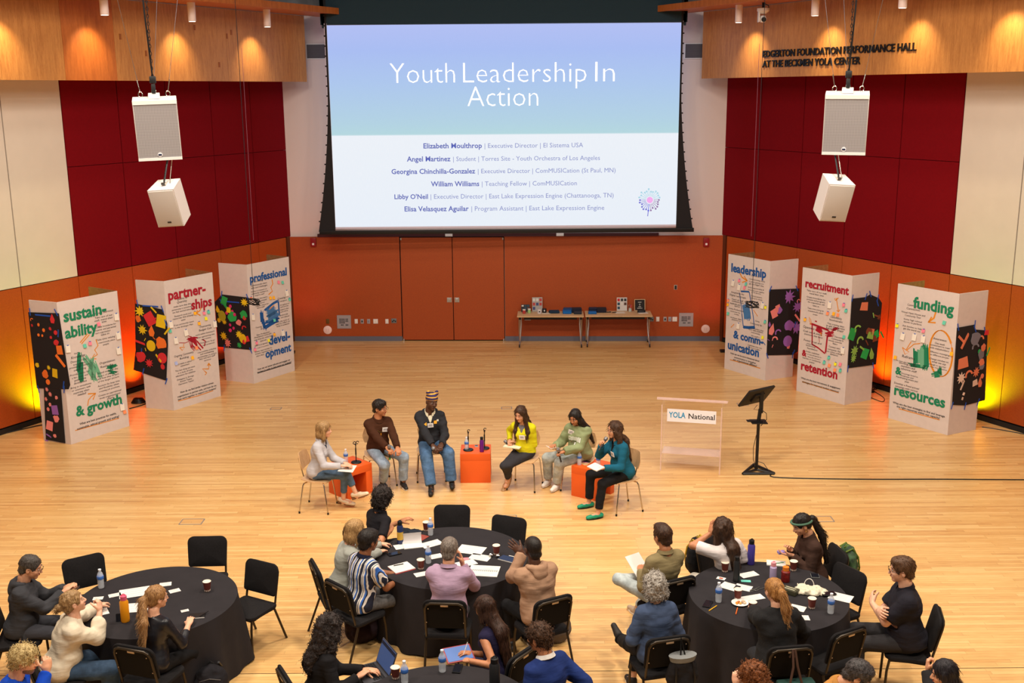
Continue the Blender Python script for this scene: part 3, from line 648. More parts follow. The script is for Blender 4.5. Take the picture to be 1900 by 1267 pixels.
# side walls
for side, X, joints, jw in (('left', XL, [-0.1, 1.1, 2.33, 3.59, 4.82, 6.12], [6.12, 7.36, 8.6, 9.85]), ('right', XR, [-0.1, 1.12, 2.43, 3.73, 5.01, 6.35], [6.35, 7.63, 8.9, 10.1])):
    w = wobj('wall_' + side, X, MB().box((9.0, -0.14, 4.9), (20, 0.2, 9.8)), m_dark)
    setp(w, 'splayed %s side wall of crimson, white and orange panels' % side, kind='structure')
    for a, b in zip(joints[:-1], joints[1:]):
        for z0, z1 in ((2.5, 4.475), (4.485, 6.4)):
            wobj('red_panel', X, MB().box(((a + b) / 2, -0.005, (z0 + z1) / 2), (b - a - 0.02, 0.05, z1 - z0)), m_redfab, w)
        wobj('orange_panel', X, MB().box((max(a, 0.14) / 2 + b / 2, -0.005, 1.30), (b - max(a, 0.14) - 0.012, 0.05, 2.37)), m_orange, w)
    far = jw[-1]
    for a, b in zip(jw[:-1], jw[1:]):
        for z0, z1 in ((2.5, 6.4),):
            wobj('white_panel', X, MB().box(((a + b) / 2, -0.005, (z0 + z1) / 2), (b - a - 0.022, 0.05, z1 - z0)), m_white, w)
        wobj('orange_panel', X, MB().box(((a + b) / 2, -0.005, 1.30), (b - a - 0.012, 0.05, 2.37)), m_orange, w)
    wobj('white_panel', X, MB().box((far + 4, -0.005, 4.4), (8, 0.05, 3.8)), m_white, w)
    wobj('orange_panel', X, MB().box((far + 4, -0.005, 1.30), (8, 0.05, 2.37)), m_orange, w)
    wobj('upper_band', X, MB().box((9, -0.03, 8.6), (20, 0.05, 2.4)), m_conc, w)
    wobj('corner_post', X, MB().box((0.06, 0.0, 1.25), (0.1, 0.07, 2.5)), M('brown_stained_post', (88, 38, 12), 0.6), w)
    o = wobj('baseboard_' + side, X, MB().box((9.0, 0.0, 0.045), (18, 0.06, 0.09)), M('black_base', (22, 20, 20), 0.6))
    setp(o, 'black base strip along the splayed %s wall' % side, kind='structure')
    # wood soffit: fascia boards, underside and canopy above it
    sf = wobj('trim_%d' % (2 if side == 'left' else 3), X, MB().box((5.15, 0.4, 6.03), (10.1, 0.76, 0.04)), m_fir2)
    setp(sf, 'plywood soffit hanging over the %s side wall' % side, kind='structure')
    fj = [0.1, 2.62, 5.52, 6.65, 7.9, 10.4] if side == 'left' else [0.05, 2.5, 4.95, 7.4, 9.9]
    for i, (a, b) in enumerate(zip(fj[:-1], fj[1:])):
        m = m_fir2 if (side == 'left' and i == 2) else m_fir
        wobj('fascia_board', X, MB().box(((a + b) / 2, 0.8, 6.69), (b - a - 0.004, 0.04, 1.40)), m, sf)
    wobj('canopy_underside', X, MB().box((4.7, 1.3, 7.42), (11, 1.0, 0.04)), m_fir2, sf)
    wobj('canopy_edge', X, MB().box((4.7, 1.79, 7.45), (11, 0.03, 0.13)), m_fir2, sf)

# plywood patch plugs on the left fascia
for px, py in ((223, 68), (354, 33), (361, 51), (271, 99), (407, 120), (421, 67), (429, 60)):
    d = _f * FPX + CR * (px - 950) - CU * (py - 633.5)
    n = Vector((XL[0][1], XL[1][1], 0))
    A = Vector((XL[0][3], XL[1][3], 0)) + n * 0.823
    C0 = Vector((0, 0, CAM_H))
    p = C0 + d * ((A - C0).dot(n) / d.dot(n))
    q = XL.inverted() @ p
    o = wobj('plywood_plug', XL, MB().box((q.x, 0.823, q.z), (0.045, 0.006, 0.10)), M('dark_plug', (140, 78, 30), 0.5))
    o.parent = D.objects['trim_2']
    o.matrix_basis = Matrix()

# downlights: white cans hanging from the canopy, each with its lamp
m_can = M('white_can', (232, 214, 206), 0.5)
m_lamp = M('lamp_glow', (255, 240, 215), 0.5, emit=6.0)


def on_frame(X, off, px, py):
    d = _f * FPX + CR * (px - 950) - CU * (py - 633.5)
    n = Vector((X[0][1], X[1][1], 0))
    A = Vector((X[0][3], X[1][3], 0)) + n * off
    C0 = Vector((0, 0, CAM_H))
    return X.inverted() @ (C0 + d * ((A - C0).dot(n) / d.dot(n)))


for X, lst, sd in ((XL, ((495, 30, 'white cylinder downlight nearest the screen on the left canopy'), (355, 17, 'white cylinder downlight second from the screen on the left canopy'), (192, 3, 'white cylinder downlight farthest left, third from the screen'), (20, -12, None)), 'left'),
                   (XR, ((1371, 26, 'white cylinder downlight nearest the screen on the right canopy'), (1513, 11, 'white cylinder downlight above the hall name, second from the screen'), (1676, -5, 'white cylinder downlight cut by the top edge on the right'), (1850, -20, None)), 'right')):
    for px, py, lab in lst:
        q = on_frame(X, 1.28, px, py)
        p = X @ Vector((q.x, 1.28, 7.40))
        if lab:
            t = empty('downlight', p, label=lab, cat='ceiling light', group='white can downlights under the plywood canopies')
            MB().lathe([(0.072, -0.34), (0.072, 0.0)], 20).obj('can', m_can, t)
            MB().lathe([(0.001, -0.3401), (0.06, -0.3401), (0.06, -0.3395)], 20).obj('lamp', m_lamp, t)
        tg = X @ Vector((q.x, 0.82, 6.35))
        light('downlight_lamp', 'SPOT', p - Vector((0, 0, 0.36)), 95, (1.0, 0.78, 0.45), tg, 0.05, spot=84, blend=1.0)

# hall name in raised black letters on the right fascia
q0 = on_frame(XR, 0.82, 1417, 106.5)
q1 = on_frame(XR, 0.82, 1701, 92)
q2 = on_frame(XR, 0.82, 1416, 125)
q3 = on_frame(XR, 0.82, 1597, 120)
sg = empty('wall_sign', XR @ Vector((q0.x, 0.825, 6.1)), label='raised black capital letters naming the hall on the right plywood fascia', cat='sign')
sg.matrix_world = XR
for txt, a, b, z in (("EDGERTON FOUNDATION PERFORMANCE HALL", q0.x, q1.x, q0.z), ("AT THE BECKMEN YOLA CENTER", q2.x, q3.x, q2.z)):
    mb = MB()
    put_text(mb, txt, a, b, z, Matrix(((1, 0, 0, 0), (0, 0, 1, 0), (0, 1, 0, 0), (0, 0, 0, 1))), bold=0.014, hscale=0.19, thick=0.836, ext=0.012)
    mb.obj('lettering', m_black, sg, smooth=0)

# ------------------------------------------------------------------ projection screen
SY = 24.2
scr = empty('projection_screen', (-0.12, SY, 2.7), label='large motorised projection screen showing the Youth Leadership In Action slide', cat='screen')


def scr_mat():
    t = NT('projected_slide')
    tc = t.n('ShaderNodeTexCoord')
    sp = t.n('ShaderNodeSeparateXYZ')
    t.l(tc.outputs['Object'], sp.inputs[0])
    mr = t.n('ShaderNodeMapRange')
    mr.inputs['From Min'].default_value = 0.12
    mr.inputs['From Max'].default_value = 4.46
    t.l(sp.outputs[2], mr.inputs[0])
    o = t.n('ShaderNodeValToRGB')
    e = o.color_ramp.elements
    e[0].position, e[0].color = 0.0, (*srgb((239, 246, 255)), 1)
    e[1].position, e[1].color = 0.462, (*srgb((243, 248, 255)), 1)
    for p, c in ((0.466, (184, 221, 229)), (0.52, (182, 216, 233)), (0.72, (176, 204, 244)), (0.88, (172, 194, 249)), (1.0, (182, 196, 250))):
        e.new(p).color = (*srgb(c), 1)
    t.l(mr.outputs[0], o.inputs[0])
    w = t.noise(t.coord((30, 1, 2)), 4, 3)
    c = t.mix(0.10, o.outputs[0], t.ramp(w, [(0.3, srgb((205, 225, 245))), (0.7, (1, 1, 1))]), 'MULTIPLY')
    t.b.inputs['Base Color'].default_value = (0.02, 0.02, 0.02, 1)
    t.b.inputs['Roughness'].default_value = 0.9
    t.l(c, t.b.inputs['Emission Color'])
    t.b.inputs['Emission Strength'].default_value = 0.93
    return t.m


m_slide = scr_mat()
m_scrblack = M('screen_masking_black', (24, 22, 26), 0.8)
m_teal = M('screen_drop_blue_black', (20, 48, 62), 0.8, var=0.08, vs=40)
Z0, Z1 = 0.12, 4.46
HWd = 3.81
MB().box((0, 0, (Z0 + Z1) / 2), (2 * HWd, 0.01, Z1 - Z0)).obj('slide', m_slide, scr, smooth=0)
MB().box((0, 0, Z0 - 0.02), (2 * HWd + 0.1, 0.014, 0.04)).box((-HWd - 0.025, 0, 2.3), (0.06, 0.014, 4.4)).box((HWd + 0.025, 0, 2.3), (0.04, 0.014, 4.4)).obj('white_border', M('screen_white_edge', (214, 206, 226), 0.8), scr, smooth=0)
# black masking with concave sides
for s in (-1, 1):
    pts = []
    n = 16
    for k in range(n + 1):
        z = 0.02 + 4.98 * k / n
        tt = z / 7.6
        off = 0.30 - 1.0 * (tt - 0.0) * (1.0 - tt) * 1.02
        off = 0.36 * (2 * tt - 1) ** 2 + 0.02
        pts.append((s * (HWd + max(0.04, off)), z))
    pts = [(s * (HWd - 0.0), 0.02)] + pts + [(s * (HWd - 0.0), 5.0)]
    if s < 0:
        pts = pts[::-1]
    Xm = Matrix(((1, 0, 0, 0), (0, 0, 1, -0.012), (0, 1, 0, 0), (0, 0, 0, 1)))
    mb = MB().prism(pts, 0.01, Xm)
    for k in range(22):
        z = 0.25 + k * 0.21
        tt = z / 7.6
        off = max(0.04, 0.36 * (2 * tt - 1) ** 2 + 0.02)
        mb.box((s * (HWd + off + 0.012), -0.008, z), (0.035, 0.012, 0.03))
    mb.obj('black_masking', m_scrblack, scr, smooth=0)
MB().box((0, 0.002, 5.3), (2 * HWd + 0.26, 0.012, 1.66)).obj('blue_black_drop', m_teal, scr, smooth=0)
wedge = MB()
for s in (-1, 1):
    pts = [(s * (HWd + 0.02), 4.40), (s * (HWd + 0.10), 4.40), (s * (HWd + 0.14), 5.0), (s * (HWd + 0.24), 6.1), (s * (HWd + 0.02), 6.1)]
    if s < 0:
        pts = pts[::-1]
    wedge.prism(pts, 0.008, Matrix(((1, 0, 0, 0), (0, 0, 1, -0.004), (0, 1, 0, 0), (0, 0, 0, 1))))
wedge.obj('upper_masking', m_teal, scr, smooth=0)
MB().box((0.02, -0.01, 0.0), (8.38, 0.06, 0.09), ch=0.01).obj('bottom_bar', m_black, scr)
# slide lettering
XT = Matrix(((1, 0, 0, 0), (0, 0, -1, -0.008), (0, 1, 0, 0), (0, 0, 0, 1)))
m_ltwhite = M('projected_white', (255, 255, 255), 0.9, emit=1.0)
m_ltblue = M('projected_bold_blue', (80, 94, 168), 0.9, emit=0.75)
m_ltgrey = M('projected_grey_blue', (112, 126, 180), 0.9, emit=0.8)


def su(px):
    return WY(px, 400, SY).x + 0.12


def sz(py):
    return WY(950, py, SY).z - 2.7


for w_, a_, b_, y_ in (("Youth", 732, 849, 153), ("Leadership", 864, 1086, 153), ("In", 1102, 1137, 153), ("Action", 871, 999, 197)):
    mb = MB()
    tm, tn = text_mesh("Leadership", -0.018), text_mesh(w_, -0.018)
    put_text(mb, w_, su(a_), su(b_), sz(y_), XT, bold=-0.018, hscale=(su(1086) - su(864)) / (tm[3] - tm[2]))
    mb.obj('slide_title', m_ltwhite, scr, smooth=0)
for a, m_, b, x0, xm, x1, y in (
        ("Elizabeth Moulthrop", 896, " | Executive Director | El Sistema USA", 789, 899, 1081, 274),
        ("Angel Martinez", 838, " | Student | Torres Site - Youth Orchestra of Los Angeles", 758, 841, 1112, 298),
        ("Georgina Chinchilla-Gonzalez", 883, " | Executive Director | ComMUSICation (St Paul, MN)", 729, 886, 1141, 321),
        ("William Williams", 890, " | Teaching Fellow | ComMUSICation", 801, 893, 1070, 344.5),
        ("Libby O'Neil", 795, " | Executive Director | East Lake Expression Engine (Chattanooga, TN)", 733, 798, 1138, 367.5),
        ("Elisa Velasquez Aguilar", 870, " | Program Assistant | East Lake Expression Engine", 751, 873, 1121, 390.5)):
    q = MB()
    put_text(q, a, su(x0), su(m_), sz(y), XT, bold=0.02)
    q.obj('slide_name', m_ltblue, scr, smooth=0)
    q = MB()
    put_text(q, b.strip(), su(xm + 2), su(x1), sz(y), XT, bold=0.0)
    q.obj('slide_role', m_ltgrey, scr, smooth=0)
# dandelion emblem
q = MB()
cx, cz = su(1205), sz(373)
q.cur = 0
q.prism([(cx + 0.07 * math.cos(a), cz + 0.07 * math.sin(a)) for a in [k * math.pi / 12 for k in range(24)]], 0.001, XT)
rnd = random.Random(3)
for k in range(26):
    a = 2 * math.pi * k / 26
    rr = 0.17 + 0.07 * rnd.random()
    q.cur = 1 + (0 if math.sin(a) > 0.2 else (1 if math.cos(a) < 0 else 2))
    x0_, z0_, x1_, z1_ = cx + 0.09 * math.cos(a), cz + 0.09 * math.sin(a), cx + rr * math.cos(a), cz + rr * math.sin(a)
    nx, nz = -math.sin(a) * 0.005, math.cos(a) * 0.005
    q.prism([(x0_ - nx, z0_ - nz), (x1_ - nx, z1_ - nz), (x1_ + nx, z1_ + nz), (x0_ + nx, z0_ + nz)], 0.001, XT)
    ex, ez = cx + (rr + 0.015) * math.cos(a), cz + (rr + 0.015) * math.sin(a)
    q.prism([(ex + 0.021 * math.cos(b), ez + 0.021 * math.sin(b)) for b in [j * math.pi / 5 for j in range(10)]], 0.001, XT)
q.cur = 2
q.prism([(cx - 0.02, cz - 0.09), (cx - 0.05, cz - 0.36), (cx - 0.032, cz - 0.36), (cx - 0.008, cz - 0.09)], 0.001, XT)
q.obj('dandelion_emblem', [M('em_pink', (200, 150, 215), 0.9, emit=0.8), M('em_teal', (140, 186, 208), 0.9, emit=0.8), M('em_blue', (96, 100, 190), 0.9, emit=0.8), M('em_plum', (120, 100, 150), 0.9, emit=0.8)], scr, smooth=0)

# dark rail on the wall under the screen with its two white blocks
t = wobj('wall_rail', XB, MB().box((0.53 + 4.1, 0.04, 2.52), (7.9, 0.05, 0.07)), M('maroon_rail', (58, 12, 22), 0.6))
setp(t, 'thin dark maroon rail on the back wall under the screen', 'rail')
for i, px in enumerate((833, 1039)):
    x = (XB.inverted() @ WY(px, 433, 25.0)).x
    b = MB().box((x, 0.075, 2.53), (0.17, 0.02, 0.075), ch=0.004).obj('white_block', m_whitemetal, t)
# vents
for px, nm in ((584, 'left'), (1287, 'right')):
    p = WY(px, 95, 25.0)
    t = empty('wall_vent', (p.x, p.y, p.z), label='grey louvred air vent on the white wall just %s of the screen' % nm, cat='vent', group='vents beside the screen')
    t.matrix_world = XB @ Matrix.Translation(((XB.inverted() @ p).x, 0.0, p.z))
    MB().box((0, 0.0, 0), (0.46, 0.03, 0.34)).obj('frame', m_whitemetal, t, smooth=0)
    mb = MB()
    for k in range(14):
        mb.box((0, 0.022, -0.14 + k * 0.0215), (0.40, 0.012, 0.013))
    mb.obj('louvre', M('vent_grey', (96, 92, 98), 0.6), t, smooth=0)
    MB().box((0, 0.012, 0), (0.41, 0.01, 0.3)).obj('backing', M('vent_dark', (70, 66, 72), 0.8), t, smooth=0)


# wall fittings on the back wall
def bw(px, py):
    p = XB.inverted() @ (WY(px, py, 25.0))
    d = _f * FPX + CR * (px - 950) - CU * (py - 633.5)
    n = Vector((XB[0][1], XB[1][1], 0))
    A = Vector((XB[0][3], XB[1][3], 0)) + n * 0.03
    C0 = Vector((0, 0, CAM_H))
    return XB.inverted() @ (C0 + d * ((A - C0).dot(n) / d.dot(n)))


m_plate = M('steel_wall_plate', (170, 166, 172), 0.4, 0.3)
m_socket = M('black_socket', (20, 20, 24), 0.6)
for px, py, kind, lab in ((582, 449, 'alarm', 'red fire alarm with strobe on the orange wall left of the screen'), (1310, 449, 'alarm', 'red fire alarm with strobe on the orange wall right of the screen'),
                          (608, 612, 'disc', 'round white wall cover low on the left of the back wall'), (1309, 610, 'disc', 'round white wall cover low on the right of the back wall'),
                          (638.5, 597, 'big', 'large silver audio connector panel left of the double door'), (1273, 593, 'big', 'large silver audio connector panel at the right of the back wall'),
                          (608, 596, 'brass', 'small brass wall plate above the left round cover'),
                          (661, 596, 'w', 'white socket plate right beside the left connector panel'), (672, 596, 'k', 'steel plate with one black jack, second from the left connector panel'), (684, 596, 'g', 'plain grey plate, third from the left connector panel'), (697, 596, 'ww', 'double white socket plate, fourth from the left connector panel'), (718, 596, 'w', 'small white switch plate near the left edge of the double door'), (731, 595, 'd', 'dark data outlet plate next to the double door'),
                          (1208, 592, 'd', 'dark data outlet plate just right of the right folding table'), (1220.5, 592, 'w', 'white socket plate right of the folding tables'), (1234, 592, 'k', 'steel plate with one black jack, third from the right connector panel'), (1243, 592, 'g', 'plain grey plate, second from the right connector panel'), (1252, 592, 'ww', 'double white socket plate touching the right connector panel'),
                          (1253.5, 533, 'sw', 'black switch plate alone at mid height on the orange wall'), (979, 590, 'dbl', 'pair of steel socket plates behind the left folding table')):
    q = bw(px, py)
    cat = {'alarm': 'fire alarm', 'disc': 'wall cover', 'big': 'connector panel', 'sw': 'light switch'}.get(kind, 'outlet')
    t = empty({'alarm': 'fire_alarm', 'disc': 'wall_cover', 'big': 'connector_panel', 'sw': 'light_switch'}.get(kind, 'wall_outlet'), (0, 0, 0), label=lab, cat=cat)
    t.matrix_world = XB @ Matrix.Translation((q.x, 0.03, q.z))
    if kind == 'alarm':
        MB().box((0, 0.03, 0), (0.13, 0.06, 0.2), ch=0.01).obj('body', M('alarm_red', (140, 14, 24), 0.4), t)
        MB().box((0, 0.07, -0.04), (0.05, 0.03, 0.05), ch=0.01).obj('strobe', M('strobe_clear', (235, 225, 225), 0.2), t)
    elif kind == 'disc':
        MB().lathe([(0.1, 0.0), (0.1, 0.012), (0.09, 0.018), (0.001, 0.018)], 28, X=Matrix.Rotation(-math.pi / 2, 4, 'X')).obj('cover', M('pale_cover', (238, 206, 200), 0.5), t)
        for sx in (-0.025, 0.025):
            MB().box((sx, 0.02, 0), (0.008, 0.006, 0.07)).obj('slot', M('pale_slot', (215, 180, 176), 0.5), t)
    elif kind == 'big':
        MB().box((0, 0.006, 0), (0.33, 0.014, 0.32)).obj('plate', m_plate, t)
        for r_ in range(4):
            for c_ in range(6):
                if r_ == 3 and c_ in (0, 3):
                    continue
                if r_ == 2 and c_ > 3:
                    continue
                w_ = 0.02
                MB().box((-0.095 + c_ * 0.034 + (0.01 if c_ > 3 else 0), 0.016, 0.065 - r_ * 0.042 - (0.012 if r_ == 3 else 0)), (w_, 0.01, 0.024)).obj('jack', m_socket, t)
    else:
        w_ = {'ww': 0.11, 'd': 0.12, 'dbl': 0.15}.get(kind, 0.075)
        mt = {'brass': M('brass_plate', (120, 92, 50), 0.4, 0.6), 'w': m_whitemetal, 'ww': m_whitemetal, 'd': M('slate_plate', (120, 128, 132), 0.4, 0.3), 'sw': M('pale_switch', (190, 180, 165), 0.5)}.get(kind, m_plate)
        MB().box((0, 0.005, 0), (w_, 0.012, 0.11), ch=0.003).obj('plate', mt, t)
        if kind in ('k', 'g'):
            MB().box((0, 0.014, 0), (0.03, 0.01, 0.045)).obj('jack', m_socket if kind == 'k' else M('grey_jack', (130, 128, 150), 0.5), t)
        if kind == 'd':
            for dx, dz in ((-0.03, -0.015), (0.0, 0.01), (0.035, -0.01)):
                MB().box((dx, 0.014, dz), (0.026, 0.01, 0.03)).obj('jack', m_socket, t)
        if kind == 'sw':
            MB().box((0, 0.014, 0), (0.05, 0.012, 0.09)).obj('rocker', m_socket, t)
        if kind in ('w', 'ww', 'dbl'):
            for dx in ((0,) if kind == 'w' else (-0.028, 0.028)):
                MB().box((dx, 0.013, 0), (0.032, 0.006, 0.066)).obj('rocker', M('ivory_rocker', (238, 226, 214), 0.5), t)

# floor pocket frames
for px, py, w_, h_, lab in ((356, 968, 0.30, 0.19, 'grey floor pocket outline behind the left round table'), (512, 758, 0.19, 0.14, 'small grey floor pocket outline near the left paper stands'), (940, 757, 0.19, 0.14, 'small grey floor pocket outline behind the yellow cardigan'), (1378, 750, 0.19, 0.14, 'small grey floor pocket outline left of the black monitor'), (1524, 963, 0.30, 0.19, 'grey floor pocket outline behind the woman in brown jacket'), (938, 961, 0.30, 0.19, 'grey floor pocket outline hidden partly behind an empty black chair')):
    p = W(px, py, 0)
    t = empty('floor_pocket', (p.x, p.y, 0), label=lab, cat='floor outlet', group='floor pockets')
    mb = MB()
    b = 0.016
    mb.box((0, h_ / 2, 0.002), (w_, b, 0.004)).box((0, -h_ / 2, 0.002), (w_, b, 0.004)).box((w_ / 2, 0, 0.002), (b, h_, 0.004)).box((-w_ / 2, 0, 0.002), (b, h_, 0.004))
    mb.obj('rim', M('pocket_grey', (150, 140, 135), 0.5, 0.3), t, smooth=0)
    MB().box((0, 0, 0.0012), (w_ - b, h_ - b, 0.0024)).obj('lid', m_floor, t, smooth=0)
# ------------------------------------------------------------------ paper wrapped display stands
PAINT = {'g': (20, 128, 88), 'G': (110, 178, 142), 'r': (168, 12, 40), 'b': (16, 84, 156), 'B': (70, 122, 178), 'o': (222, 138, 22), 'k': (40, 38, 40),
         'or': (240, 120, 40), 'rd': (212, 44, 50), 'yl': (232, 196, 20), 'pk': (238, 140, 134), 'vi': (150, 96, 180), 'gr': (40, 170, 80), 'lg': (146, 196, 88), 'ol': (178, 180, 40), 'mg': (214, 40, 110),
         'pc': (226, 128, 92), 'br': (128, 66, 40), 'gy': (120, 118, 130), 'bg': (226, 196, 178)}
NOTE = {'p': (245, 130, 150), 't': (100, 200, 172), 'y': (252, 180, 30), 'Y': (240, 232, 30), 'o': (250, 146, 96), 'w': (236, 226, 212), 'b': (170, 180, 225)}


def paint(k):
    return M('paint_' + k, PAINT[k], 0.8)


def stroke(mb, pts, w, X, z):
    """a brush stroke: flat ribbon following pts"""
    n = len(pts)
    P = [Vector((a, b, 0)) for a, b in pts]
    L = []
    for i in range(n):
        d = (P[min(i + 1, n - 1)] - P[max(i - 1, 0)])
        if d.length < 1e-6:
            d = Vector((1, 0, 0))
        d.normalize()
        nn = Vector((-d.y, d.x, 0)) * (w / 2)
        L.append((P[i] + nn, P[i] - nn))
    vs = []
    for a, b in L:
        vs += [(a.x, a.y, z), (b.x, b.y, z)]
    fs = [(2 * i, 2 * i + 1, 2 * i + 3, 2 * i + 2) for i in range(n - 1)]
    mb.add(vs, fs, X)


def cut_outline(kind, r, rnd):
    if kind == 'c':
        return [(r * math.cos(a), r * 1.1 * math.sin(a)) for a in [k * math.pi / 7 for k in range(14)]]
    if kind == 's':
        n = 9
        return [((r if k % 2 == 0 else r * 0.5) * math.cos(k * math.pi / n) * (0.85 + 0.3 * rnd.random()), (r if k % 2 == 0 else r * 0.5) * math.sin(k * math.pi / n)) for k in range(2 * n)]
    if kind == 'd':
        return [(0, r * 1.3), (r * 0.6, -r * 0.2), (r * 0.3, -r), (-r * 0.5, -r * 0.9), (-r * 0.7, 0)]
    if kind == 'r':
        a = rnd.uniform(-0.25, 0.25)
        return [(x * math.cos(a) - y * math.sin(a), x * math.sin(a) + y * math.cos(a)) for x, y in ((-r * .8, -r), (r * .8, -r), (r * .7, r), (-r * .8, r * .9))]
    if kind == 'q':
        return [(-r, -r * .8), (r, -r * .8), (r * .8, r * .8), (-r * .8, r * .7)]
    if kind == 'l':
        a = rnd.choice([0.5, -0.6, 1.0])
        return [(x * math.cos(a) - y * math.sin(a), x * math.sin(a) + y * math.cos(a)) for x, y in ((-r * .2, -r * 1.1), (r * .2, -r * 1.1), (r * .22, r * 1.1), (-r * .2, r * 1.1))]
    if kind == 'a':
        o = [(r * math.cos(t), r * math.sin(t)) for t in [0.2 + k * 0.42 for k in range(9)]]
        return o + [(x * 0.62, y * 0.62) for x, y in reversed(o)]
    return [(r * (0.75 + 0.4 * rnd.random()) * math.cos(a), r * (0.75 + 0.4 * rnd.random()) * math.sin(a)) for a in [k * math.pi / 6 for k in range(12)]]


def vframe(A, B, base):
    """vertical panel frame: x along A->B, y up, z towards the viewer"""
    d = (B - A).normalized()
    n = Vector((d.y, -d.x, 0))
    return Matrix(((d.x, 0, n.x, A.x - base.x), (d.y, 0, n.y, A.y - base.y), (0, 1, 0, 0), (0, 0, 0, 1)))


BLAB = {'S': ('green', 'sustainability & growth', 'leftmost white display stand, green lettering reading sustainability & growth'),
        'P': ('red', '', 'white display stand with dark red lettering reading partnerships'),
        'D': ('blue', '', 'white display stand with blue lettering reading professional development'),
        'L': ('blue', '', 'white display stand with blue lettering reading leadership & communication'),
        'R': ('red', '', 'white display stand with dark red lettering reading recruitment & retention'),
        'F': ('green', '', 'rightmost white display stand, green lettering reading funding & resources')}
TC = {'S': 'g', 'P': 'r', 'D': 'b', 'L': 'b', 'R': 'r', 'F': 'g'}
m_bare = wood('raw_plywood_back', (120, 84, 48), (158, 118, 74), (6, 6, 1), 0.6)
m_blackpaper = M('black_craft_paper', (26, 22, 24), 0.85, bump=0.3, bs=8)
m_bluetape = M('blue_painter_tape', (26, 86, 190), 0.7)
m_hand = M('handwriting_ink', (40, 34, 40), 0.8)
m_print = M('printed_black', (22, 20, 24), 0.8)
H_ST = 2.44
for key, b in BANNERS.items():
    rnd = random.Random(ord(key))
    A = Vector((*b['A'], 0))
    B = Vector((*b['B'], 0))
    S = Vector((*b['S'], 0))
    T = Vector((*b['T'], 0))
    st = empty('display_stand', A, label=BLAB[key][2], cat='display stand', group='white paper wrapped display stands along the side walls')
    Xf = vframe(A, B, A)
    Wd = (B - A).length
    fp = MB().box((Wd / 2, H_ST / 2, -0.011), (Wd, H_ST, 0.022), ch=0.002).obj('front_panel', m_plywhite, st, smooth=0)
    fp.matrix_basis = Xf
    if b['sd'] == 'L':
        sa, sb, ta, tb = S, A, B, T
    else:
        sa, sb, ta, tb = B, S, T, A
    Xs = vframe(sa, sb, A)
    Ws = (sb - sa).length
    sp = MB().box((Ws / 2, H_ST / 2, -0.012), (Ws - 0.01, H_ST, 0.022), ch=0.002).obj('side_panel', m_plywhite, st, smooth=0)
    sp.matrix_basis = Xs
    Xt = vframe(ta, tb, A)
    Wt = (tb - ta).length
    tp = MB().box((Wt / 2, H_ST / 2, 0.0), (Wt - 0.04, H_ST, 0.02)).obj('far_side_panel', m_bare, st, smooth=0)
    tp.matrix_basis = Xt
    I4 = Matrix()
    # big titles
    for t, u0, u1, v in b['ti']:
        q = MB()
        for k_, (dx, dy) in enumerate(((0, 0), (.004, 0), (-.004, 0), (0, .003), (0, -.003))):
            put_text(q, t, u0 + dx, u1 + dx, v + dy, I4, bold=0.022, thick=0.0034 + 0.0005 * k_)
        q.obj('title_lettering', paint(TC[key]), fp, smooth=0)
    for t, u0, u1, v in b['qu']:
        q = MB()
        put_text(q, t, u0, u1, v, I4, bold=0.012, thick=0.0040)
        q.obj('question_lettering', m_print, fp, smooth=0)
    q = MB()
    for t, u0, u1, v in b['hw']:
        put_text(q, t, u0, u1, v, I4, bold=0.0, thick=0.0044, slant=0.12, hscale=min((u1 - u0) / max(0.2, 0.5 * len(t)), 0.070))
    q.obj('handwriting', m_hand, fp, smooth=0)['kind'] = 'stuff'
    # brush work and arrows, one mesh per colour
    cols = {}
    nk = 0
    last = None
    for c, w, pts in b['ar']:
        if c == 'o' and (last is None or min(abs(x - a) + abs(y - b_) for x, y in pts for a, b_ in last) > 0.12):
            nk += 1
        if c == 'o':
            last = pts
        cols.setdefault((c, nk if c == 'o' else 0), []).append((w, pts))
    for j, ((c, _), L) in enumerate(cols.items()):
        q = MB()
        for w, pts in L:
            w = w * 1.15
            if w > 0.035:      # dry-brush: several ragged ribbons
                kk = max(3, int(w / 0.012))
                for i in range(kk):
                    o = (i - kk / 2) * w / kk
                    d = Vector((pts[-1][0] - pts[0][0], pts[-1][1] - pts[0][1]))
                    d = d.normalized() if d.length > 0 else Vector((1, 0))
                    cut = rnd.uniform(-0.03, 0.04)
                    pp = [(x - d.y * o + (d.x * cut if i0 == 0 else -d.x * cut if i0 == len(pts) - 1 else 0), y + d.x * o + (d.y * cut if i0 == 0 else -d.y * cut if i0 == len(pts) - 1 else 0)) for i0, (x, y) in enumerate(pts)]
                    stroke(q, pp, w / kk * rnd.uniform(0.95, 1.5), None, 0.0010 + 0.0002 * j)
            else:
                stroke(q, pts, w, None, 0.0014 + 0.0002 * j)
        q.obj('brush_stroke' if c != 'o' else 'orange_arrow', paint(c), fp, smooth=0)
    # sticky notes
    for u, v, c in b['st']:
        s_ = 0.062 if c != 'w' else 0.085
        a = rnd.uniform(-0.12, 0.12)
        h = s_ if c != 'w' else 0.12
        nt = MB()
        nt.add([(-s_ / 2, -h / 2, 0.02), (s_ / 2, -h / 2, 0.024), (s_ / 2, h / 2, 0.006), (-s_ / 2, h / 2, 0.006), (-s_ / 2, -h / 2, 0.0215), (s_ / 2, -h / 2, 0.0255), (s_ / 2, h / 2, 0.0075), (-s_ / 2, h / 2, 0.0075)],
               [(0, 3, 2, 1), (4, 5, 6, 7), (0, 1, 5, 4), (1, 2, 6, 5), (2, 3, 7, 6), (3, 0, 4, 7)])
        o = nt.obj('sticky_note' if c != 'w' else 'paper_slip', M('note_' + c, NOTE[c], 0.8), fp, smooth=0)
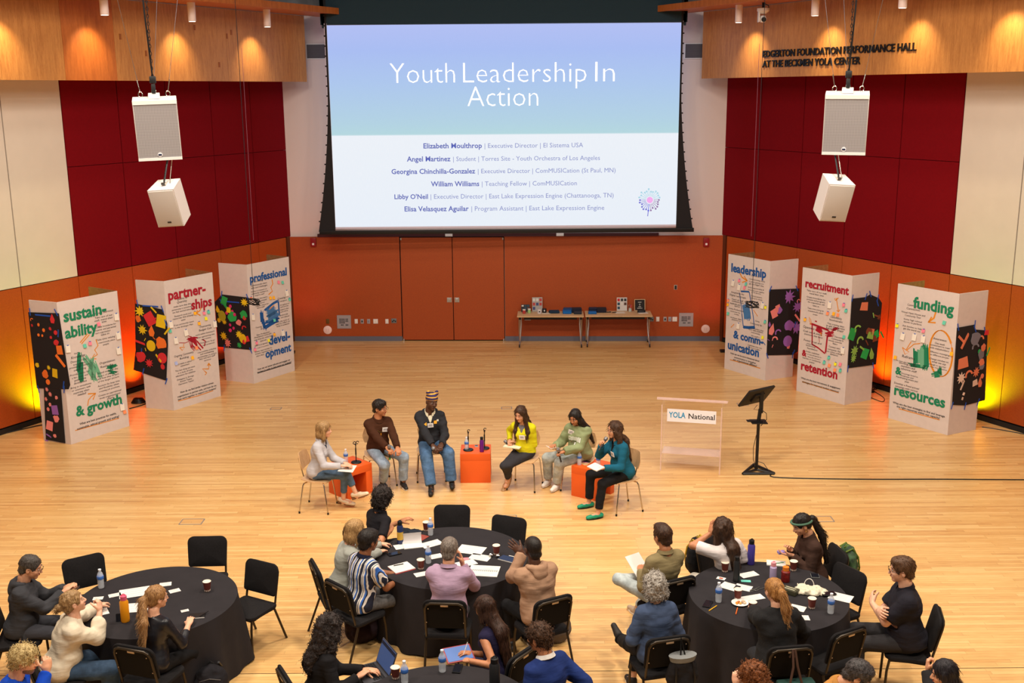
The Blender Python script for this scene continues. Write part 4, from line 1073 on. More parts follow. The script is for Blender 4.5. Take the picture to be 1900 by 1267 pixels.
        o.matrix_basis = Matrix.Translation((u, v, 0)) @ Matrix.Rotation(a, 4, 'Z')
        if rnd.random() < 0.6 or c == 'w':
            o2 = MB().box((0, 0, 0), (0.034, 0.012, 0.003)).obj('blue_tape', m_bluetape, fp, smooth=0)
            o2.matrix_basis = Matrix.Translation((u + 0.005, v + h / 2, 0.009)) @ Matrix.Rotation(a + rnd.uniform(-.4, .4), 4, 'Z')
    # black craft paper taped round the side panel, with its cut paper shapes
    for pi_, poly in enumerate(b['bp']):
        q = MB()
        q.prism([(x, y) for x, y in poly], 0.003, None, 0.006 + 0.002 * pi_)
        bpo = q.obj('black_paper', m_blackpaper, sp, smooth=0)
        for i, (x, y) in enumerate(poly):
            if pi_ == 0 and (y > 1.4 or y < 1.15):
                o2 = MB().box((0, 0, 0), (0.02, 0.13, 0.002)).obj('blue_tape', m_bluetape, sp, smooth=0)
                o2.matrix_basis = Matrix.Translation((min(max(x, 0.02), Ws - 0.02), y + (0.01 if y > 1.3 else -0.01), 0.0125)) @ Matrix.Rotation(rnd.uniform(-.5, .5), 4, 'Z')
    if key in 'PSD':
        o2 = MB().box((0.30, b['bp'][0][0][1] + (0.03 if key == 'D' else -0.03), 0.012), (0.34, 0.025, 0.002)).obj('blue_tape', m_bluetape, sp, smooth=0)
    for i, (u, v, r, c, kd) in enumerate(b['cu']):
        ol = cut_outline(kd, r * 1.3, rnd)
        q = MB()
        q.prism(ol, 0.004, None, 0.0)
        o = q.obj('paper_cutout', paint(c), sp, smooth=0)
        o.matrix_basis = Matrix.Translation((u, v, 0.0125 + 0.0015 * (i % 3)))
        o.rotation_euler = (0, rnd.uniform(-.12, .12), rnd.uniform(-.3, .3))

# floor lamps (coloured LED washes) set behind the stands
for nm, p, col, e, tg in (('yellow', (-8.15, 18.78, 0.06), (0.72, 1.0, 0.0), 520, (-8.55, 18.69, 1.3)), ('orange', (-7.15, 20.6, 0.06), (1.0, 0.20, 0.01), 420, (-7.54, 20.64, 1.2)), ('orange', (-5.95, 22.7, 0.06), (1.0, 0.12, 0.05), 90, (-6.28, 23.05, 1.2)),
                          ('red', (-5.0, 23.9, 0.06), (1.0, 0.14, 0.10), 55, (-4.95, 25.1, 2.2)),
                          ('red', (4.75, 23.7, 0.06), (1.0, 0.14, 0.10), 55, (4.6, 24.9, 2.2)), ('orange', (5.8, 22.3, 0.06), (1.0, 0.12, 0.05), 90, (6.13, 22.51, 1.2)), ('orange', (6.95, 20.3, 0.06), (1.0, 0.20, 0.01), 420, (7.28, 20.36, 1.2)), ('yellow', (8.0, 18.45, 0.06), (0.55, 1.0, 0.0), 480, (8.38, 18.31, 1.2))):
    t = empty('led_uplight', (p[0], p[1], 0), label='floor lamp washing the %s wall %s, %s' % ('left' if p[0] < 0 else 'right', nm, 'in the back corner' if p[1] > 23 else 'behind the first stand' if nm == 'yellow' else 'behind the second stand' if p[1] < 21.5 else 'behind the third stand'), cat='lamp', group='coloured floor uplights')
    dv = (Vector(tg) - Vector(p)).normalized()
    MB().box((0, 0, 0.025), (0.14, 0.14, 0.05), ch=0.006).obj('housing', m_black, t)
    q = Vector(p) + Vector((0, 0, 0.03))
    light('led_lamp', 'SPOT', q, e, col, tg, 0.12, spot=100, blend=1.0)

# cables on the floor
def cable(name, pts, r, mat_, label, cat='cable', parent=None):
    n = []
    P = [Vector(p) for p in pts]
    for i in range(len(P) - 1):
        p0, p1, p2, p3 = P[max(i - 1, 0)], P[i], P[i + 1], P[min(i + 2, len(P) - 1)]
        for k in range(5):
            t = k / 5
            n.append(0.5 * ((2 * p1) + (-p0 + p2) * t + (2 * p0 - 5 * p1 + 4 * p2 - p3) * t * t + (-p0 + 3 * p1 - 3 * p2 + p3) * t ** 3))
    n.append(P[-1])
    o = MB().tube(n, r, 6).obj(name, mat_, parent)
    if label:
        setp(o, label, cat)
    return o


g = lambda x, y: tuple(W(x, y, 0.008))
cable('cable', [g(1430, 880), g(1447, 886), g(1600, 889), g(1750, 889), g(1905, 890)], 0.009, m_black, 'long straight black cable crossing the floor from the monitor stand to the right')
cable('cable', [g(0, 806), g(60, 792), g(80, 788)], 0.012, m_black, 'black cable along the wall base at the far left')
cable('cable', [g(240, 758), g(262, 752), g(272, 748)], 0.01, m_black, 'black cable running between the two left front stands')
cable('cable', [g(1822, 792), g(1850, 796), g(1905, 806)], 0.008, m_black, 'thin black cable trailing from the rightmost stand to the right edge')
cable('cable', [g(1622, 726), g(1640, 738), g(1636, 745), g(1610, 735)], 0.007, m_black, 'black cable loop behind the recruitment stand')
cp = W(257, 747, 0)
t = MB()
for k in range(5):
    t.tube([(cp.x + (0.13 - .01 * k) * math.cos(a), cp.y + (0.1 - .006 * k) * math.sin(a), 0.012 + 0.016 * k + 0.004 * math.sin(3 * a)) for a in [j * math.pi / 9 for j in range(18)]], 0.009, 5, closed=True)
setp(t.obj('cable_coil', m_black), 'coiled black cable on the floor beside the partnerships stand', 'cable')
cp = W(1612, 722, 0)
t = MB()
for k in range(4):
    t.tube([(cp.x + (0.16 - .02 * k) * math.cos(a), cp.y + (0.08 + .01 * k) * math.sin(a), 0.01 + 0.014 * k + 0.02 * (1 + math.sin(2 * a + k))) for a in [j * math.pi / 9 for j in range(18)]], 0.007, 5, closed=True)
setp(t.obj('cable_coil', m_black), 'loose black cable coil behind the recruitment stand', 'cable')

# ------------------------------------------------------------------ hung loudspeakers
m_box = M('white_speaker_box', (214, 206, 202), 0.55, bump=0.15, bs=200)
m_grille = grille_mat()
for side, x, x2, yaw2 in (('left', -4.475, -4.42, -5), ('right', 4.25, 4.18, 5)):
    top = 5.68
    s1_ = empty('loudspeaker', (x, 14.0, 4.92), rad(17 if side == 'left' else -17), label='large white loudspeaker with perforated grille hung at the %s, upper one of the pair' % side, cat='loudspeaker', group='hung loudspeakers')
    tilt = Matrix.Translation((0, 0, 0.38)) @ Matrix.Rotation(rad(-1.5 if side == 'left' else 0.5), 4, 'Y') @ Matrix.Rotation(rad(8), 4, 'X') @ Matrix.Translation((0, 0, -0.38))
    MB().box((0, 0.17, 0.38), (0.535, 0.34, 0.76), X=tilt, ch=0.006).obj('cabinet', m_box, s1_)
    MB().box((0, -0.006, 0.38), (0.515, 0.012, 0.69), X=tilt).obj('grille', m_grille, s1_)
    b_ = MB().box((0, -0.014, 0.735), (0.535, 0.012, 0.05), X=tilt).box((0, -0.014, 0.02), (0.535, 0.012, 0.035), X=tilt)
    b_.obj('edge_strip', m_whitemetal, s1_, smooth=0)
    lg = MB().lathe([(0.03, 0.0), (0.03, 0.006), (0.001, 0.006)], 16, X=tilt @ Matrix.Translation((0.0, -0.013, 0.075)) @ Matrix.Rotation(math.pi / 2, 4, 'X'))
    lg.obj('badge', M('badge_white', (225, 225, 230), 0.4), s1_)
    MB().box((0, -0.022, 0.075), (0.04, 0.004, 0.02), X=tilt).obj('badge_emblem', M('badge_navy', (24, 36, 70), 0.4), s1_)
    MB().box((0, 0.17, 0.79), (0.14, 0.2, 0.05), X=tilt, ch=0.005).obj('top_bracket', m_whitemetal, s1_)
    for sx, sy in ((-0.16, 0.05), (0.17, 0.05), (0.0, 0.28)):
        r_ = MB()
        p = tilt @ Vector((sx, sy, 0.79))
        r_.tube([p + Vector((0.025 * math.cos(a), 0, 0.035 + 0.035 * math.sin(a))) for a in [j * math.pi / 6 for j in range(12)]], 0.007, 6, closed=True)
        r_.obj('shackle', m_chrome, s1_)
        e_ = Vector((sx * 3.4 + (0.25 if side == 'left' else -0.25) * (1 if sx == 0 else 0), sy, 3.2))
        MB().tube([p + Vector((0, 0, 0.06)), p + (e_ - p) * 0.08 + Vector((0, 0, 0.02))], 0.006, 6).obj('turnbuckle', m_chrome, s1_)
        MB().tube([p + Vector((0, 0, 0.06)), e_], 0.0028, 5).obj('steel_wire', m_chrome, s1_)
    # chain hoist
    hk = tilt @ Vector((0, 0.15, 0.80))
    MB().box(hk + Vector((0, 0, 0.08)), (0.05, 0.05, 0.12), ch=0.01).box(hk + Vector((0, 0, 0.19)), (0.08, 0.07, 0.09), ch=0.015).obj('hook_block', m_black, s1_)
    ch = MB()
    for k in range(52):
        z = hk.z + 0.24 + k * 0.045
        X_ = Matrix.Translation((hk.x - 0.0 + (0.03 if side == 'left' else -0.03) * 0 + 0.0, hk.y, z)) @ Matrix.Rotation((k % 2) * math.pi / 2, 4, 'Z')
        ch.tube([X_ @ Vector((0.011 * math.cos(a), 0, 0.027 * math.sin(a))) for a in [j * math.pi / 4 for j in range(8)]], 0.0045, 4, closed=True)
    ch.obj('chain', m_black, s1_)['kind'] = 'stuff'
    MB().tube([hk + Vector((0, 0.03, 0.22)), hk + Vector((0.035 * (-1 if side == 'left' else 1), 0.03, 1.0)), hk + Vector((0.07 * (-1 if side == 'left' else 1), 0.03, 2.6))], 0.012, 6).obj('black_cable', m_black, s1_)
    # smaller speaker below
    s2_ = empty('loudspeaker', (x2, 14.05, 4.09), 0, label='smaller white wedge loudspeaker hung at the %s under the grilled one' % side, cat='loudspeaker', group='hung loudspeakers')
    t2 = Matrix.Translation((0, 0.0, 0.36)) @ Matrix.Rotation(rad(yaw2), 4, 'Z') @ Matrix.Rotation(rad(20), 4, 'X') @ Matrix.Rotation(rad(-4 if side == 'left' else 4), 4, 'Y')
    MB().prism([(-0.175, -0.16), (0.175, -0.16), (0.15, 0.17), (-0.15, 0.17)], 0.52, t2, -0.34).obj('cabinet', m_box, s2_)
    MB().box((0, -0.166, -0.08), (0.33, 0.014, 0.49), X=t2, ch=0.004).obj('front_grille', M('white_cloth_grille', (196, 188, 182), 0.8, bump=0.2, bs=300), s2_)
    MB().box((0.0, -0.176, -0.27), (0.05, 0.006, 0.02), X=t2).obj('badge', M('badge_dark', (40, 34, 34), 0.4), s2_)
    u = MB()
    u.tube([t2 @ Vector((0, 0.0, 0.18)), t2 @ Vector((0, 0.02, 0.22)), Vector((0.0, 0.1, 0.86))], 0.012, 6)
    u.obj('hanging_strap', m_black, s2_)
    MB().tube([t2 @ Vector((0.06, 0.03, 0.18)), Vector((0.05, 0.12, 0.85))], 0.006, 6).obj('steel_wire', m_chrome, s2_)
    MB().box(t2 @ Vector((0, 0.0, 0.195)), (0.05, 0.1, 0.03)).obj('top_bracket', m_chrome, s2_)

# camera on the right fascia
pc = XR @ Vector((on_frame(XR, 1.2, 1420, 20).x, 1.25, 7.40))
t = empty('ceiling_camera', pc, label='white swivelling camera hanging from the right plywood canopy', cat='camera')
MB().tube([(0, 0, 0.0), (0, 0, -0.1)], 0.03, 10).tube([(0.02, 0, -0.02), (0.1, 0, -0.06), (0.11, 0, -0.16)], 0.008, 6).obj('mount', m_black, t)
MB().lathe([(0.03, -0.1), (0.12, -0.11), (0.12, -0.16), (0.07, -0.2), (0.06, -0.21)], 20).obj('base', m_whitemetal, t)
MB().box((-0.085, 0, -0.27), (0.03, 0.12, 0.2), ch=0.012).obj('yoke', m_whitemetal, t)
MB().lathe([(0.001, -0.07), (0.05, -0.06), (0.075, 0), (0.05, 0.06), (0.001, 0.07)], 18, c=(0, 0, 0), X=Matrix.Translation((0, 0, -0.31))).obj('head', m_whitemetal, t)
MB().lathe([(0.045, 0.05), (0.045, 0.095), (0.001, 0.096)], 18, X=Matrix.Translation((0, 0, -0.31)) @ Matrix.Rotation(rad(100), 4, 'X')).obj('lens', m_black, t)

# thin cables and hung microphones
for x0, yy, px, ztop, zb, lab in ((0, 20.3, 471, 9.9, None, 'thin black cable with a tangled microphone hanging before the professional stand'), (0, 20.3, 1395, 9.9, None, 'thin black cable with a tangled microphone hanging before the leadership stand')):
    p = WY(px, 560 if px < 900 else 565, 20.6)
    t = empty('hanging_microphone', (p.x, 20.6, p.z), label=lab, cat='microphone', group='hanging microphones')
    MB().tube([(0, 0, 0.05), (0, 0, 9.9 - p.z)], 0.0055, 5).obj('cable', m_black, t)
    q = MB()
    rnd = random.Random(int(px))
    for k in range(7):
        aa = rnd.uniform(0, 3)
        q.tube([Vector((rnd.uniform(.08, .14) * math.cos(a + aa), rnd.uniform(.03, .06) * math.sin(a), 0.06 * math.sin(a * 1 + k) + 0.0)) for a in [j * math.pi / 8 for j in range(16)]], 0.006, 4, closed=True)
    q.tube([(0, 0, 0.05), (0.06, 0, -0.02), (0.13, 0, 0.01)], 0.012, 6)
    q.obj('coiled_cable', m_black, t)
for px, lab in ((462, 'thin pale hanging wire in front of the left red panels'), (1396, 'thin pale hanging wire in front of the right red panels')):
    p = WY(px + (8 if px < 900 else -2), 440, 21.5)
    o = MB().tube([(p.x, 21.5, 2.9), (p.x, 21.5, 6.6)], 0.004, 5).obj('hanging_wire', M('pale_wire', (150, 90, 110), 0.4), None)
    setp(o, lab, 'wire')

# ------------------------------------------------------------------ chairs
m_uph = M('charcoal_upholstery', (30, 28, 29), 0.95, var=0.15, vs=60, bump=0.4, bs=250, spec=0.2)
m_frame = M('bronze_black_tube', (58, 48, 36), 0.4, 0.5)
m_shell = M('black_plastic_back', (17, 15, 15), 0.85, spec=0.2)
m_handle = M('bright_handle_slot', (196, 170, 140), 0.35, 0.4)


def xyz(o, v, X):
    return X @ Vector(v)


def cushion(out, th, X, puff=0.012):
    """rounded cushion: outline extruded with softened rims"""
    mb = MB()
    n = len(out)
    cx = sum(p[0] for p in out) / n
    cy = sum(p[1] for p in out) / n
    rings = []
    for k, (ins, z) in enumerate(((0.02, 0.0), (0.004, 0.006), (0.0, th * .5), (0.006, th * .85), (0.028, th), (0.10, th + puff))):
        L = []
        for x, y in out:
            d = Vector((cx - x, cy - y))
            l = d.length
            d = d / l if l > 0 else d
            L.append((x + d.x * min(ins, l), y + d.y * min(ins, l), z))
        rings.append(L)
    vs = [p for r in rings for p in r] + [(cx, cy, th + puff * 1.2)]
    fs = [tuple(range(n))[::-1]]
    for r in range(len(rings) - 1):
        for k in range(n):
            k2 = (k + 1) % n
            fs.append((r * n + k, r * n + k2, (r + 1) * n + k2, (r + 1) * n + k))
    c = len(vs) - 1
    b0 = (len(rings) - 1) * n
    fs += [(b0 + k, b0 + (k + 1) % n, c) for k in range(n)]
    mb.add(vs, fs, X)
    return mb


def make_black_chair():
    t = empty('orchestra_chair', (0, 0, 0))
    cushion(rrect(0.46, 0.43, 0.05, 4, 0.09), 0.045, Matrix.Translation((0, 0.215, 0.42)) @ Matrix.Scale(-1, 4, (0, 1, 0))).obj('seat', m_uph, t)
    Xb = Matrix.Translation((0, -0.185, 0.50)) @ Matrix.Rotation(rad(80 + 21), 4, 'X')
    # rotate so that outline y goes up and cushion z faces forward
    Xb = Matrix(((1, 0, 0, 0), (0, -math.sin(rad(13)), math.cos(rad(13)), -0.205), (0, math.cos(rad(13)), math.sin(rad(13)), 0.535), (0, 0, 0, 1)))
    out = [(x * (0.95 + 0.05 * y / 0.34), y) for x, y in rrect(0.45, 0.345, 0.075, 5, 0.03)]
    cushion(out, 0.035, Xb).obj('backrest', m_uph, t)
    MB().prism([(x * 0.9, 0.015 + y * 0.93) for x, y in out], 0.008, Xb, -0.010).obj('back_board', m_shell, t)
    fr = MB()
    w_ = 0.196
    loop = [(-w_, -0.09), (-w_, 0.26), (-w_ + 0.02, 0.305), (-w_ + 0.06, 0.325), (w_ - 0.06, 0.325), (w_ - 0.02, 0.305), (w_, 0.26), (w_, -0.09)]
    pts = [Xb @ Vector((x, y, -0.014)) for x, y in loop]
    pts = [Vector((-0.205, -0.17, 0.42))] + pts + [Vector((0.205, -0.17, 0.42))]
    fr.tube(pts, 0.012, 8)
    fr.obj('back_frame', m_frame, t)
    MB().box((0, 0.305, -0.022), (0.075, 0.02, 0.008), X=Xb, ch=0.003).obj('handle', m_handle, t)  # pale plate: light showing through the handle hole, put into its colour
    for sx, sy in ((-.16, .27), (.16, .27), (-.185, .1), (.185, .1)):
        MB().box((sx, sy, -0.027), (0.008, 0.008, 0.004), X=Xb).obj('rivet', m_handle, t)
    for s in (-1, 1):
        MB().tube([(s * 0.195, 0.17, 0.42), (s * 0.2, 0.19, 0.3), (s * 0.205, 0.20, 0.0)], 0.0125, 8).obj('leg', m_frame, t)
        MB().tube([(s * 0.205, -0.17, 0.42), (s * 0.208, -0.2, 0.34), (s * 0.215, -0.33, 0.0)], 0.0125, 8).obj('leg', m_frame, t)
    MB().tube([(-0.2, 0.17, 0.412), (-0.205, -0.17, 0.412), (0.205, -0.17, 0.412), (0.2, 0.17, 0.412)], 0.011, 8, closed=True).obj('seat_frame', m_frame, t)
    return t


BC = make_black_chair()
freeze(BC)
BC_used = [False]


def black_chair(x, y, yaw, label, group='black orchestra chairs'):
    """yaw: world direction the sitter faces, degrees from +x"""
    if not BC_used[0]:
        BC_used[0] = True
        o = BC
    else:
        o = copy_tree(BC)
    o.location = (x, y, 0)
    o.rotation_euler = (0, 0, rad(yaw - 90))
    return setp(o, label, 'chair', group)


m_ply = wood('pale_ash_ply', (196, 150, 104), (222, 182, 136), (8, 8, 2), 0.4, ns=2)
m_plyedge = M('ply_edge', (150, 112, 72), 0.6)


def make_wood_chair():
    t = empty('plywood_chair', (0, 0, 0))
    # seat: curved shell
    def shell(w, d, n, m, shape, bend, th, X):
        vs, fs = [], []
        N = n + 1
        for sgn in (0, 1):
            for j in range(m + 1):
                for i in range(N):
                    u, v = i / n * 2 - 1, j / m * 2 - 1
                    x, y = shape(u, v)
                    vs.append((x, y, bend(u, v) - th * sgn))
        K = (m + 1) * N
        for j in range(m):
            for i in range(n):
                a = j * N + i
                fs.append((a, a + 1, a + N + 1, a + N))
                fs.append((K + a, K + a + N, K + a + N + 1, K + a + 1))
        rim = [i for i in range(N)] + [j * N + n for j in range(1, m + 1)] + [m * N + i for i in range(n - 1, -1, -1)] + [j * N for j in range(m - 1, 0, -1)]
        for a, b in zip(rim, rim[1:] + rim[:1]):
            fs.append((a, K + a, K + b, b))
        return MB().add(vs, fs, X)
    sq = lambda w, d, top, bot: (lambda u, v: (u * (w / 2) * (1 - 0.10 * v * v) * (top if v > 0 else bot) ** abs(v), v * d / 2 * (1 - 0.10 * u * u)))
    shell(0, 0, 10, 10, sq(0.43, 0.41, 1.0, 0.86), lambda u, v: 0.018 * u * u + (0.03 * max(0, -v - 0.4) - 0.05 * max(0, v - 0.55) ** 2) + 0.0, 0.011, Matrix.Translation((0, 0.0, 0.455))).obj('seat', m_ply, t)
    Xb = Matrix(((1, 0, 0, 0), (0, -math.sin(rad(14)), -math.cos(rad(14)), -0.225), (0, math.cos(rad(14)), -math.sin(rad(14)), 0.715), (0, 0, 0, 1)))
    shell(0, 0, 10, 8, sq(0.38, 0.235, 0.86, 0.98), lambda u, v: -0.045 * u * u, 0.011, Xb).obj('backrest', m_ply, t)
    MB().tube([(0, 0.0, 0.435), (0, -0.16, 0.43), (0, -0.20, 0.46), (0, -0.232, 0.60), (0, -0.262, 0.74)], 0.0095, 8).obj('spine', m_chrome, t)
    for s in (-1, 1):
        for (y0, y1) in ((0.14, 0.20), (-0.14, -0.215)):
            lg = MB().tube([(s * 0.03, y0 * .5, 0.434), (s * 0.17, y0, 0.432), (s * 0.188, y0 * 1.08, 0.405), (s * 0.215, y1, 0.015)], 0.0095, 8).obj('leg', m_chrome, t)
            MB().tube([(s * 0.2148, y1, 0.03), (s * 0.2155, y1 * 1.002, 0.0)], 0.0135, 8).obj('foot_cap', m_black, lg)
    for sx in (-0.05, 0.05):
        MB().lathe([(0.006, 0), (0.006, 0.002)], 8, X=Xb @ Matrix.Translation((sx * 0.3, -0.02, 0.002))).obj('screw', m_alu, t)
    return t


WC = make_wood_chair()
freeze(WC)
WC_used = [False]


def wood_chair(x, y, yaw, label):
    if not WC_used[0]:
        WC_used[0] = True
        o = WC
    else:
        o = copy_tree(WC)
    o.location = (x, y, 0)
    o.rotation_euler = (0, 0, rad(yaw - 90))
    return setp(o, label, 'chair', 'plywood and chrome panel chairs')


# orange cubes
m_cube = M('orange_lacquer', (226, 92, 28), 0.45)


def cube_stool(x, y, rz, label, mirror=1):
    t = empty('cube_table', (x, y, 0), rad(rz), label, 'side table', 'orange cube side tables')
    a = 0.2285
    th = 0.09
    mb = MB()
    # C profile extruded along y: top slab, one full side, one leg, open notch low on one side
    mb.box((0, 0, 0.457 - 0.055), (2 * a, 2 * a, 0.11), ch=0.002)
    mb.box((mirror * (a - 0.055), 0, 0.1735), (0.11, 2 * a, 0.347), ch=0.002)
    mb.box((mirror * (-a + 0.055), 0, 0.1735), (0.11, 2 * a, 0.347), ch=0.002)
    mb.box((0, 0.19, 0.1735), (2 * a - 0.22, 0.02, 0.347))
    mb.obj('shell', m_cube, t)
    return t


cube_stool(-2.395, 15.09, 45, 'orange cube side table with square opening beside the blonde moderator', 1)
c2 = cube_stool(-0.565, 15.675, 90, 'orange cube side table in the middle of the panel holding two microphone stands', 1)
cube_stool(1.165, 14.95, -35 + 90, 'orange cube side table behind the woman in the teal blazer', 1)

# ------------------------------------------------------------------ round tables with black cloths
m_cloth = cloth('black_tablecloth', (40, 37, 40), 0.85, 0.1, 0)


def round_table(cx, cy, r, label, clab, seed):
    rnd = random.Random(seed)
    t = empty('round_table', (cx, cy, 0), 0, label, 'table', 'round folding tables')
    MB().lathe([(r - 0.02, 0.705), (r - 0.012, 0.715), (r - 0.012, 0.738), (r - 0.02, 0.745), (0.001, 0.745)], 40).obj('tabletop', M('laminate_top', (170, 160, 150), 0.6), t)
    for s in (-1, 1):
        for q in (-1, 1):
            MB().tube([(s * r * .5, q * 0.25, 0.70), (s * r * .52, q * 0.32, 0.02), (s * r * .52, q * 0.33, 0.0)], 0.015, 8).obj('leg', m_frame, t)
    n, m = 144, 14
    vs, fs = [], []
    ph = [rnd.uniform(0, 6.28) for _ in range(4)]
    for j, rr in enumerate((0.25, 0.5, 0.75, 0.93)):
        for i in range(n):
            a = 2 * math.pi * i / n
            vs.append((rr * r * math.cos(a), rr * r * math.sin(a), 0.7495))
    for j in range(m + 1):
        tt = j / m
        z = 0.7495 - (0.006 if j == 1 else 0) - max(0, tt - 0.0) * 0.735
        for i in range(n):
            a = 2 * math.pi * i / n
            f = (math.sin(9 * a + ph[0] + 0.6 * math.sin(2 * a + ph[1])) * 0.6 + math.sin(17 * a + ph[2]) * 0.3 + math.sin(5 * a + ph[3]) * 0.3)
            rr = r + 0.004 + (0.04 + 0.078 * f) * tt ** 0.8 + 0.012 * tt
            vs.append((rr * math.cos(a), rr * math.sin(a), max(z, 0.012) + (0.012 * math.sin(9 * a + ph[0]) if j == m else 0)))
    R_ = 4 + m + 1
    for j in range(R_ - 1):
        for i in range(n):
            k = (i + 1) % n
            fs.append((j * n + i, (j + 1) * n + i, (j + 1) * n + k, j * n + k))
    vs.append((0, 0, 0.7495))
    for i in range(n):
        fs.append((len(vs) - 1, i, (i + 1) % n))
    c = MB().add(vs, fs).obj('tablecloth', m_cloth, None, (cx, cy, 0), smooth=50)
    setp(c, clab, 'tablecloth', 'black floor length tablecloths')


round_table(-3.63, 10.12, 0.80, 'round table on the left under a black cloth', 'black tablecloth on the left round table', 1)
round_table(-0.68, 11.13, 0.83, 'round table in the centre under a black cloth', 'black tablecloth on the centre round table below the panel', 2)
round_table(2.58, 10.14, 0.79, 'round table on the right under a black cloth', 'black tablecloth on the right round table', 3)
round_table(-0.60, 8.00, 0.80, 'round table at the bottom edge of the photo under a black cloth', 'black tablecloth on the round table cut by the bottom edge', 4)

# folding tables by the back wall
m_tt = wood('maple_laminate', (196, 160, 116), (216, 182, 138), (1, 6, 1), 0.5)
for x0, x1, y0, lab in ((0.13, 1.655, 24.52, 'left folding table with curved silver legs by the back wall'), (1.69, 3.22, 24.50, 'right folding table with curved silver legs by the back wall')):
    cxm = (x0 + x1) / 2
    t = empty('folding_table', (cxm, y0, 0), rad(-2), lab, 'table', 'folding tables by the back wall')
    L = x1 - x0
    MB().box((0, 0, 0.728), (L, 0.60, 0.028), ch=0.004).obj('tabletop', m_tt, t)
    MB().box((0, 0.05, 0.62), (L - 0.3, 0.03, 0.05)).obj('cross_bar', m_black, t)
    for s in (-1, 1):
        q = MB().tube([(s * (L / 2 - 0.08), 0.0, 0.70), (s * (L / 2 - 0.085), -0.03, 0.5), (s * (L / 2 - 0.07), -0.05, 0.30), (s * (L / 2 - 0.06), -0.20, 0.12), (s * (L / 2 - 0.05), -0.26, 0.05)], 0.02, 8)
        q.obj('leg', m_alu, t)
        q = MB().tube([(s * (L / 2 - 0.04), 0.05, 0.70), (s * (L / 2 - 0.04), 0.1, 0.30), (s * (L / 2 - 0.045), 0.26, 0.05)], 0.018, 8)
        q.obj('leg', m_alu, t)
        for yy in (-0.27, 0.26):
            MB().lathe([(0.033, -0.014), (0.037, -0.01), (0.037, 0.01), (0.033, 0.014)], 16, X=Matrix.Translation((s * (L / 2 - 0.05), yy, 0.037)) @ Matrix.Rotation(math.pi / 2, 4, 'Y')).obj('caster', m_black, t)
        MB().box((s * (L / 2 - 0.06), 0.0, 0.66), (0.05, 0.3, 0.06)).obj('bracket', m_black, t)

# acrylic lectern
m_acr = M('clear_acrylic', (250, 236, 228), 0.05, alpha=0.09)
m_acre = M('acrylic_edge', (232, 204, 198), 0.1, alpha=0.38)
lc = empty('acrylic_lectern', (2.77, 16.0, 0), rad(-14), 'clear acrylic lectern with a white sign on its front', 'lectern')
MB().box((0, -0.16, 0.53), (0.88, 0.012, 0.80)).obj('front_panel', m_acr, lc, smooth=0)
for s in (-1, 1):
    MB().box((s * 0.45, 0.0, 0.53), (0.016, 0.36, 1.06)).obj('side_panel', m_acr, lc, smooth=0)
    MB().box((s * 0.45, -0.182, 0.53), (0.018, 0.006, 1.06)).obj('panel_edge', m_acre, lc, smooth=0)
MB().box((0, 0.0, 0.28), (0.88, 0.32, 0.014)).obj('shelf', m_acre, lc, smooth=0)
XTp = Matrix.Translation((0, 0.02, 1.10)) @ Matrix.Rotation(rad(-13), 4, 'X')
MB().box((0, 0, 0), (1.06, 0.42, 0.018), X=XTp).obj('reading_top', m_acre, lc, smooth=0)
MB().box((0, -0.205, 0.018), (1.06, 0.012, 0.03), X=XTp).obj('top_lip', m_acre, lc, smooth=0)
sg_ = MB().box((0, -0.172, 0.90), (0.74, 0.008, 0.20)).obj('sign_board', M('white_sign', (232, 228, 232), 0.5), lc, smooth=0)
XS = Matrix(((1, 0, 0, 0), (0, 0, -1, -0.1775), (0, 1, 0, 0), (0, 0, 0, 1)))
q = MB()
put_text(q, "YOLA", -0.345, -0.09, 0.868, XS, bold=0.02, hscale=0.125)
q.obj('sign_lettering', M('sign_blue', (20, 140, 190), 0.6), sg_, smooth=0)
q = MB()
put_text(q, "National", -0.045, 0.35, 0.865, XS, bold=0.012, hscale=0.118)
q.obj('sign_lettering', M('sign_black', (40, 40, 44), 0.6), sg_, smooth=0)
q = MB()
for k in range(3):
    q.box((-0.37 + 0.0, -0.178, 0.84 + k * 0.05), (0.001, 0.001, 0.001))

# monitor on a stand
mn = empty('monitor_stand', (3.76, 15.86, 0), 0, 'black flat monitor tilted back on a black pole stand', 'monitor stand')
bs = MB()
P3 = [Vector((-0.24, -0.16, 0.02)), Vector((0.24, -0.16, 0.02)), Vector((0.02, 0.26, 0.02))]
for a in range(3):
    bs.tube([P3[a], P3[(a + 1) % 3]], 0.022, 6)
bs.tube([P3[0], (0, 0, 0.03)], 0.018, 6).tube([P3[1], (0, 0, 0.03)], 0.018, 6).tube([P3[2], (0, 0, 0.03)], 0.018, 6)
bs.obj('base', m_black, mn)
MB().tube([(0, 0, 0.02), (0.0, 0, 0.84)], 0.024, 10).tube([(0, 0, 0.8), (0.02, 0, 1.0)], 0.03, 8).box((0.03, 0, 1.12), (0.055, 0.04, 0.36)).obj('pole', m_black, mn)
MB().box((0, 0, 0.80), (0.24, 0.22, 0.015), ch=0.004).box((-0.06, 0, 0.815), (0.24, 0.1, 0.01), ch=0.003).obj('shelf', m_black, mn)
Xm = Matrix.Translation((-0.04, 0.03, 1.20)) @ Matrix.Rotation(rad(34), 4, 'Z') @ Matrix.Rotation(rad(38), 4, 'X')
MB().box((0, 0, 0), (0.54, 0.035, 0.36), X=Xm, ch=0.004).box((0, -0.03, 0), (0.2, 0.03, 0.16), X=Xm, ch=0.004).obj('monitor_back', M('monitor_black', (22, 18, 16), 0.6), mn)
MB().box((0, 0.019, 0), (0.50, 0.004, 0.32), X=Xm).obj('screen', M('monitor_glass', (10, 10, 14), 0.15), mn)
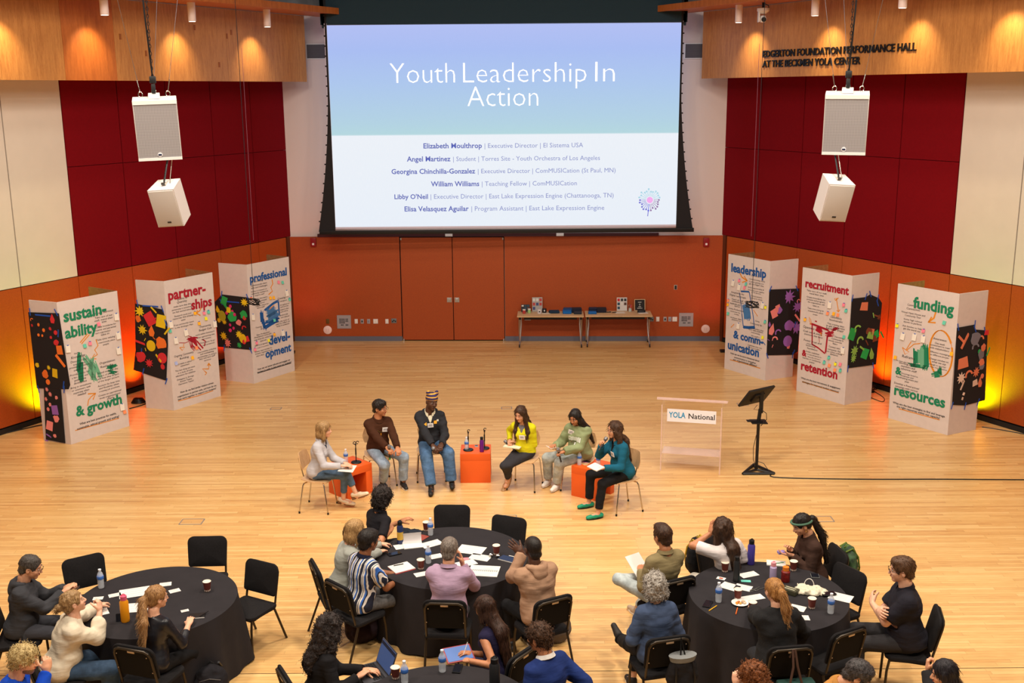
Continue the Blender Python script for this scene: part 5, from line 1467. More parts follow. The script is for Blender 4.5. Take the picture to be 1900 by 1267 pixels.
MB().tube([(0.03, -0.04, 1.0), (0.1, -0.06, 0.95), (0.11, -0.05, 0.85), (0.03, -0.03, 0.74)], 0.006, 6).tube([(-0.04, -0.05, 1.08), (-0.1, -0.08, 1.02), (-0.02, -0.05, 1.0)], 0.004, 6).tube([(-0.03, -0.03, 0.6), (-0.07, -0.04, 0.4), (-0.06, -0.03, 0.2), (-0.02, -0.03, 0.1)], 0.005, 6).tube([(0.02, 0.0, 0.16), (0.10, -0.04, 0.14), (0.17, -0.1, 0.04)], 0.005, 6).obj('cable', m_black, mn)
# ------------------------------------------------------------------ implicit surfaces for bodies, clothes and hair
_rt = np.random.RandomState(5).rand(32, 32, 32).astype(np.float32)


def vnoise(p):
    """smooth value noise in 0..1 at points p (N,3)"""
    q = np.floor(p).astype(int)
    f = p - q
    f = f * f * (3 - 2 * f)
    q &= 31
    q1 = (q + 1) & 31
    x0, y0, z0 = q[:, 0], q[:, 1], q[:, 2]
    x1, y1, z1 = q1[:, 0], q1[:, 1], q1[:, 2]
    fx, fy, fz = f[:, 0], f[:, 1], f[:, 2]
    a = _rt[x0, y0, z0] * (1 - fx) + _rt[x1, y0, z0] * fx
    b = _rt[x0, y1, z0] * (1 - fx) + _rt[x1, y1, z0] * fx
    c = _rt[x0, y0, z1] * (1 - fx) + _rt[x1, y0, z1] * fx
    d = _rt[x0, y1, z1] * (1 - fx) + _rt[x1, y1, z1] * fx
    return (a * (1 - fy) + b * fy) * (1 - fz) + (c * (1 - fy) + d * fy) * fz


class Field:
    def __init__(s, lo, hi, h):
        s.lo = np.array(lo, float)
        s.h = h
        s.n = (np.ceil((np.array(hi) - s.lo) / h)).astype(int) + 2
        s.d = np.full(s.n, 0.3)

    def _win(s, lo, hi):
        a = np.maximum(0, np.floor((np.array(lo) - s.lo) / s.h).astype(int))
        b = np.minimum(s.n, np.ceil((np.array(hi) - s.lo) / s.h).astype(int) + 1)
        if (b <= a).any():
            return None, None
        ax = [s.lo[i] + s.h * np.arange(a[i], b[i]) for i in range(3)]
        g = np.stack(np.meshgrid(*ax, indexing='ij'), -1).reshape(-1, 3)
        return (slice(a[0], b[0]), slice(a[1], b[1]), slice(a[2], b[2])), g

    def _mix(s, sl, e, k, op):
        old = s.d[sl].reshape(-1)
        if op == 'sub':
            e = -e
            if k > 0:
                h = np.clip(0.5 - 0.5 * (e - old) / k, 0, 1)
                r = e * (1 - h) + old * h + k * h * (1 - h)
            else:
                r = np.maximum(old, e)
        elif op == 'and':
            r = np.maximum(old, e)
        elif k > 0:
            h = np.clip(0.5 + 0.5 * (old - e) / k, 0, 1)
            r = old * (1 - h) + e * h - k * h * (1 - h)
        else:
            r = np.minimum(old, e)
        s.d[sl] = r.reshape(s.d[sl].shape)

    def cap(s, a, b, ra, rb=None, k=0.02, op='add', flat=None):
        rb = ra if rb is None else rb
        a = np.array(a, float)
        b = np.array(b, float)
        m = max(ra, rb) + k + 2 * s.h + 0.01
        sl, g = s._win(np.minimum(a, b) - m, np.maximum(a, b) + m)
        if sl is None:
            return s
        ba = b - a
        pa = g - a
        t = np.clip((pa @ ba) / max(ba @ ba, 1e-9), 0, 1)
        q = pa - t[:, None] * ba
        if flat is not None:       # flat=(direction, factor): squash along a direction
            fd = np.array(flat[0], float)
            fd /= np.linalg.norm(fd)
            q = q + (q @ fd)[:, None] * fd * (flat[1] - 1)
        e = np.linalg.norm(q, axis=1) - (ra + (rb - ra) * t)
        s._mix(sl, e, k, op)
        return s

    def ell(s, c, r, Rm=None, k=0.02, op='add'):
        c = np.array(c, float)
        r = np.array(r, float)
        m = r.max() + k + 2 * s.h + 0.01
        sl, g = s._win(c - m, c + m)
        if sl is None:
            return s
        p = g - c
        if Rm is not None:
            p = p @ Rm
        k0 = np.linalg.norm(p / r, axis=1)
        k1 = np.linalg.norm(p / (r * r), axis=1) + 1e-9
        e = np.where(k0 < 1e-3, -r.min(), k0 * (k0 - 1) / k1)
        s._mix(sl, e, k, op)
        return s

    def plane(s, p, n, lo=None, hi=None):
        """cut away the side the normal points to, inside an optional window"""
        lo = s.lo if lo is None else lo
        hi = s.lo + s.h * s.n if hi is None else hi
        sl, g = s._win(lo, hi)
        if sl is None:
            return s
        s._mix(sl, (g - np.array(p, float)) @ (np.array(n, float) / np.linalg.norm(n)), 0, 'and')
        return s

    def rough(s, amp, freq, seed=0):
        """displace the surface by noise; freq may be a 3-vector"""
        idx = np.argwhere(np.abs(s.d) < 0.05)
        g = s.lo + s.h * idx
        v = vnoise(g * np.array(freq) + seed) - 0.5
        v += 0.5 * (vnoise(g * np.array(freq) * 2.1 + seed + 7) - 0.5)
        s.d[tuple(idx.T)] += amp * 2 * v
        return s

    def ribs(s, amp, c, n, Rm):
        """fine vertical locks round an axis through c"""
        idx = np.argwhere(np.abs(s.d) < 0.04)
        g = s.lo + s.h * idx
        p = (g - np.array(c)) @ Rm
        th = np.arctan2(p[:, 0], p[:, 1])
        w = vnoise(np.stack([th * 3, p[:, 2] * 9, np.zeros_like(th)], 1) + 3) * 1.6
        s.d[tuple(idx.T)] += amp * np.sin(n * th + w * 6)
        return s

    def mesh(s):
        d = s.d
        sg = d < 0
        nx, ny, nz = d.shape
        cnt = np.zeros((nx - 1, ny - 1, nz - 1), int)
        for i in (0, 1):
            for j in (0, 1):
                for k in (0, 1):
                    cnt += sg[i:nx - 1 + i, j:ny - 1 + j, k:nz - 1 + k]
        mixed = (cnt > 0) & (cnt < 8)
        cells = np.argwhere(mixed)
        if len(cells) == 0:
            return np.zeros((0, 3)), np.zeros((0, 4), int)
        idx = -np.ones(mixed.shape, int)
        idx[tuple(cells.T)] = np.arange(len(cells))
        acc = np.zeros((len(cells), 3))
        w = np.zeros(len(cells))
        for ax in range(3):
            o1, o2 = [a for a in range(3) if a != ax]
            for u in (0, 1):
                for v in (0, 1):
                    a = np.zeros(3, int)
                    a[o1] = u
                    a[o2] = v
                    b = a.copy()
                    b[ax] = 1
                    ca = cells + a
                    cb = cells + b
                    va = d[tuple(ca.T)]
                    vb = d[tuple(cb.T)]
                    m = (va < 0) != (vb < 0)
                    t = np.where(m, va / np.where(va == vb, 1, va - vb), 0)
                    p = ca.astype(float)
                    p[:, ax] += t
                    acc[m] += p[m]
                    w[m] += 1
        verts = acc / w[:, None] * s.h + s.lo
        faces = []
        for ax in range(3):
            o1, o2 = [(1, 2), (2, 0), (0, 1)][ax]
            sa = [slice(None)] * 3
            sb = [slice(None)] * 3
            sa[ax] = slice(0, -1)
            sb[ax] = slice(1, None)
            A_, B_ = sg[tuple(sa)], sg[tuple(sb)]
            E_ = np.argwhere(A_ != B_)
            ok = (E_[:, o1] > 0) & (E_[:, o2] > 0) & (E_[:, o1] < mixed.shape[o1]) & (E_[:, o2] < mixed.shape[o2])
            E_ = E_[ok]
            q = []
            for du, dv in ((-1, -1), (0, -1), (0, 0), (-1, 0)):
                c = E_.copy()
                c[:, o1] += du
                c[:, o2] += dv
                q.append(idx[tuple(c.T)])
            q = np.stack(q, 1)
            flip = ~A_[tuple(E_.T)]
            q[flip] = q[flip][:, ::-1]
            faces.append(q)
        f = np.concatenate(faces)
        f = f[(f >= 0).all(1)]
        return verts, f


def npmesh(name, v, f, mats, fm=None):
    me = D.meshes.new(name)
    nv, nf = len(v), len(f)
    me.vertices.add(nv)
    me.vertices.foreach_set('co', np.asarray(v, np.float32).ravel())
    me.loops.add(nf * 4)
    me.loops.foreach_set('vertex_index', np.asarray(f, np.int32).ravel())
    me.polygons.add(nf)
    me.polygons.foreach_set('loop_start', np.arange(0, nf * 4, 4, dtype=np.int32))
    me.polygons.foreach_set('loop_total', np.full(nf, 4, np.int32))
    for m in (mats if isinstance(mats, (list, tuple)) else [mats]):
        me.materials.append(m)
    if fm is not None:
        me.polygons.foreach_set('material_index', np.asarray(fm, np.int32))
    me.update(calc_edges=True)
    me.shade_smooth()
    return me


def smoothv(v, f, it=2):
    for _ in range(it):
        acc = np.zeros_like(v)
        w = np.zeros(len(v))
        for a, b in ((0, 1), (1, 2), (2, 3), (3, 0)):
            np.add.at(acc, f[:, a], v[f[:, b]])
            np.add.at(acc, f[:, b], v[f[:, a]])
            np.add.at(w, f[:, a], 1)
            np.add.at(w, f[:, b], 1)
        v = 0.5 * v + 0.5 * acc / np.maximum(w, 1)[:, None]
    return v


def rotm(yaw=0, pitch=0, roll=0):
    """yaw left +, pitch down +, roll to the right + (degrees), as numpy matrix"""
    m = Matrix.Rotation(rad(yaw), 3, 'Z') @ Matrix.Rotation(rad(-pitch), 3, 'X') @ Matrix.Rotation(rad(roll), 3, 'Y')
    return np.array(m)


# --- head template (head frame: origin mid head, +y face, +z up)
def head_field(fem, beard=False):
    F_ = Field((-0.11, -0.13, -0.20), (0.11, 0.14, 0.15), 0.0058)
    F_.ell((0, -0.012, 0.028), (0.074, 0.094, 0.089), k=0.0)
    F_.ell((0, 0.028, -0.040), (0.056 if fem else 0.061, 0.060, 0.066), k=0.03)
    F_.ell((0, 0.062, -0.090), (0.024, 0.024, 0.020 if fem else 0.023), k=0.02)
    F_.cap((0.028, 0.074, 0.030), (-0.028, 0.074, 0.030), 0.012, k=0.015)
    for s in (-1, 1):
        F_.ell((s * 0.034, 0.060, -0.028), (0.022, 0.022, 0.022), k=0.02)
        F_.ell((s * 0.030, 0.099, 0.008), (0.016, 0.014, 0.012), k=0.008, op='sub')
        F_.ell((s * 0.0765, -0.004, -0.008), (0.010, 0.019, 0.031), k=0.006)
        F_.ell((s * 0.086, 0.002, -0.006), (0.006, 0.009, 0.016), k=0.004, op='sub')
    F_.cap((0, 0.084, 0.014), (0, 0.106, -0.026), 0.008, 0.0125, k=0.010)
    F_.ell((0.011, 0.096, -0.030), (0.009, 0.010, 0.008), k=0.006)
    F_.ell((-0.011, 0.096, -0.030), (0.009, 0.010, 0.008), k=0.006)
    F_.ell((0, 0.083, -0.057), (0.024, 0.012, 0.010), k=0.010)
    F_.cap((0, -0.022, -0.07), (0, -0.035, -0.19), 0.048 if fem else 0.056, 0.052 if fem else 0.060, k=0.02)
    v, f = F_.mesh()
    return v, f


HEADS = {True: head_field(True), False: head_field(False)}


# --- hand templates (right hand, wrist at origin, +y along the fingers, +z back of the hand, thumb towards -x)
def hand_field(curl, spread=4, thumb=35):
    F_ = Field((-0.085, -0.03, -0.10), (0.06, 0.21, 0.05), 0.0045)
    F_.ell((0, 0.045, 0), (0.040, 0.055, 0.016), k=0)
    F_.cap((0, -0.02, 0), (0, 0.02, 0), 0.025, 0.027, k=0.02, flat=((0, 0, 1), 1.25))
    for i, (x, L, r) in enumerate(((-0.029, 0.072, 0.0088), (-0.010, 0.080, 0.0092), (0.010, 0.074, 0.0088), (0.028, 0.058, 0.0078))):
        p = np.array((x, 0.082 - 0.004 * abs(i - 1), 0.0))
        a = rad(curl * 0.55)
        sp = rad((i - 1.5) * spread)
        for j, ll in enumerate((0.46, 0.30, 0.24)):
            q = p + np.array((math.sin(sp) * math.cos(a), math.cos(sp) * math.cos(a), -math.sin(a))) * L * ll
            F_.cap(p, q, r * (1 - 0.07 * j), r * (0.94 - 0.07 * j), k=0.004)
            p = q
            a += rad(curl * (0.9 + 0.05 * i))
    p = np.array((-0.026, 0.022, -0.006))
    a = rad(thumb)
    q = p + np.array((-math.sin(a), math.cos(a), -0.35)) * 0.042
    F_.cap(p, q, 0.015, 0.011, k=0.012)
    a2 = a - rad(min(curl, 60) * 0.7)
    r_ = q + np.array((-math.sin(a2), math.cos(a2), -0.5 - curl / 130)) * 0.030
    F_.cap(q, r_, 0.0105, 0.009, k=0.004)
    return F_.mesh()


HANDS = {'relax': hand_field(26), 'grip': hand_field(78, 1, 50), 'flat': hand_field(8, 5, 45), 'point': hand_field(45, 3)}

m_eye = M('eye_white', (176, 160, 150), 0.35)
m_iris = M('dark_iris', (34, 22, 16), 0.2)


def eye_mesh():
    mb = MB()
    mb.lathe([(0.001, -0.008), (0.0075, -0.006), (0.0105, 0), (0.0098, 0.0035), (0.0078, 0.0066)], 14, sy=0.62)
    mb.cur = 1
    mb.lathe([(0.0078, 0.0066), (0.004, 0.0086), (0.001, 0.0092)], 14, sy=0.62)
    return mb.mesh('eye', [m_eye, m_iris], 60)


EYE = eye_mesh()
m_lip = {}


def brow_mesh():
    return MB().tube([(-0.016, 0, -0.001), (-0.006, 0.003, 0.003), (0.006, 0.002, 0.003), (0.017, -0.006, -0.002)], [0.0022, 0.0036, 0.0034, 0.0018], 6)


BROW = brow_mesh()


def mouth_mb():
    return MB().tube([(-0.020, -0.005, 0), (-0.010, 0.0015, 0.0012), (0, 0.003, 0.0), (0.010, 0.0015, 0.0012), (0.020, -0.005, 0)], [0.0015, 0.0044, 0.0052, 0.0044, 0.0015], 6)


def ik(a, b, l1, l2, pole):
    """joint position between a and b"""
    a = np.array(a, float)
    b = np.array(b, float)
    d = b - a
    L = np.linalg.norm(d)
    if L > (l1 + l2) * 0.995:
        b = a + d / L * (l1 + l2) * 0.995
        d = b - a
        L = np.linalg.norm(d)
    if L < abs(l1 - l2) + 0.08:
        L2 = abs(l1 - l2) + 0.08
        b = a + d / max(L, 1e-6) * L2
        d = b - a
        L = L2
    u = d / L
    p = np.array(pole, float)
    p = p - u * (p @ u)
    p /= max(np.linalg.norm(p), 1e-6)
    c = (l1 * l1 + L * L - l2 * l2) / (2 * L)
    h = math.sqrt(max(l1 * l1 - c * c, 0))
    return a + u * c + p * h, b


SKIN = {'fair': (226, 172, 142), 'light': (214, 156, 122), 'tan': (186, 124, 86), 'brown': (146, 92, 60), 'dark': (84, 52, 36), 'olive': (200, 146, 108)}


def skin(k):
    if 'skin_' + k in MC:
        return MC['skin_' + k]
    m = M('skin_' + k, SKIN[k], 0.5, var=0.07, vs=30, bump=0.1, bs=80)
    b = m.node_tree.nodes['Principled BSDF']
    b.inputs['Subsurface Weight'].default_value = 0.08
    b.inputs['Subsurface Radius'].default_value = (0.012, 0.004, 0.002)
    return m


PEOPLE = {}


def person(pid, label, head, yaw, top, bottom, hair, hairmat_, sk='light', fem=False, s=1.0, g=1.0, lean=6, side=0, twist=0, hyaw=0, hpitch=8, hroll=0, seat=0.46,
           lh=None, rh=None, lf=None, rf=None, lk=None, rk=None, le=None, re_=None, sleeve='long', hands=('relax', 'relax'), collar=None, collar_m=None,
           shoe=None, shoe_kind='shoe', glasses=None, badge=None, hem=0.06, loose=0.0, beard=None, pantw=1.0, hood=False, chair=None, inner=None, group='audience seated at the round tables', hw=None, lfd=None, rfd=None, bare_ankle=0.07, collar_open=False, chp=None):
    """A seated figure. Person frame: +x to its right, +y forward, z up, origin on the floor under the hips.
    head = photo position of the head centre; limb targets (px, py, z) in the photo or ('l', x, y, z) in the person frame."""
    hipz = seat + 0.095 * s
    P0 = np.array((0, 0, hipz))
    Rt = rotm(twist, lean, side)
    up = Rt @ np.array((0, 0, 1.0))
    fw = Rt @ np.array((0, 1.0, 0))
    rt = Rt @ np.array((1.0, 0, 0))
    T = 0.47 * s
    N = P0 + up * T
    Rh = rotm(hyaw, hpitch, hroll)
    hs = 1.0 * (0.97 if fem else 1.02) * (0.5 + 0.5 * s)
    HC = N + up * 0.058 * s + fw * 0.018 + Rh @ np.array((0, 0.022, 0.118)) * hs
    wp = W(head[0], head[1], float(HC[2]))
    a = rad(yaw - 90)
    cy_, sy_ = math.cos(a), math.sin(a)
    bx = wp.x - (HC[0] * cy_ - HC[1] * sy_)
    by = wp.y - (HC[0] * sy_ + HC[1] * cy_)

    def loc(t, dflt):
        if t is None:
            return np.array(dflt, float)
        if t[0] == 'l':
            return np.array(t[1:], float)
        p = W(*t)
        x, y = p.x - bx, p.y - by
        return np.array((x * cy_ + y * sy_, -x * sy_ + y * cy_, p.z))

    sw = (0.140 if fem else 0.154) * s * (0.6 + 0.4 * g)
    SHr, SHl = N + rt * sw - up * 0.066, N - rt * sw - up * 0.066
    u1, u2 = 0.275 * s, 0.245 * s
    WR = loc(rh, (0.09, 0.30, hipz + 0.13))
    WL = loc(lh, (-0.09, 0.30, hipz + 0.13))
    ER, WR = ik(SHr, WR, u1, u2, re_ if re_ is not None else (0.5, -0.35, -1))
    EL, WL = ik(SHl, WL, u1, u2, le if le is not None else (-0.5, -0.35, -1))
    hpw = 0.088 * s
    HR, HL = P0 + np.array((hpw, 0, -0.005)), P0 + np.array((-hpw, 0, -0.005))
    l1, l2 = 0.415 * s, 0.405 * s
    AR = loc(rf, (0.12, 0.40, 0.085))
    AL = loc(lf, (-0.12, 0.40, 0.085))
    KR, AR = ik(HR, AR, l1, l2, rk if rk is not None else (0.12, 0.5, 1))
    KL, AL = ik(HL, AL, l1, l2, lk if lk is not None else (-0.12, 0.5, 1))
    root = empty('person', (bx, by, 0), a, label, 'person', group)
    PEOPLE[pid] = dict(root=root, WR=WR, WL=WL, HC=HC, N=N, yaw=yaw, pos=(bx, by), P0=P0, Rt=Rt, KR=KR, KL=KL)
    lo = np.minimum.reduce([P0 - 0.24, N - 0.3, WR - .08, WL - .08, ER - .08, EL - .08])
    hi = np.maximum.reduce([P0 + 0.24, N + 0.28, WR + .08, WL + .08, ER + .08, EL + .08])

    def torso(F_, t, hips=True):
        gg = g
        Rn = Rt
        if hips:
            F_.ell(P0 + np.array((0, -0.015, 0.015)), ((0.165 if fem else 0.158) * s * (0.5 + .5 * gg) + t, 0.125 * s * gg + t, 0.125 * s + t * .5), k=0)
        F_.ell(P0 + up * 0.13 * s + fw * 0.012 * gg, ((0.128 if fem else 0.142) * s * gg + t, 0.102 * s * gg + t, 0.15 * s), Rn, k=0.06)
        F_.ell(P0 + up * 0.31 * s, ((0.140 if fem else 0.160) * s * (0.5 + .5 * gg) + t, 0.108 * s * (0.6 + .4 * gg) + t, 0.155 * s), Rn, k=0.05)
        F_.cap(SHl + rt * 0.02 + up * .004, SHr - rt * 0.02 + up * .004, 0.052 * s + t, k=0.06)
        F_.cap(N - up * 0.012 + fw * 0.0, SHl + rt * 0.04 + up * 0.012, 0.046 * s + t * .7, 0.045 * s + t * .7, k=0.03)
        F_.cap(N - up * 0.012 + fw * 0.0, SHr - rt * 0.04 + up * 0.012, 0.046 * s + t * .7, 0.045 * s + t * .7, k=0.03)
        if fem:
            for q in (-1, 1):
                F_.ell(P0 + up * 0.315 * s + fw * (0.072 * (0.5 + .5 * gg) + t * .5) + rt * q * 0.062 * s, (0.058 * (0.6 + .4 * gg),) * 3, k=0.03)

    def arm(F_, S_, E_, W_, t, ra=0.046, rb=0.040, rc=0.028, stop=1.0):
        ra, rb, rc = ra * s * (0.65 + .35 * g) + t, rb * s * (0.75 + .25 * g) + t, rc * s + t
        F_.cap(S_, E_, ra, rb, k=0.03)
        if stop > 0:
            e = E_ + (W_ - E_) * stop
            F_.cap(E_, e, rb, rb + (rc - rb) * stop, k=0.015)

    # --- the body: torso, limbs, head and hands in one mesh
    V, Fc = [], []
    nv = 0

    def put(v, f):
        nonlocal nv
        V.append(v)
        Fc.append(f + nv)
        nv += len(v)

    lo2 = np.minimum.reduce([lo, KR - .1, KL - .1, AR - .12, AL - .12])
    hi2 = np.maximum.reduce([hi, KR + .1, KL + .1, AR + .12, AL + .12])
    B_ = Field(lo2, hi2, 0.0155)
    torso(B_, -0.016)
    for S_, E_, W_ in ((SHr, ER, WR), (SHl, EL, WL)):
        arm(B_, S_, E_, W_, 0.0 if sleeve != 'long' else -0.006, 0.044, 0.038, 0.027)
    for H_, K_, A2 in ((HR, KR, AR), (HL, KL, AL)):
        B_.cap(H_, K_, 0.066 * s * g ** .5, 0.048 * s, k=0.03)
        B_.cap(K_, A2, 0.046 * s, 0.032 * s, k=0.02)
        B_.ell(A2 + np.array((0, 0.05, -0.045)), (0.035, 0.09, 0.032), k=0.02)
    B_.cap(N - up * 0.02, N + up * 0.06, 0.052 if fem else 0.058, k=0.03)
    put(*B_.mesh())
    v, f = HEADS[fem]
    put((v * hs) @ Rh.T + HC, f)
    for sd_, W_, E_, fd, hk in ((1, WR, ER, rfd, hands[1]), (-1, WL, EL, lfd, hands[0])):
        v, f = HANDS[hk]
        v = v.copy()
        ff = f
        if sd_ < 0:
            v[:, 0] *= -1
            ff = f[:, ::-1]
        y = (W_ - E_) / np.linalg.norm(W_ - E_)
        if fd is not None:
            y2 = np.array(fd[:3], float)
            y = y2 / np.linalg.norm(y2)
        z = np.array(fd[3:], float) if fd is not None and len(fd) > 3 else np.array((0, -0.1, 1.0))
        z = z - y * (z @ y)
        z /= np.linalg.norm(z)
        x = np.cross(y, z)
        R3 = np.stack([x, y, z], 1)
        put((v * (0.95 if fem else 1.04) * s) @ R3.T + W_ + y * 0.008, ff)
        PEOPLE[pid]['R' if sd_ > 0 else 'L'] = (W_, R3)
    me = npmesh('body', np.concatenate(V), np.concatenate(Fc), skin(sk))
    link('body', me, root)
    Xh = Matrix.Translation(HC) @ Matrix(Rh.tolist()).to_4x4() @ Matrix.Scale(hs, 4)
    for q in (-1, 1):
        link('eye', EYE, root, Xh @ Matrix.Translation((q * 0.030, 0.0815, 0.006)) @ Matrix.Rotation(-math.pi / 2, 4, 'X'))
        link('eyebrow', BROW.mesh('eyebrow', hairmat_), root, Xh @ Matrix.Translation((q * 0.030, 0.087, 0.030)) @ Matrix.Scale(q, 4, (1, 0, 0)))
    lipc = tuple(int(c * f_) for c, f_ in zip(SKIN[sk], (0.86, 0.62, 0.62)))
    link('mouth', mouth_mb().mesh('mouth', M('lips_' + sk, lipc, 0.4)), root, Xh @ Matrix.Translation((0, 0.0925, -0.056)))

    # --- top
    F_ = Field(lo - 0.04, hi + 0.04, 0.0118)
    th = 0.010 + loose
    torso(F_, th)
    for S_, E_, W_ in ((SHr, ER, WR), (SHl, EL, WL)):
        if sleeve == 'long':
            arm(F_, S_, E_, W_, th * 0.9, 0.045, 0.041, 0.031)
            F_.plane(E_ + (W_ - E_) * 0.96, W_ - E_, np.minimum(W_, E_ + (W_ - E_) * 0.9) - 0.07, np.maximum(W_, E_ + (W_ - E_) * 0.9) + 0.07) if np.linalg.norm(W_ - P0) > 0.24 else None
        elif sleeve == 'mid':
            arm(F_, S_, E_, W_, th * 0.9, 0.045, 0.041, 0.034, 0.55)
        elif sleeve == 'short':
            e = S_ + (E_ - S_) * 0.86
            F_.cap(S_, e, 0.048 * s * (0.65 + .35 * g) + th, 0.050 * s * (0.65 + .35 * g) + th, k=0.025)
            F_.plane(S_ + (E_ - S_) * 0.80, E_ - S_, e - 0.075, e + 0.075) if True else None
    if loose > 0.012:
        F_.rough(0.006 + loose * .2, (9, 9, 13), hash(pid) % 17 if isinstance(pid, int) else len(pid))
    F_.rough(0.003, (16, 16, 26), len(label))
    F_.rough(0.0035 + loose * .12, (6, 6, 22), len(label))
    # neckline and hem
    nr = 0.056 if not collar_open else 0.07
    F_.cap(N - up * 0.03 + fw * (0.02 if collar_open else 0.006), N + up * 0.14 + fw * 0.02, nr if fem else nr + .006, k=0.004, op='sub')
    if collar_open:
        F_.cap(N + fw * 0.075, N - up * 0.15 + fw * 0.15, 0.035, 0.016, k=0.004, op='sub')
    F_.plane(P0 - np.array((0, 0, hem)), (0, 0, -1))
    v, f = F_.mesh()
    v = smoothv(v, f, 1)
    nm = top[0]
    sh = link(nm, npmesh(nm, v, f, top[1]), root)
    if inner is not None:      # a shirt showing in the open front of a jacket
        I_ = Field(lo, hi, 0.013)
        torso(I_, 0.004, False)
        I_.cap(N - up * 0.03, N + up * 0.14, 0.058, k=0.003, op='sub')
        v, f = I_.mesh()
        link(inner[0], npmesh(inner[0], v, f, inner[1]), root)
        # open the jacket front
    if collar is not None:
        cm_ = collar_m or top[1]
        rr = 0.066 if not fem else 0.06
        q = MB()
        n = 18
        vs, fs = [], []
        for j, (dr_, dz) in enumerate(((0.0, 0.035), (0.008, 0.038), (0.024, 0.004), (0.020, 0.0))):
            for i in range(n + 1):
                a_ = rad(-250 + 320 * i / n) if collar == 'shirt' else 2 * math.pi * i / n
                drop = 0.02 * max(0, math.sin(a_ - math.pi * 0)) * (1 if j > 1 else 0)
                p = N + rt * (rr + dr_) * math.cos(a_) * 1.05 + fw * ((rr + dr_) * math.sin(a_) + 0.008) + up * (dz - drop + (0.006 if collar == 'high' else 0) - 0.022 * (math.sin(a_) if math.sin(a_) > 0 else 0) + 0.01 - 0.01 * math.sin(a_))
                vs.append(tuple(p))
        m_ = n + 1
        for j in range(3):
            for i in range(n):
                fs.append((j * m_ + i, j * m_ + i + 1, (j + 1) * m_ + i + 1, (j + 1) * m_ + i))
        for i in range(n):
            fs.append((3 * m_ + i, 3 * m_ + i + 1, i + 1, i))
        q.add(vs, fs)
        q.obj('collar', cm_, root, smooth=50)
    if hood:
        Q = Field(N - 0.2, N + 0.2, 0.011)
        for i in range(7):
            a0, a1 = rad(-190 + 200 * i / 7), rad(-190 + 200 * (i + 1) / 7)
            pt = lambda t: N + rt * 0.088 * math.cos(t) + fw * (0.085 * math.sin(t) - 0.01) + up * (0.018 + 0.016 * math.sin(t))
            Q.cap(pt(a0), pt(a1), 0.030, k=0.02)
        Q.ell(N - fw * 0.105 - up * 0.055, (0.085, 0.042, 0.075), Rt, k=0.035)
        Q.rough(0.006, (14, 14, 14), 2)
        v, f = Q.mesh()
        link('hood', npmesh('hood', v, f, top[1]), root)
    # --- trousers
    lo3 = np.minimum.reduce([P0 - 0.22, KR - .12, KL - .12, AR - .1, AL - .1])
    hi3 = np.maximum.reduce([P0 + 0.2, KR + .12, KL + .12, AR + .1, AL + .1])
    Tq = Field(lo3, hi3, 0.0125)
    Tq.ell(P0 + np.array((0, -0.012, 0.0)), (0.155 * s * (0.5 + .5 * g), 0.118 * s * g, 0.10 * s), k=0)
    for H_, K_, A2 in ((HR, KR, AR), (HL, KL, AL)):
        Tq.cap(H_, K_, 0.082 * s * g ** .5, 0.061 * s * pantw, k=0.03)
        Tq.cap(K_, A2, 0.060 * s * pantw, (0.046 if pantw <= 1 else 0.052) * s * pantw, k=0.02)
    Tq.rough(0.003, (14, 14, 14), len(label) + 3)
    Tq.rough(0.003, (20, 8, 14), len(label) + 5)
    for K_, A2 in ((KR, AR), (KL, AL)):
        dv = (K_ - A2) / np.linalg.norm(K_ - A2)
        c_ = A2 + dv * bare_ankle
        Tq.plane(c_, -dv, A2 - 0.1, A2 + dv * bare_ankle + 0.075)
    v, f = Tq.mesh()
    v = smoothv(v, f, 1)
    link(bottom[0], npmesh(bottom[0], v, f, bottom[1]), root)
    # --- shoes
    if shoe is not None:
        for K_, A2, kn in ((KR, AR, 'R'), (KL, AL, 'L')):
            dv = (K_ - A2) / np.linalg.norm(K_ - A2)
            y = np.array((dv[0] * 0.2, 1.0, 0)) - dv * (np.array((dv[0] * 0.2, 1.0, 0)) @ dv) * 0.9
            if A2[2] < 0.10:
                y[2] = 0
            y /= np.linalg.norm(y)
            z = dv - y * (dv @ y)
            z /= np.linalg.norm(z)
            if A2[2] < 0.10:
                z = np.array((0, 0, 1.0))
            x = np.cross(y, z)
            R3 = np.stack([x, y, z], 1)
            o = A2 - z * (min(A2[2], 0.085) if A2[2] < 0.10 else 0.075)
            to = lambda *p: o + R3 @ np.array(p)
            Q = Field(A2 - 0.24, A2 + 0.24, 0.0085)
            hl = 0.028 if shoe_kind == 'heel' else 0.0
            Q.cap(to(0, -0.045, 0.036 + hl), to(0, 0.06, 0.034 + hl * .4), 0.036, 0.038, k=0)
            Q.cap(to(0, 0.06, 0.034), to(0, 0.155, 0.024), 0.038, 0.031, k=0.02)
            if shoe_kind in ('shoe', 'clog'):
                Q.cap(to(0, -0.02, 0.05), to(0, -0.01, 0.085), 0.040, 0.042, k=0.02)
            else:
                Q.cap(to(0, 0.005, 0.065 + hl), to(0, 0.075, 0.058 + hl * .5), 0.026, 0.022, k=0.008, op='sub')
            Q.plane(to(0, 0, 0.014), -z)
            v, f = Q.mesh()
            so = link('shoe', npmesh('shoe', v, f, shoe[0]), root)
            q = MB()
            ol = [(0.036 * math.cos(t) * (1.0 if math.sin(t) < 0 else 1.02), (0.05 + 0.125 * math.sin(t)) if math.sin(t) > 0 else (0.05 + 0.125 * math.sin(t))) for t in [j * math.pi / 10 for j in range(20)]]
            Xs_ = Matrix([[R3[0][0], R3[0][1], R3[0][2], o[0]], [R3[1][0], R3[1][1], R3[1][2], o[1]], [R3[2][0], R3[2][1], R3[2][2], o[2]], [0, 0, 0, 1]])
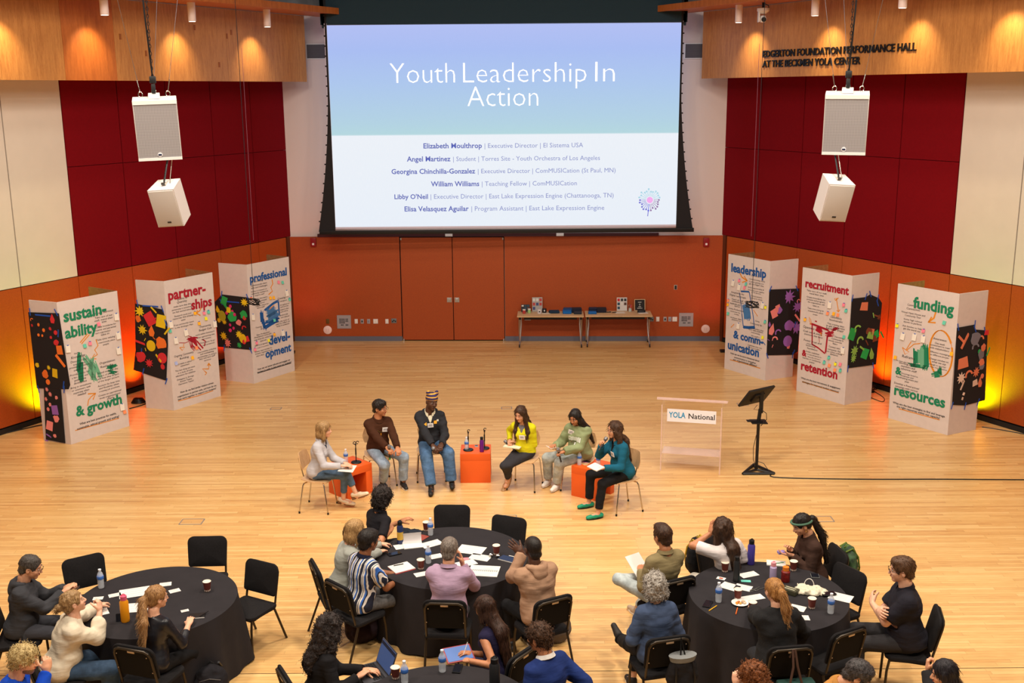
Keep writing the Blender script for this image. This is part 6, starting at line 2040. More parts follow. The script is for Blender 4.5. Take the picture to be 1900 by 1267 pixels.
            if shoe_kind == 'heel':
                q.prism([(x_, max(y_, 0.02)) for x_, y_ in ol], 0.014, Xs_, 0.0)
                q.box((0, -0.05, 0.028), (0.05, 0.05, 0.064), X=Xs_)
            else:
                q.prism([(x_ * 1.06, y_ * 1.03) for x_, y_ in ol], 0.022 if shoe_kind != 'flat' else 0.012, Xs_, 0.0)
            q.obj('sole', shoe[1], so)
    # --- hair
    if hair:
        hair_mesh(hair, hairmat_, root, HC, Rh * hs, N, up, fw, rt, fem, pid)
    if beard:
        Q = Field(HC - 0.16, HC + 0.16, 0.007)
        hp = lambda *p: HC + Rh @ np.array(p) * hs
        Q.ell(hp(0, 0.032, -0.052), (0.062, 0.063, 0.066), Rh, k=0)
        Q.ell(hp(0, 0.064, -0.088), (0.03, 0.028, 0.024), Rh, k=0.02)
        Q.plane(hp(0, 0.05, -0.040), Rh @ np.array((0, 0.55, 1.0)))
        Q.ell(hp(0, 0.093, -0.058), (0.022, 0.016, 0.009), Rh, k=0.004, op='sub')
        Q.rough(0.002, (80, 80, 80), 1)
        v, f = Q.mesh()
        link('beard', npmesh('beard', v, f, beard), root)
    if glasses:
        q = MB()
        for sx in (-1, 1):
            q.tube([Xh @ Vector((sx * 0.031 + 0.023 * math.cos(t), 0.106, 0.004 + 0.018 * math.sin(t))) for t in [j * math.pi / 8 for j in range(16)]], 0.0018, 5, closed=True)
            q.tube([Xh @ Vector((sx * 0.055, 0.105, 0.008)), Xh @ Vector((sx * 0.079, 0.07, 0.008)), Xh @ Vector((sx * 0.084, 0.0, 0.008)), Xh @ Vector((sx * 0.082, -0.018, -0.006))], 0.0018, 5)
        q.tube([Xh @ Vector((-0.009, 0.107, 0.006)), Xh @ Vector((0, 0.110, 0.009)), Xh @ Vector((0.009, 0.107, 0.006))], 0.0018, 5)
        q.obj('glasses', glasses, root)
    if badge is not None:
        bxo, bzo = badge[:2]
        o = P0 + up * bzo + rt * bxo
        p = o + fw * 0.30
        dd = F_.d
        for _ in range(90):
            ii = np.round((p - F_.lo) / F_.h).astype(int)
            if (ii >= 0).all() and (ii < F_.n).all() and dd[tuple(ii)] < 0.004:
                break
            p = p - fw * 0.004
        p = p + fw * 0.012
        Rb = np.stack([rt, fw, up], 1)
        Xb_ = Matrix([[Rb[0][0], Rb[0][1], Rb[0][2], p[0]], [Rb[1][0], Rb[1][1], Rb[1][2], p[1]], [Rb[2][0], Rb[2][1], Rb[2][2], p[2]], [0, 0, 0, 1]])
        bd = MB().box((0, 0, 0), (0.088, 0.004, 0.068), X=Xb_ @ Matrix.Rotation(rad(badge[2] if len(badge) > 2 else 4), 4, 'Y')).obj('name_badge', M('badge_card', (236, 230, 226), 0.5), root, smooth=0)
        MB().box((0, 0.003, 0.01), (0.05, 0.002, 0.007), X=Xb_).box((0, 0.003, -0.008), (0.06, 0.002, 0.005), X=Xb_).obj('badge_print', M('badge_ink', (90, 90, 110), 0.6), bd, smooth=0)
    if chp:
        q_ = W(*chp[:3])
        PEOPLE[pid]['chair'] = (q_.x + math.cos(rad(chp[3])) * 0.25, q_.y + math.sin(rad(chp[3])) * 0.25, chp[3])
        black_chair(*PEOPLE[pid]['chair'], label=PCH[pid])
    elif chair == 'black':
        PEOPLE[pid]['chair'] = (bx + math.cos(rad(yaw)) * -0.02, by - math.sin(rad(yaw)) * 0.02, yaw)
        black_chair(bx - math.cos(rad(yaw)) * 0.02, by - math.sin(rad(yaw)) * 0.02, yaw, label=PCH[pid])
    elif chair == 'wood':
        wood_chair(bx, by, yaw, PCH[pid])
    return root


def hair_mesh(kind, mat_, root, HC, Rs, N, up, fw, rt, fem, pid):
    hp = lambda x, y, z: HC + Rs @ np.array((x, y, z), float)
    sc = np.linalg.norm(Rs[:, 0])
    Rn = Rs / sc
    seed = sum(ord(c) for c in str(pid)) % 23
    long_ = kind in ('long', 'long_front', 'curly_long', 'long_wavy')
    ex = 0.62 if long_ or kind == 'pony_long' else 0.24
    lo = HC - np.array((0.22, 0.26, ex))
    hi = HC + np.array((0.22, 0.22, 0.20))
    if kind == 'pony_long' or kind == 'long_wavy' or kind == 'long':
        lo = HC - np.array((0.30, 0.34, ex))
        hi = HC + np.array((0.30, 0.26, 0.2))
    F_ = Field(lo, hi, 0.0085 if long_ or kind == 'pony_long' else 0.0072)
    e = lambda c, r, k=0.0, op='add': F_.ell(hp(*c), np.array(r) * sc, Rn, k=k * sc, op=op)
    c_ = lambda a, b, ra, rb, k=0.02, op='add': F_.cap(hp(*a), hp(*b), ra * sc, rb * sc, k=k, op=op)
    face = lambda zt=0.048, w=0.062: (e((0, 0.090, zt - 0.088), (w, 0.066, 0.092), 0.006, 'sub'))
    if kind in ('short', 'short_curly', 'buzz', 'short_top', 'crew'):
        t = {'short': 0.013, 'short_curly': 0.016, 'buzz': 0.003, 'short_top': 0.011, 'crew': 0.008}[kind]
        e((0, -0.014, 0.032), (0.075 + t, 0.096 + t, 0.089 + t))
        if kind == 'short_top':
            e((0, 0.02, 0.098), (0.058, 0.075, 0.034), 0.02)
        if kind == 'short':
            e((0, 0.045, 0.085), (0.062, 0.045, 0.034), 0.02)
        e((0, -0.06, -0.045), (0.062, 0.05, 0.045), 0.02)
        e((0, 0.088, -0.035), (0.070, 0.070, 0.092), 0.004, 'sub')
        F_.plane(hp(0, -0.02, -0.052), Rn @ np.array((0, 0.42, -1.0)))
        for q in (-1, 1):
            e((q * 0.086, 0.008, -0.020), (0.03, 0.030, 0.040), 0.004, 'sub')
        if kind == 'short_curly':
            F_.rough(0.006, (46, 46, 46), seed).rough(0.006, (90, 90, 90), seed)
        else:
            F_.rough(0.003 if kind != 'buzz' else 0.0008, (70, 30, 60), seed)
    elif kind == 'curly_mid':
        e((0, -0.018, 0.030), (0.105, 0.118, 0.112))
        e((0, -0.05, -0.05), (0.11, 0.085, 0.08), 0.03)
        face(0.05, 0.062)
        F_.rough(0.012, (30, 30, 30), seed).rough(0.009, (75, 75, 75), seed)
    elif kind == 'bob':
        e((0, -0.014, 0.034), (0.089, 0.108, 0.100))
        for q in (-1, 1):
            c_((q * 0.070, 0.015, 0.02), (q * 0.078, 0.02, -0.115), 0.030, 0.026)
        e((0, -0.045, -0.06), (0.092, 0.075, 0.095), 0.03)
        face(0.056, 0.056)
        F_.ribs(0.0012, hp(0, 0, 0), 26, Rn)
    elif kind in ('bun', 'pony', 'pony_long'):
        e((0, -0.014, 0.033), (0.083, 0.103, 0.097))
        e((0, -0.06, -0.03), (0.066, 0.05, 0.05), 0.02)
        e((0, 0.088, -0.032), (0.066, 0.064, 0.092), 0.004, 'sub')
        for q in (-1, 1):
            e((q * 0.088, 0.010, -0.022), (0.03, 0.030, 0.036), 0.004, 'sub')
        F_.plane(hp(0, -0.02, -0.070), Rn @ np.array((0, 0.3, -1.0)))
        F_.ribs(0.0018, hp(0, 0, 0), 30, Rn)
        if kind == 'bun':
            e((0, -0.128, 0.0), (0.042, 0.036, 0.040), 0.008)
            F_.rough(0.006, (40, 40, 40), seed)
        elif kind == 'pony':
            c_((0, -0.10, 0.03), (0, -0.145, 0.01), 0.026, 0.030)
            c_((0, -0.145, 0.01), (0.01, -0.165, -0.12), 0.034, 0.040)
            c_((0.01, -0.165, -0.12), (0.02, -0.150, -0.30), 0.040, 0.020)
            F_.rough(0.005, (50, 50, 9), seed)
        else:
            p0, p1 = hp(0, -0.10, 0.03), hp(0, -0.14, 0.0)
            F_.cap(p0, p1, 0.026, 0.032, k=0.02)
            p2 = N - fw * 0.15 - up * 0.02
            p3 = N - fw * 0.17 - up * 0.34
            F_.cap(p1, p2, 0.034, 0.040, k=0.02)
            F_.cap(p2, p3, 0.040, 0.022, k=0.02)
            F_.rough(0.005, (50, 50, 9), seed)
    elif kind in ('long', 'long_wavy', 'long_front'):
        e((0, -0.014, 0.034), (0.086, 0.105, 0.099))
        for q in (-1, 1):
            c_((q * 0.068, 0.005, 0.03), (q * 0.074, 0.0, -0.10), 0.030, 0.028)
        e((0, -0.045, -0.06), (0.082, 0.07, 0.095), 0.03)
        bk = N - fw * 0.115
        if kind == 'long_wavy':
            e((0, -0.03, 0.0), (0.108, 0.10, 0.12), 0.03)
            for q in (-1, 1):
                F_.cap(hp(q * 0.085, 0.0, -0.04), N + rt * q * 0.12 + fw * 0.01 - up * 0.10, 0.040, 0.040, k=0.03)
        F_.cap(hp(0, -0.05, -0.08), bk - up * 0.05, 0.075, 0.075, k=0.03, flat=(fw, 1.5))
        F_.cap(bk - up * 0.05, bk - up * (0.32 if kind != 'long_front' else 0.12) - fw * 0.02, 0.078, 0.052, k=0.03, flat=(fw, 1.8))
        if kind == 'long_front':
            for q in (-1, 1):
                F_.cap(hp(q * 0.072, 0.0, -0.09), N + rt * q * 0.095 + fw * 0.09 - up * 0.10, 0.028, 0.030, k=0.03)
                F_.cap(N + rt * q * 0.095 + fw * 0.09 - up * 0.10, N + rt * q * 0.085 + fw * 0.125 - up * 0.20, 0.028, 0.014, k=0.03)
        if pid == 'P5':
            F_.cap(hp(-0.07, -0.03, -0.08), N - rt * 0.13 - fw * 0.02 - up * 0.04, 0.045, 0.05, k=0.03)
            F_.cap(N - rt * 0.13 - fw * 0.02 - up * 0.04, N - rt * 0.21 - fw * 0.06 - up * 0.28, 0.05, 0.016, k=0.03)
        face(0.066, 0.056)
        F_.rough(0.012 if kind == 'long_wavy' else 0.004, (24, 24, 16) if kind == 'long_wavy' else (55, 55, 7), seed)
    elif kind == 'curly_long':
        e((0, -0.018, 0.034), (0.108, 0.120, 0.112))
        e((0, -0.055, -0.07), (0.128, 0.085, 0.12), 0.03)
        F_.cap(hp(0, -0.06, -0.10), N - fw * 0.12 - up * 0.13, 0.105, 0.085, k=0.04, flat=(fw, 1.4))
        for q in (-1, 1):
            F_.cap(hp(q * 0.085, 0.0, -0.02), N + rt * q * 0.12 + fw * 0.02 - up * 0.04, 0.045, 0.042, k=0.03)
        face(0.05, 0.056)
        F_.rough(0.014, (27, 27, 27), seed).rough(0.010, (70, 70, 70), seed)
    elif kind == 'beanie':
        return
    v, f = F_.mesh()
    if len(v):
        hair = link('hair', npmesh('hair', v, f, mat_), root)
        if kind != 'buzz':
            locks(v, f, kind, mat_, hair, HC, up, seed, Rn)


def locks(v, f, kind, mat_, parent, HC, up, seed, Rn):
    """loose strands growing over the hair volume, one mesh"""
    rs = np.random.RandomState(seed)
    curly = 'curly' in kind
    n = {'short': 420, 'crew': 420, 'short_top': 420, 'short_curly': 420, 'curly_mid': 620, 'curly_long': 900, 'bob': 620}.get(kind, 700)
    pa, pb, pc = v[f[:, 0]], v[f[:, 1]], v[f[:, 2]]
    nr = np.cross(pb - pa, pc - pa)
    nr /= np.linalg.norm(nr, axis=1)[:, None] + 1e-9
    i = rs.randint(0, len(f), n)
    p, nn = pa[i], nr[i]
    back = -Rn[:, 1]
    dn = -up * 1.0 + back * (0.9 if kind in ('short', 'crew', 'short_top', 'bun', 'pony', 'pony_long') else 0.15)
    front = (Rn[:, 1] if 'pony' not in kind and kind != 'bun' else back)
    t = dn[None] + front[None] * (0.1 if kind in ('bob', 'long', 'long_front') else 0.35) * rs.rand(n, 1) - nn * (dn @ nn.T)[:, None] + rs.randn(n, 3) * (0.55 if curly else 0.05)
    t /= np.linalg.norm(t, axis=1)[:, None] + 1e-9
    b = np.cross(nn, t)
    m = 7
    L = (0.035 if curly else {'short': .03, 'crew': .018, 'short_top': .022}.get(kind, 0.06)) * (0.7 + 0.6 * rs.rand(n))
    if kind in ('bun', 'pony', 'pony_long'):
        L = L * np.where((p - HC) @ Rn[:, 1] > -0.11, 0.35, 1.0)
    ph = rs.rand(n) * 6.28
    if not curly:
        L = L * np.where(nn @ up > 0.7, 0.4, 1.0)
    P = []
    for k in range(m):
        u = k / (m - 1)
        q = p + t * (L * u)[:, None] + nn * ((0.0025 if kind == 'short' else 0.001) * math.sin(math.pi * u) - (0.0006 + (0.003 * u if kind in ('bob', 'bun') else 0)) if not curly else 0.006 * math.sin(math.pi * u))
        if curly:
            q = q + (b * np.cos(ph + u * 9)[:, None] + nn * np.sin(ph + u * 9)[:, None]) * 0.0075
        P.append(q)
    P = np.stack(P, 1)
    rr = 0.0030 if curly else 0.0017
    R = rr * np.array([0.5, 1, 1.1, 1.1, 1, 0.8, 0.25])
    V = []
    for a in (0, 2.094, 4.189):
        V.append(P + (b[:, None, :] * math.cos(a) + nn[:, None, :] * math.sin(a)) * R[None, :, None])
    V = np.stack(V, 2).reshape(-1, 3)
    base = np.arange(n)[:, None, None] * (m * 3) + np.arange(m - 1)[None, :, None] * 3 + np.arange(3)[None, None, :]
    nxt = np.arange(n)[:, None, None] * (m * 3) + np.arange(m - 1)[None, :, None] * 3 + ((np.arange(3) + 1) % 3)[None, None, :]
    F = np.stack([base, nxt, nxt + 3, base + 3], -1).reshape(-1, 4)
    link('hair_strands', npmesh('hair_strands', V, F, mat_), parent)['kind'] = 'stuff'


def held(pid, side, mb_obj, off=(0, 0.07, -0.03), rot=(0, 0, 0)):
    """put an object in a hand: world matrix from the hand frame"""
    p = PEOPLE[pid]
    W_, R3 = p[side]
    Xp = Matrix.Translation((*p['pos'], 0)) @ Matrix.Rotation(rad(p['yaw'] - 90), 4, 'Z')
    Xq = Matrix([[R3[0][0], R3[0][1], R3[0][2], W_[0]], [R3[1][0], R3[1][1], R3[1][2], W_[1]], [R3[2][0], R3[2][1], R3[2][2], W_[2]], [0, 0, 0, 1]])
    from mathutils import Euler
    mb_obj.matrix_world = Xp @ Xq @ Matrix.Translation(off) @ Euler([rad(a) for a in rot]).to_matrix().to_4x4()
    return mb_obj
# ------------------------------------------------------------------ people
PCH = {
    'P1': 'plywood chair with chrome legs under the blonde woman in the grey blazer', 'P2': 'plywood chair under the man in the brown sweater', 'P3': 'plywood chair under the person in the striped beanie',
    'P4': 'plywood chair under the woman in the yellow cardigan', 'P5': 'plywood chair under the woman in the sage sweatshirt', 'P6': 'plywood chair with visible curved back under the woman in the teal blazer',
    'A1': 'black chair under the curly haired person in the black polo', 'A2': 'black chair under the blonde woman in the grey sweater, seen from its side', 'A3': 'black chair under the man in the striped shirt, seen from behind',
    'A4': 'black chair under the man in the lavender shirt, seen squarely from behind', 'A5': 'black chair under the man in the beige hoodie', 'B1': 'black chair under the curly haired woman with the laptop',
    'B2': 'black chair under the woman with long dark hair holding a tablet', 'B3': 'black chair under the man in the navy suit', 'C1': 'black chair under the man in the dark grey hoodie at the left edge',
    'C2': 'black chair under the woman in the loose cream shirt', 'C3': 'black chair with bronze frame under the woman in the black leather jacket', 'C4': 'black chair under the blond man in the blue hoodie',
    'D1': 'black chair under the man in the olive jacket', 'D2': 'black chair under the grey haired person in the blue sweater, a bag hung on it', 'D3': 'black chair under the woman in the white tee, a backpack hung on it',
    'D4': 'black chair under the woman in the brown jacket, a green backpack hung on it', 'D5': 'black chair with gold edged back under the man in the black polo', 'D6': 'black chair under the woman in the black sweater, a patterned tote hung on it',
    'E1': 'black chair under the auburn haired person at the bottom edge', 'E2': 'black chair under the man in the camel blazer', 'E3': 'black chair under the dark haired woman at the lower right corner'}
H_BLONDE = hairmat('hair_dark_blonde', (112, 80, 48), (196, 156, 104))
H_BLACK = hairmat('hair_black', (14, 11, 10), (48, 40, 36))
H_CURLBLK = hairmat('hair_black_curly', (12, 9, 9), (62, 50, 46), curly=True)
H_DBROWN = hairmat('hair_dark_brown', (32, 20, 14), (84, 56, 38))
H_CURLDB = hairmat('hair_brown_curly', (30, 18, 12), (92, 62, 42), curly=True)
H_GREY = hairmat('hair_grey_curly', (104, 96, 88), (206, 198, 188), curly=True)
H_SALT = hairmat('hair_salt_pepper', (70, 58, 50), (150, 138, 128))
H_GOLD = hairmat('hair_golden', (110, 66, 30), (200, 146, 84))
H_STRAW = hairmat('hair_bleached', (140, 112, 64), (220, 196, 140), curly=True)
H_AUB = hairmat('hair_auburn_curly', (66, 32, 14), (150, 88, 44), curly=True)
H_BROWN = hairmat('hair_brown', (54, 34, 22), (104, 72, 48))
JEAN_MID = denim('denim_mid_blue', (72, 96, 122))
JEAN_LT = denim('denim_light', (142, 158, 176))
JEAN_BLUE = denim('denim_blue', (66, 98, 134))
JEAN_PALE = denim('denim_pale_grey', (168, 174, 172))
BLK = cloth('black_trouser_cloth', (24, 23, 25))
CHAR = cloth('charcoal_trouser_cloth', (62, 62, 68))
NAVYTR = cloth('navy_trouser_cloth', (28, 34, 58))
SOLE_W = M('white_sole', (228, 222, 212), 0.6)
SOLE_B = M('black_sole', (22, 20, 20), 0.6)
SOLE_T = M('tan_sole', (120, 78, 46), 0.6)
SH_B = M('black_shoe', (30, 28, 28), 0.5)
GLS = M('glasses_dark', (24, 18, 16), 0.3)
GLM = M('glasses_metal', (120, 100, 84), 0.25, 0.8)
PG = 'panel speakers seated on the stage floor'

person('P1', 'leftmost panel speaker, blonde, in pale grey blazer and jeans with legs crossed', (601, 797), -8, ('blazer', cloth('pale_grey_blazer', (186, 182, 186))), ('jeans', JEAN_MID), 'bob', H_BLONDE, 'fair', True, 0.98, 0.95,
       lean=9, hyaw=4, hpitch=4, lh=(640, 859, .71), rh=(634, 864, .71), rf=(637, 926, .12), lf=(660, 915, .24), rk=(0.1, .5, 1), lk=(0.15, .6, 1), collar='shirt', shoe=(M('cream_sandal', (226, 204, 176), 0.5), SOLE_T), shoe_kind='heel', chair='wood', group=PG, loose=0.006, hem=0.10, inner=('navy_blouse', cloth('navy_blouse_cloth', (28, 34, 60))), bare_ankle=0.12, collar_open=True)
person('P2', 'person with short black hair and glasses in dark brown sweater and light jeans, holding microphone', (705, 757), -68, ('sweater', cloth('dark_brown_knit', (66, 36, 20))), ('jeans', JEAN_LT), 'short', H_BLACK, 'tan', False, 1.03, 0.95,
       lean=8, hyaw=42, hpitch=3, lh=(738, 832, .70), rh=(722, 835, .70), lf=(748, 893, .09), rf=(711, 893, .09), collar='high', shoe=(SH_B, SOLE_W), glasses=GLM, badge=(-0.07, 0.36, -4), chair='wood', group=PG, loose=0.01, pantw=1.25, bare_ankle=0.04, hands=('grip', 'grip'))
person('P3', 'person in purple and gold striped beanie, black hoodie and baggy blue jeans', (801, 745), -84, ('hoodie', cloth('faded_black_hoodie', (42, 42, 46))), ('jeans', JEAN_BLUE), None, H_BLACK, 'dark', False, 1.08, 1.0,
       lean=8, hyaw=22, hpitch=6, hroll=-8, lh=(819, 824, .68), rh=(803, 826, .68), lf=(838, 894, .10), rf=(800, 903, .10), shoe=(M('black_clog', (30, 30, 30), 0.6), SOLE_B), shoe_kind='clog', badge=(0.0, 0.36), chair='wood', group=PG, loose=0.014, hood=True, pantw=1.45, bare_ankle=0.02, hands=('grip', 'grip'), collar='shirt', collar_m=M('cream_shirt_collar', (216, 206, 180), 0.8), inner=('cream_shirt', cloth('cream_shirt_cloth', (214, 204, 178))), collar_open=True)
person('P4', 'smiling person with long dark hair in bright yellow cardigan and black jeans', (966, 768), -108, ('cardigan', cloth('chartreuse_cardigan', (214, 206, 28))), ('jeans', cloth('washed_black_denim', (50, 48, 52))), 'long_front', H_DBROWN, 'light', True, 0.99, 1.0,
       lean=8, hyaw=-14, hpitch=16, lh=(961, 820, .72), rh=(946, 817, .73), rf=(944, 884, .17), lf=(941, 893, .11), lk=(-.3, .6, 1), rk=(-0.2, .6, 1), shoe=(M('tan_heeled_sandal', (176, 134, 92), 0.5), SOLE_T), shoe_kind='flat', badge=(-0.02, 0.30), chair='wood', group=PG, inner=('grey_top', cloth('grey_marl_top', (112, 110, 114))), bare_ankle=0.10, collar_open=True, hands=('relax', 'grip'))
person('P5', 'person with long black hair in sage green sweatshirt and pale jeans reading folded notes', (1067, 774), -118, ('sweatshirt', cloth('sage_sweatshirt', (138, 148, 108))), ('jeans', JEAN_PALE), 'long', H_BLACK, 'tan', True, 0.98, 1.05,
       lean=10, hyaw=-4, hpitch=22, lh=(1046, 838, .69), rh=(1029, 826, .74), lf=(1033, 896, .10), rf=(1017, 888, .10), shoe=(M('white_sneaker', (226, 218, 210), 0.6), SOLE_W), badge=(0.06, 0.40, -14), chair='wood', group=PG, loose=0.02, pantw=1.35, bare_ankle=0.03, hands=('grip', 'relax'), collar='high')
person('P6', 'rightmost panel speaker, wavy brown hair and glasses, teal blazer, speaking into a microphone', (1140, 797), -158, ('blazer', cloth('teal_blazer', (22, 88, 112))), ('trousers', BLK), 'long_wavy', H_CURLDB, 'light', True, 1.0, 1.15,
       lean=10, hyaw=6, hpitch=4, rh=(1116, 826, .98), lh=(1120, 868, .72), rf=(1093, 930, .09), lf=(1110, 950, .09), le=(-.4, -.5, -1), re_=(.7, -.1, -1), shoe=(M('green_flat', (12, 138, 104), 0.5), SOLE_B), shoe_kind='flat', glasses=GLM, badge=(-0.09, 0.34), chair='wood', group=PG, loose=0.006, inner=('black_tee', cloth('black_tee_cloth', (22, 20, 22))), collar_open=True, collar='shirt', hands=('flat', 'grip'), bare_ankle=0.05, hem=0.09, pantw=1.1,
       rfd=(-0.5, 0.35, 0.75, 0.8, 0.3, 0.4), lfd=(0.2, 1, 0.0, 0, 0, -1))

person('A1', 'person with curly black hair in black polo, top left of the centre table', (711, 922), 42, ('polo', cloth('black_polo', (28, 26, 30))), ('trousers', BLK), 'curly_mid', H_CURLBLK, 'tan', False, 0.98, 0.95,
       lean=10, hyaw=2, hpitch=6, lh=(742, 968, .80), rh=(724, 985, .82), sleeve='short', collar='shirt', glasses=GLM, chair='black', shoe=(SH_B, SOLE_B), rfd=(-.6, .5, .2), hands=('relax', 'grip'))
person('A2', 'person with blonde bob in pale grey sweater writing at the centre table', (659, 984), 22, ('sweater', cloth('pale_grey_green_sweater', (158, 160, 152))), ('trousers', CHAR), 'bob', hairmat('hair_straight_blonde', (120, 84, 46), (206, 166, 112)), 'fair', True, 1.0, 1.08,
       lean=12, hyaw=10, hpitch=12, lh=(716, 1009, .79), rh=(712, 1022, .79), chair='black', loose=0.01, shoe=(SH_B, SOLE_B), hands=('relax', 'relax'))
person('A3', 'person with short black hair and glasses in a navy, white and blue striped shirt', (684, 1003), 46, ('shirt', stripes('vertical_striped_cloth', [(0, (22, 26, 48)), (0.26, (222, 214, 206)), (0.36, (24, 28, 50)), (0.42, (222, 214, 206)), (0.58, (52, 104, 190)), (0.72, (24, 28, 50)), (0.8, (222, 214, 206)), (0.93, (24, 28, 50))], 0.085)), ('trousers', M('grey_plaid_trousers', (92, 90, 90), 0.9, var=0.2, vs=40)), 'short', H_BLACK, 'brown', False, 1.02, 1.0,
       lean=9, hyaw=-4, hpitch=8, rh=(741, 1076, .70), lh=(737, 1066, .72), sleeve='short', glasses=GLM, collar='shirt', collar_m=cloth('navy_collar', (24, 28, 50)), chair='black', loose=0.014, shoe=(M('brown_shoe', (74, 40, 26), 0.5), SOLE_B), hands=('grip', 'relax'))
person('A4', 'person with greying hair in lavender shirt seen from behind at the centre table', (834, 1019), 86, ('shirt', cloth('lavender_shirt', (170, 142, 166))), ('trousers', CHAR), 'crew', H_SALT, 'light', False, 1.05, 1.12,
       lean=9, hyaw=-6, hpitch=8, rh=(858, 1046, .99), lh=(812, 1052, .79), re_=(.5, .2, -1), glasses=GLM, collar='shirt', chair='black', loose=0.01, shoe=(M('brown_shoe', (74, 40, 26), 0.5), SOLE_B), rfd=(-.2, .1, 1, 1, .3, 0))
person('A5', 'person with shaved head in beige hoodie, one hand raised at the centre table', (988, 1017), 118, ('hoodie', cloth('beige_hoodie', (166, 130, 104))), ('trousers', BLK), 'buzz', H_BLACK, 'dark', False, 1.06, 1.15,
       lean=10, hyaw=4, hpitch=2, lh=(968, 1026, 1.06), rh=(975, 1060, .80), le=(-.6, .1, -1), chair='black', loose=0.016, hood=True, shoe=(SH_B, SOLE_W), hands=('flat', 'relax'), lfd=(-.55, .35, .6, -.5, -.4, .5))
person('B1', 'person with long curly black hair in a black top with a laptop at the bottom', (612, 1166), 28, ('jacket', cloth('matte_black_jacket', (26, 24, 26))), ('trousers', BLK), 'curly_long', H_CURLBLK, 'light', True, 1.0, 1.05,
       lean=9, hyaw=14, hpitch=10, lh=(676, 1243, .76), rh=(664, 1256, .76), chair='black', loose=0.008, shoe=(SH_B, SOLE_B))
person('B2', 'person with very long straight dark hair in a sleeveless navy top drawing on a tablet', (900, 1128), 142, ('top', cloth('navy_sleeveless', (34, 30, 58))), ('skirt', NAVYTR), 'long', hairmat('hair_dark_highlights', (24, 14, 12), (78, 50, 36)), 'tan', True, 0.97, 0.95,
       lean=9, hyaw=2, hpitch=16, lh=(872, 1226, .77), rh=(876, 1212, .78), le=(-.7, -.4, -1), sleeve='none', chair='black', shoe=(SH_B, SOLE_B), hands=('point', 'relax'))
person('B3', 'person with short dark curly hair in a navy blue suit jacket at the bottom', (1000, 1183), 128, ('jacket', cloth('navy_suit', (30, 48, 104))), ('trousers', NAVYTR), 'short_curly', H_CURLDB, 'tan', False, 1.02, 1.05,
       lean=9, hyaw=22, hpitch=12, lh=(985, 1262, .8), rh=(1040, 1240, .85), chair='black', collar='shirt', collar_m=M('white_collar', (225, 220, 215), 0.8), loose=0.012, shoe=(SH_B, SOLE_B))
person('C1', 'person with short dark hair and glasses in dark grey hoodie looking at a phone', (57, 1052), 14, ('hoodie', cloth('dark_grey_hoodie', (58, 58, 62))), ('trousers', CHAR), 'crew', hairmat('hair_black_grey', (26, 22, 20), (92, 84, 78)), 'light', False, 1.0, 1.1,
       lean=7, hyaw=-6, hpitch=18, lh=(122, 1090, .86), rh=(118, 1098, .86), glasses=GLM, hood=True, chair='black', loose=0.016, shoe=(SH_B, SOLE_B), hands=('grip', 'grip'))
person('C2', 'person with small blonde bun in loose cream shirt, chin on one hand', (136, 1117), 26, ('shirt', cloth('cream_linen_shirt', (214, 200, 176))), ('jeans', denim('denim_dark_wide', (42, 66, 92))), 'bun', hairmat('hair_light_brown', (104, 74, 44), (188, 152, 104)), 'fair', True, 1.0, 1.12,
       lean=16, hyaw=4, hpitch=-12, rh=(185, 1134, .99), lh=(196, 1118, .80), re_=(.3, .3, -1), chair='black', loose=0.022, hem=0.14, sleeve='mid', shoe=(M('tan_sandal', (140, 96, 60), 0.5), SOLE_T), shoe_kind='flat', pantw=1.5, bare_ankle=0.16, hands=('relax', 'grip'), rfd=(-.5, .1, 1, .6, .6, 0))
person('C3', 'person with long light brown ponytail in black leather jacket at the left table', (291, 1108), 72, ('jacket', M('black_leather', (26, 26, 32), 0.35, var=0.2, vs=14, bump=0.5, bs=22)), ('trousers', BLK), 'pony_long', hairmat('hair_long_blonde', (104, 68, 38), (186, 142, 92)), 'fair', True, 0.98, 0.95,
       lean=6, hyaw=-34, hpitch=4, rh=(349, 1160, .78), lh=(268, 1120, .80), glasses=GLS, chair='black', sleeve='mid', shoe=(SH_B, SOLE_B))
person('C4', 'person with bleached textured hair and beard in a bright blue hoodie, bottom left corner', (45, 1224), 8, ('hoodie', cloth('royal_blue_hoodie', (20, 72, 190))), ('trousers', BLK), 'short_curly', H_STRAW, 'light', False, 1.02, 1.15,
       lean=16, hyaw=2, hpitch=16, rh=(86, 1246, .96), lh=('l', -.12, .30, .78), re_=(.4, .3, -1), beard=hairmat('beard_brown', (92, 62, 38), (140, 104, 70)), chair='black', loose=0.014, shoe=(SH_B, SOLE_B), hands=('grip', 'grip'), rfd=(-.4, .1, 1, .8, .5, 0))
person('D1', 'person with short dark hair in olive jacket and pale jeans holding a white programme', (1229, 994), 116, ('jacket', cloth('olive_jacket', (132, 118, 84))), ('jeans', denim('denim_very_pale', (176, 186, 188))), 'short_top', H_DBROWN, 'tan', False, 1.04, 1.05,
       lean=-4, hyaw=8, hpitch=8, lh=(1190, 1060, .76), rh=(1250, 1045, .66), lf=('l', .06, .36, .60), lk=(-1, .5, .35), rf=(1182, 1128, .09), chair='black', collar='high', loose=0.01, shoe=(M('beige_sneaker', (168, 146, 124), 0.7), SOLE_W), hands=('relax', 'relax'))
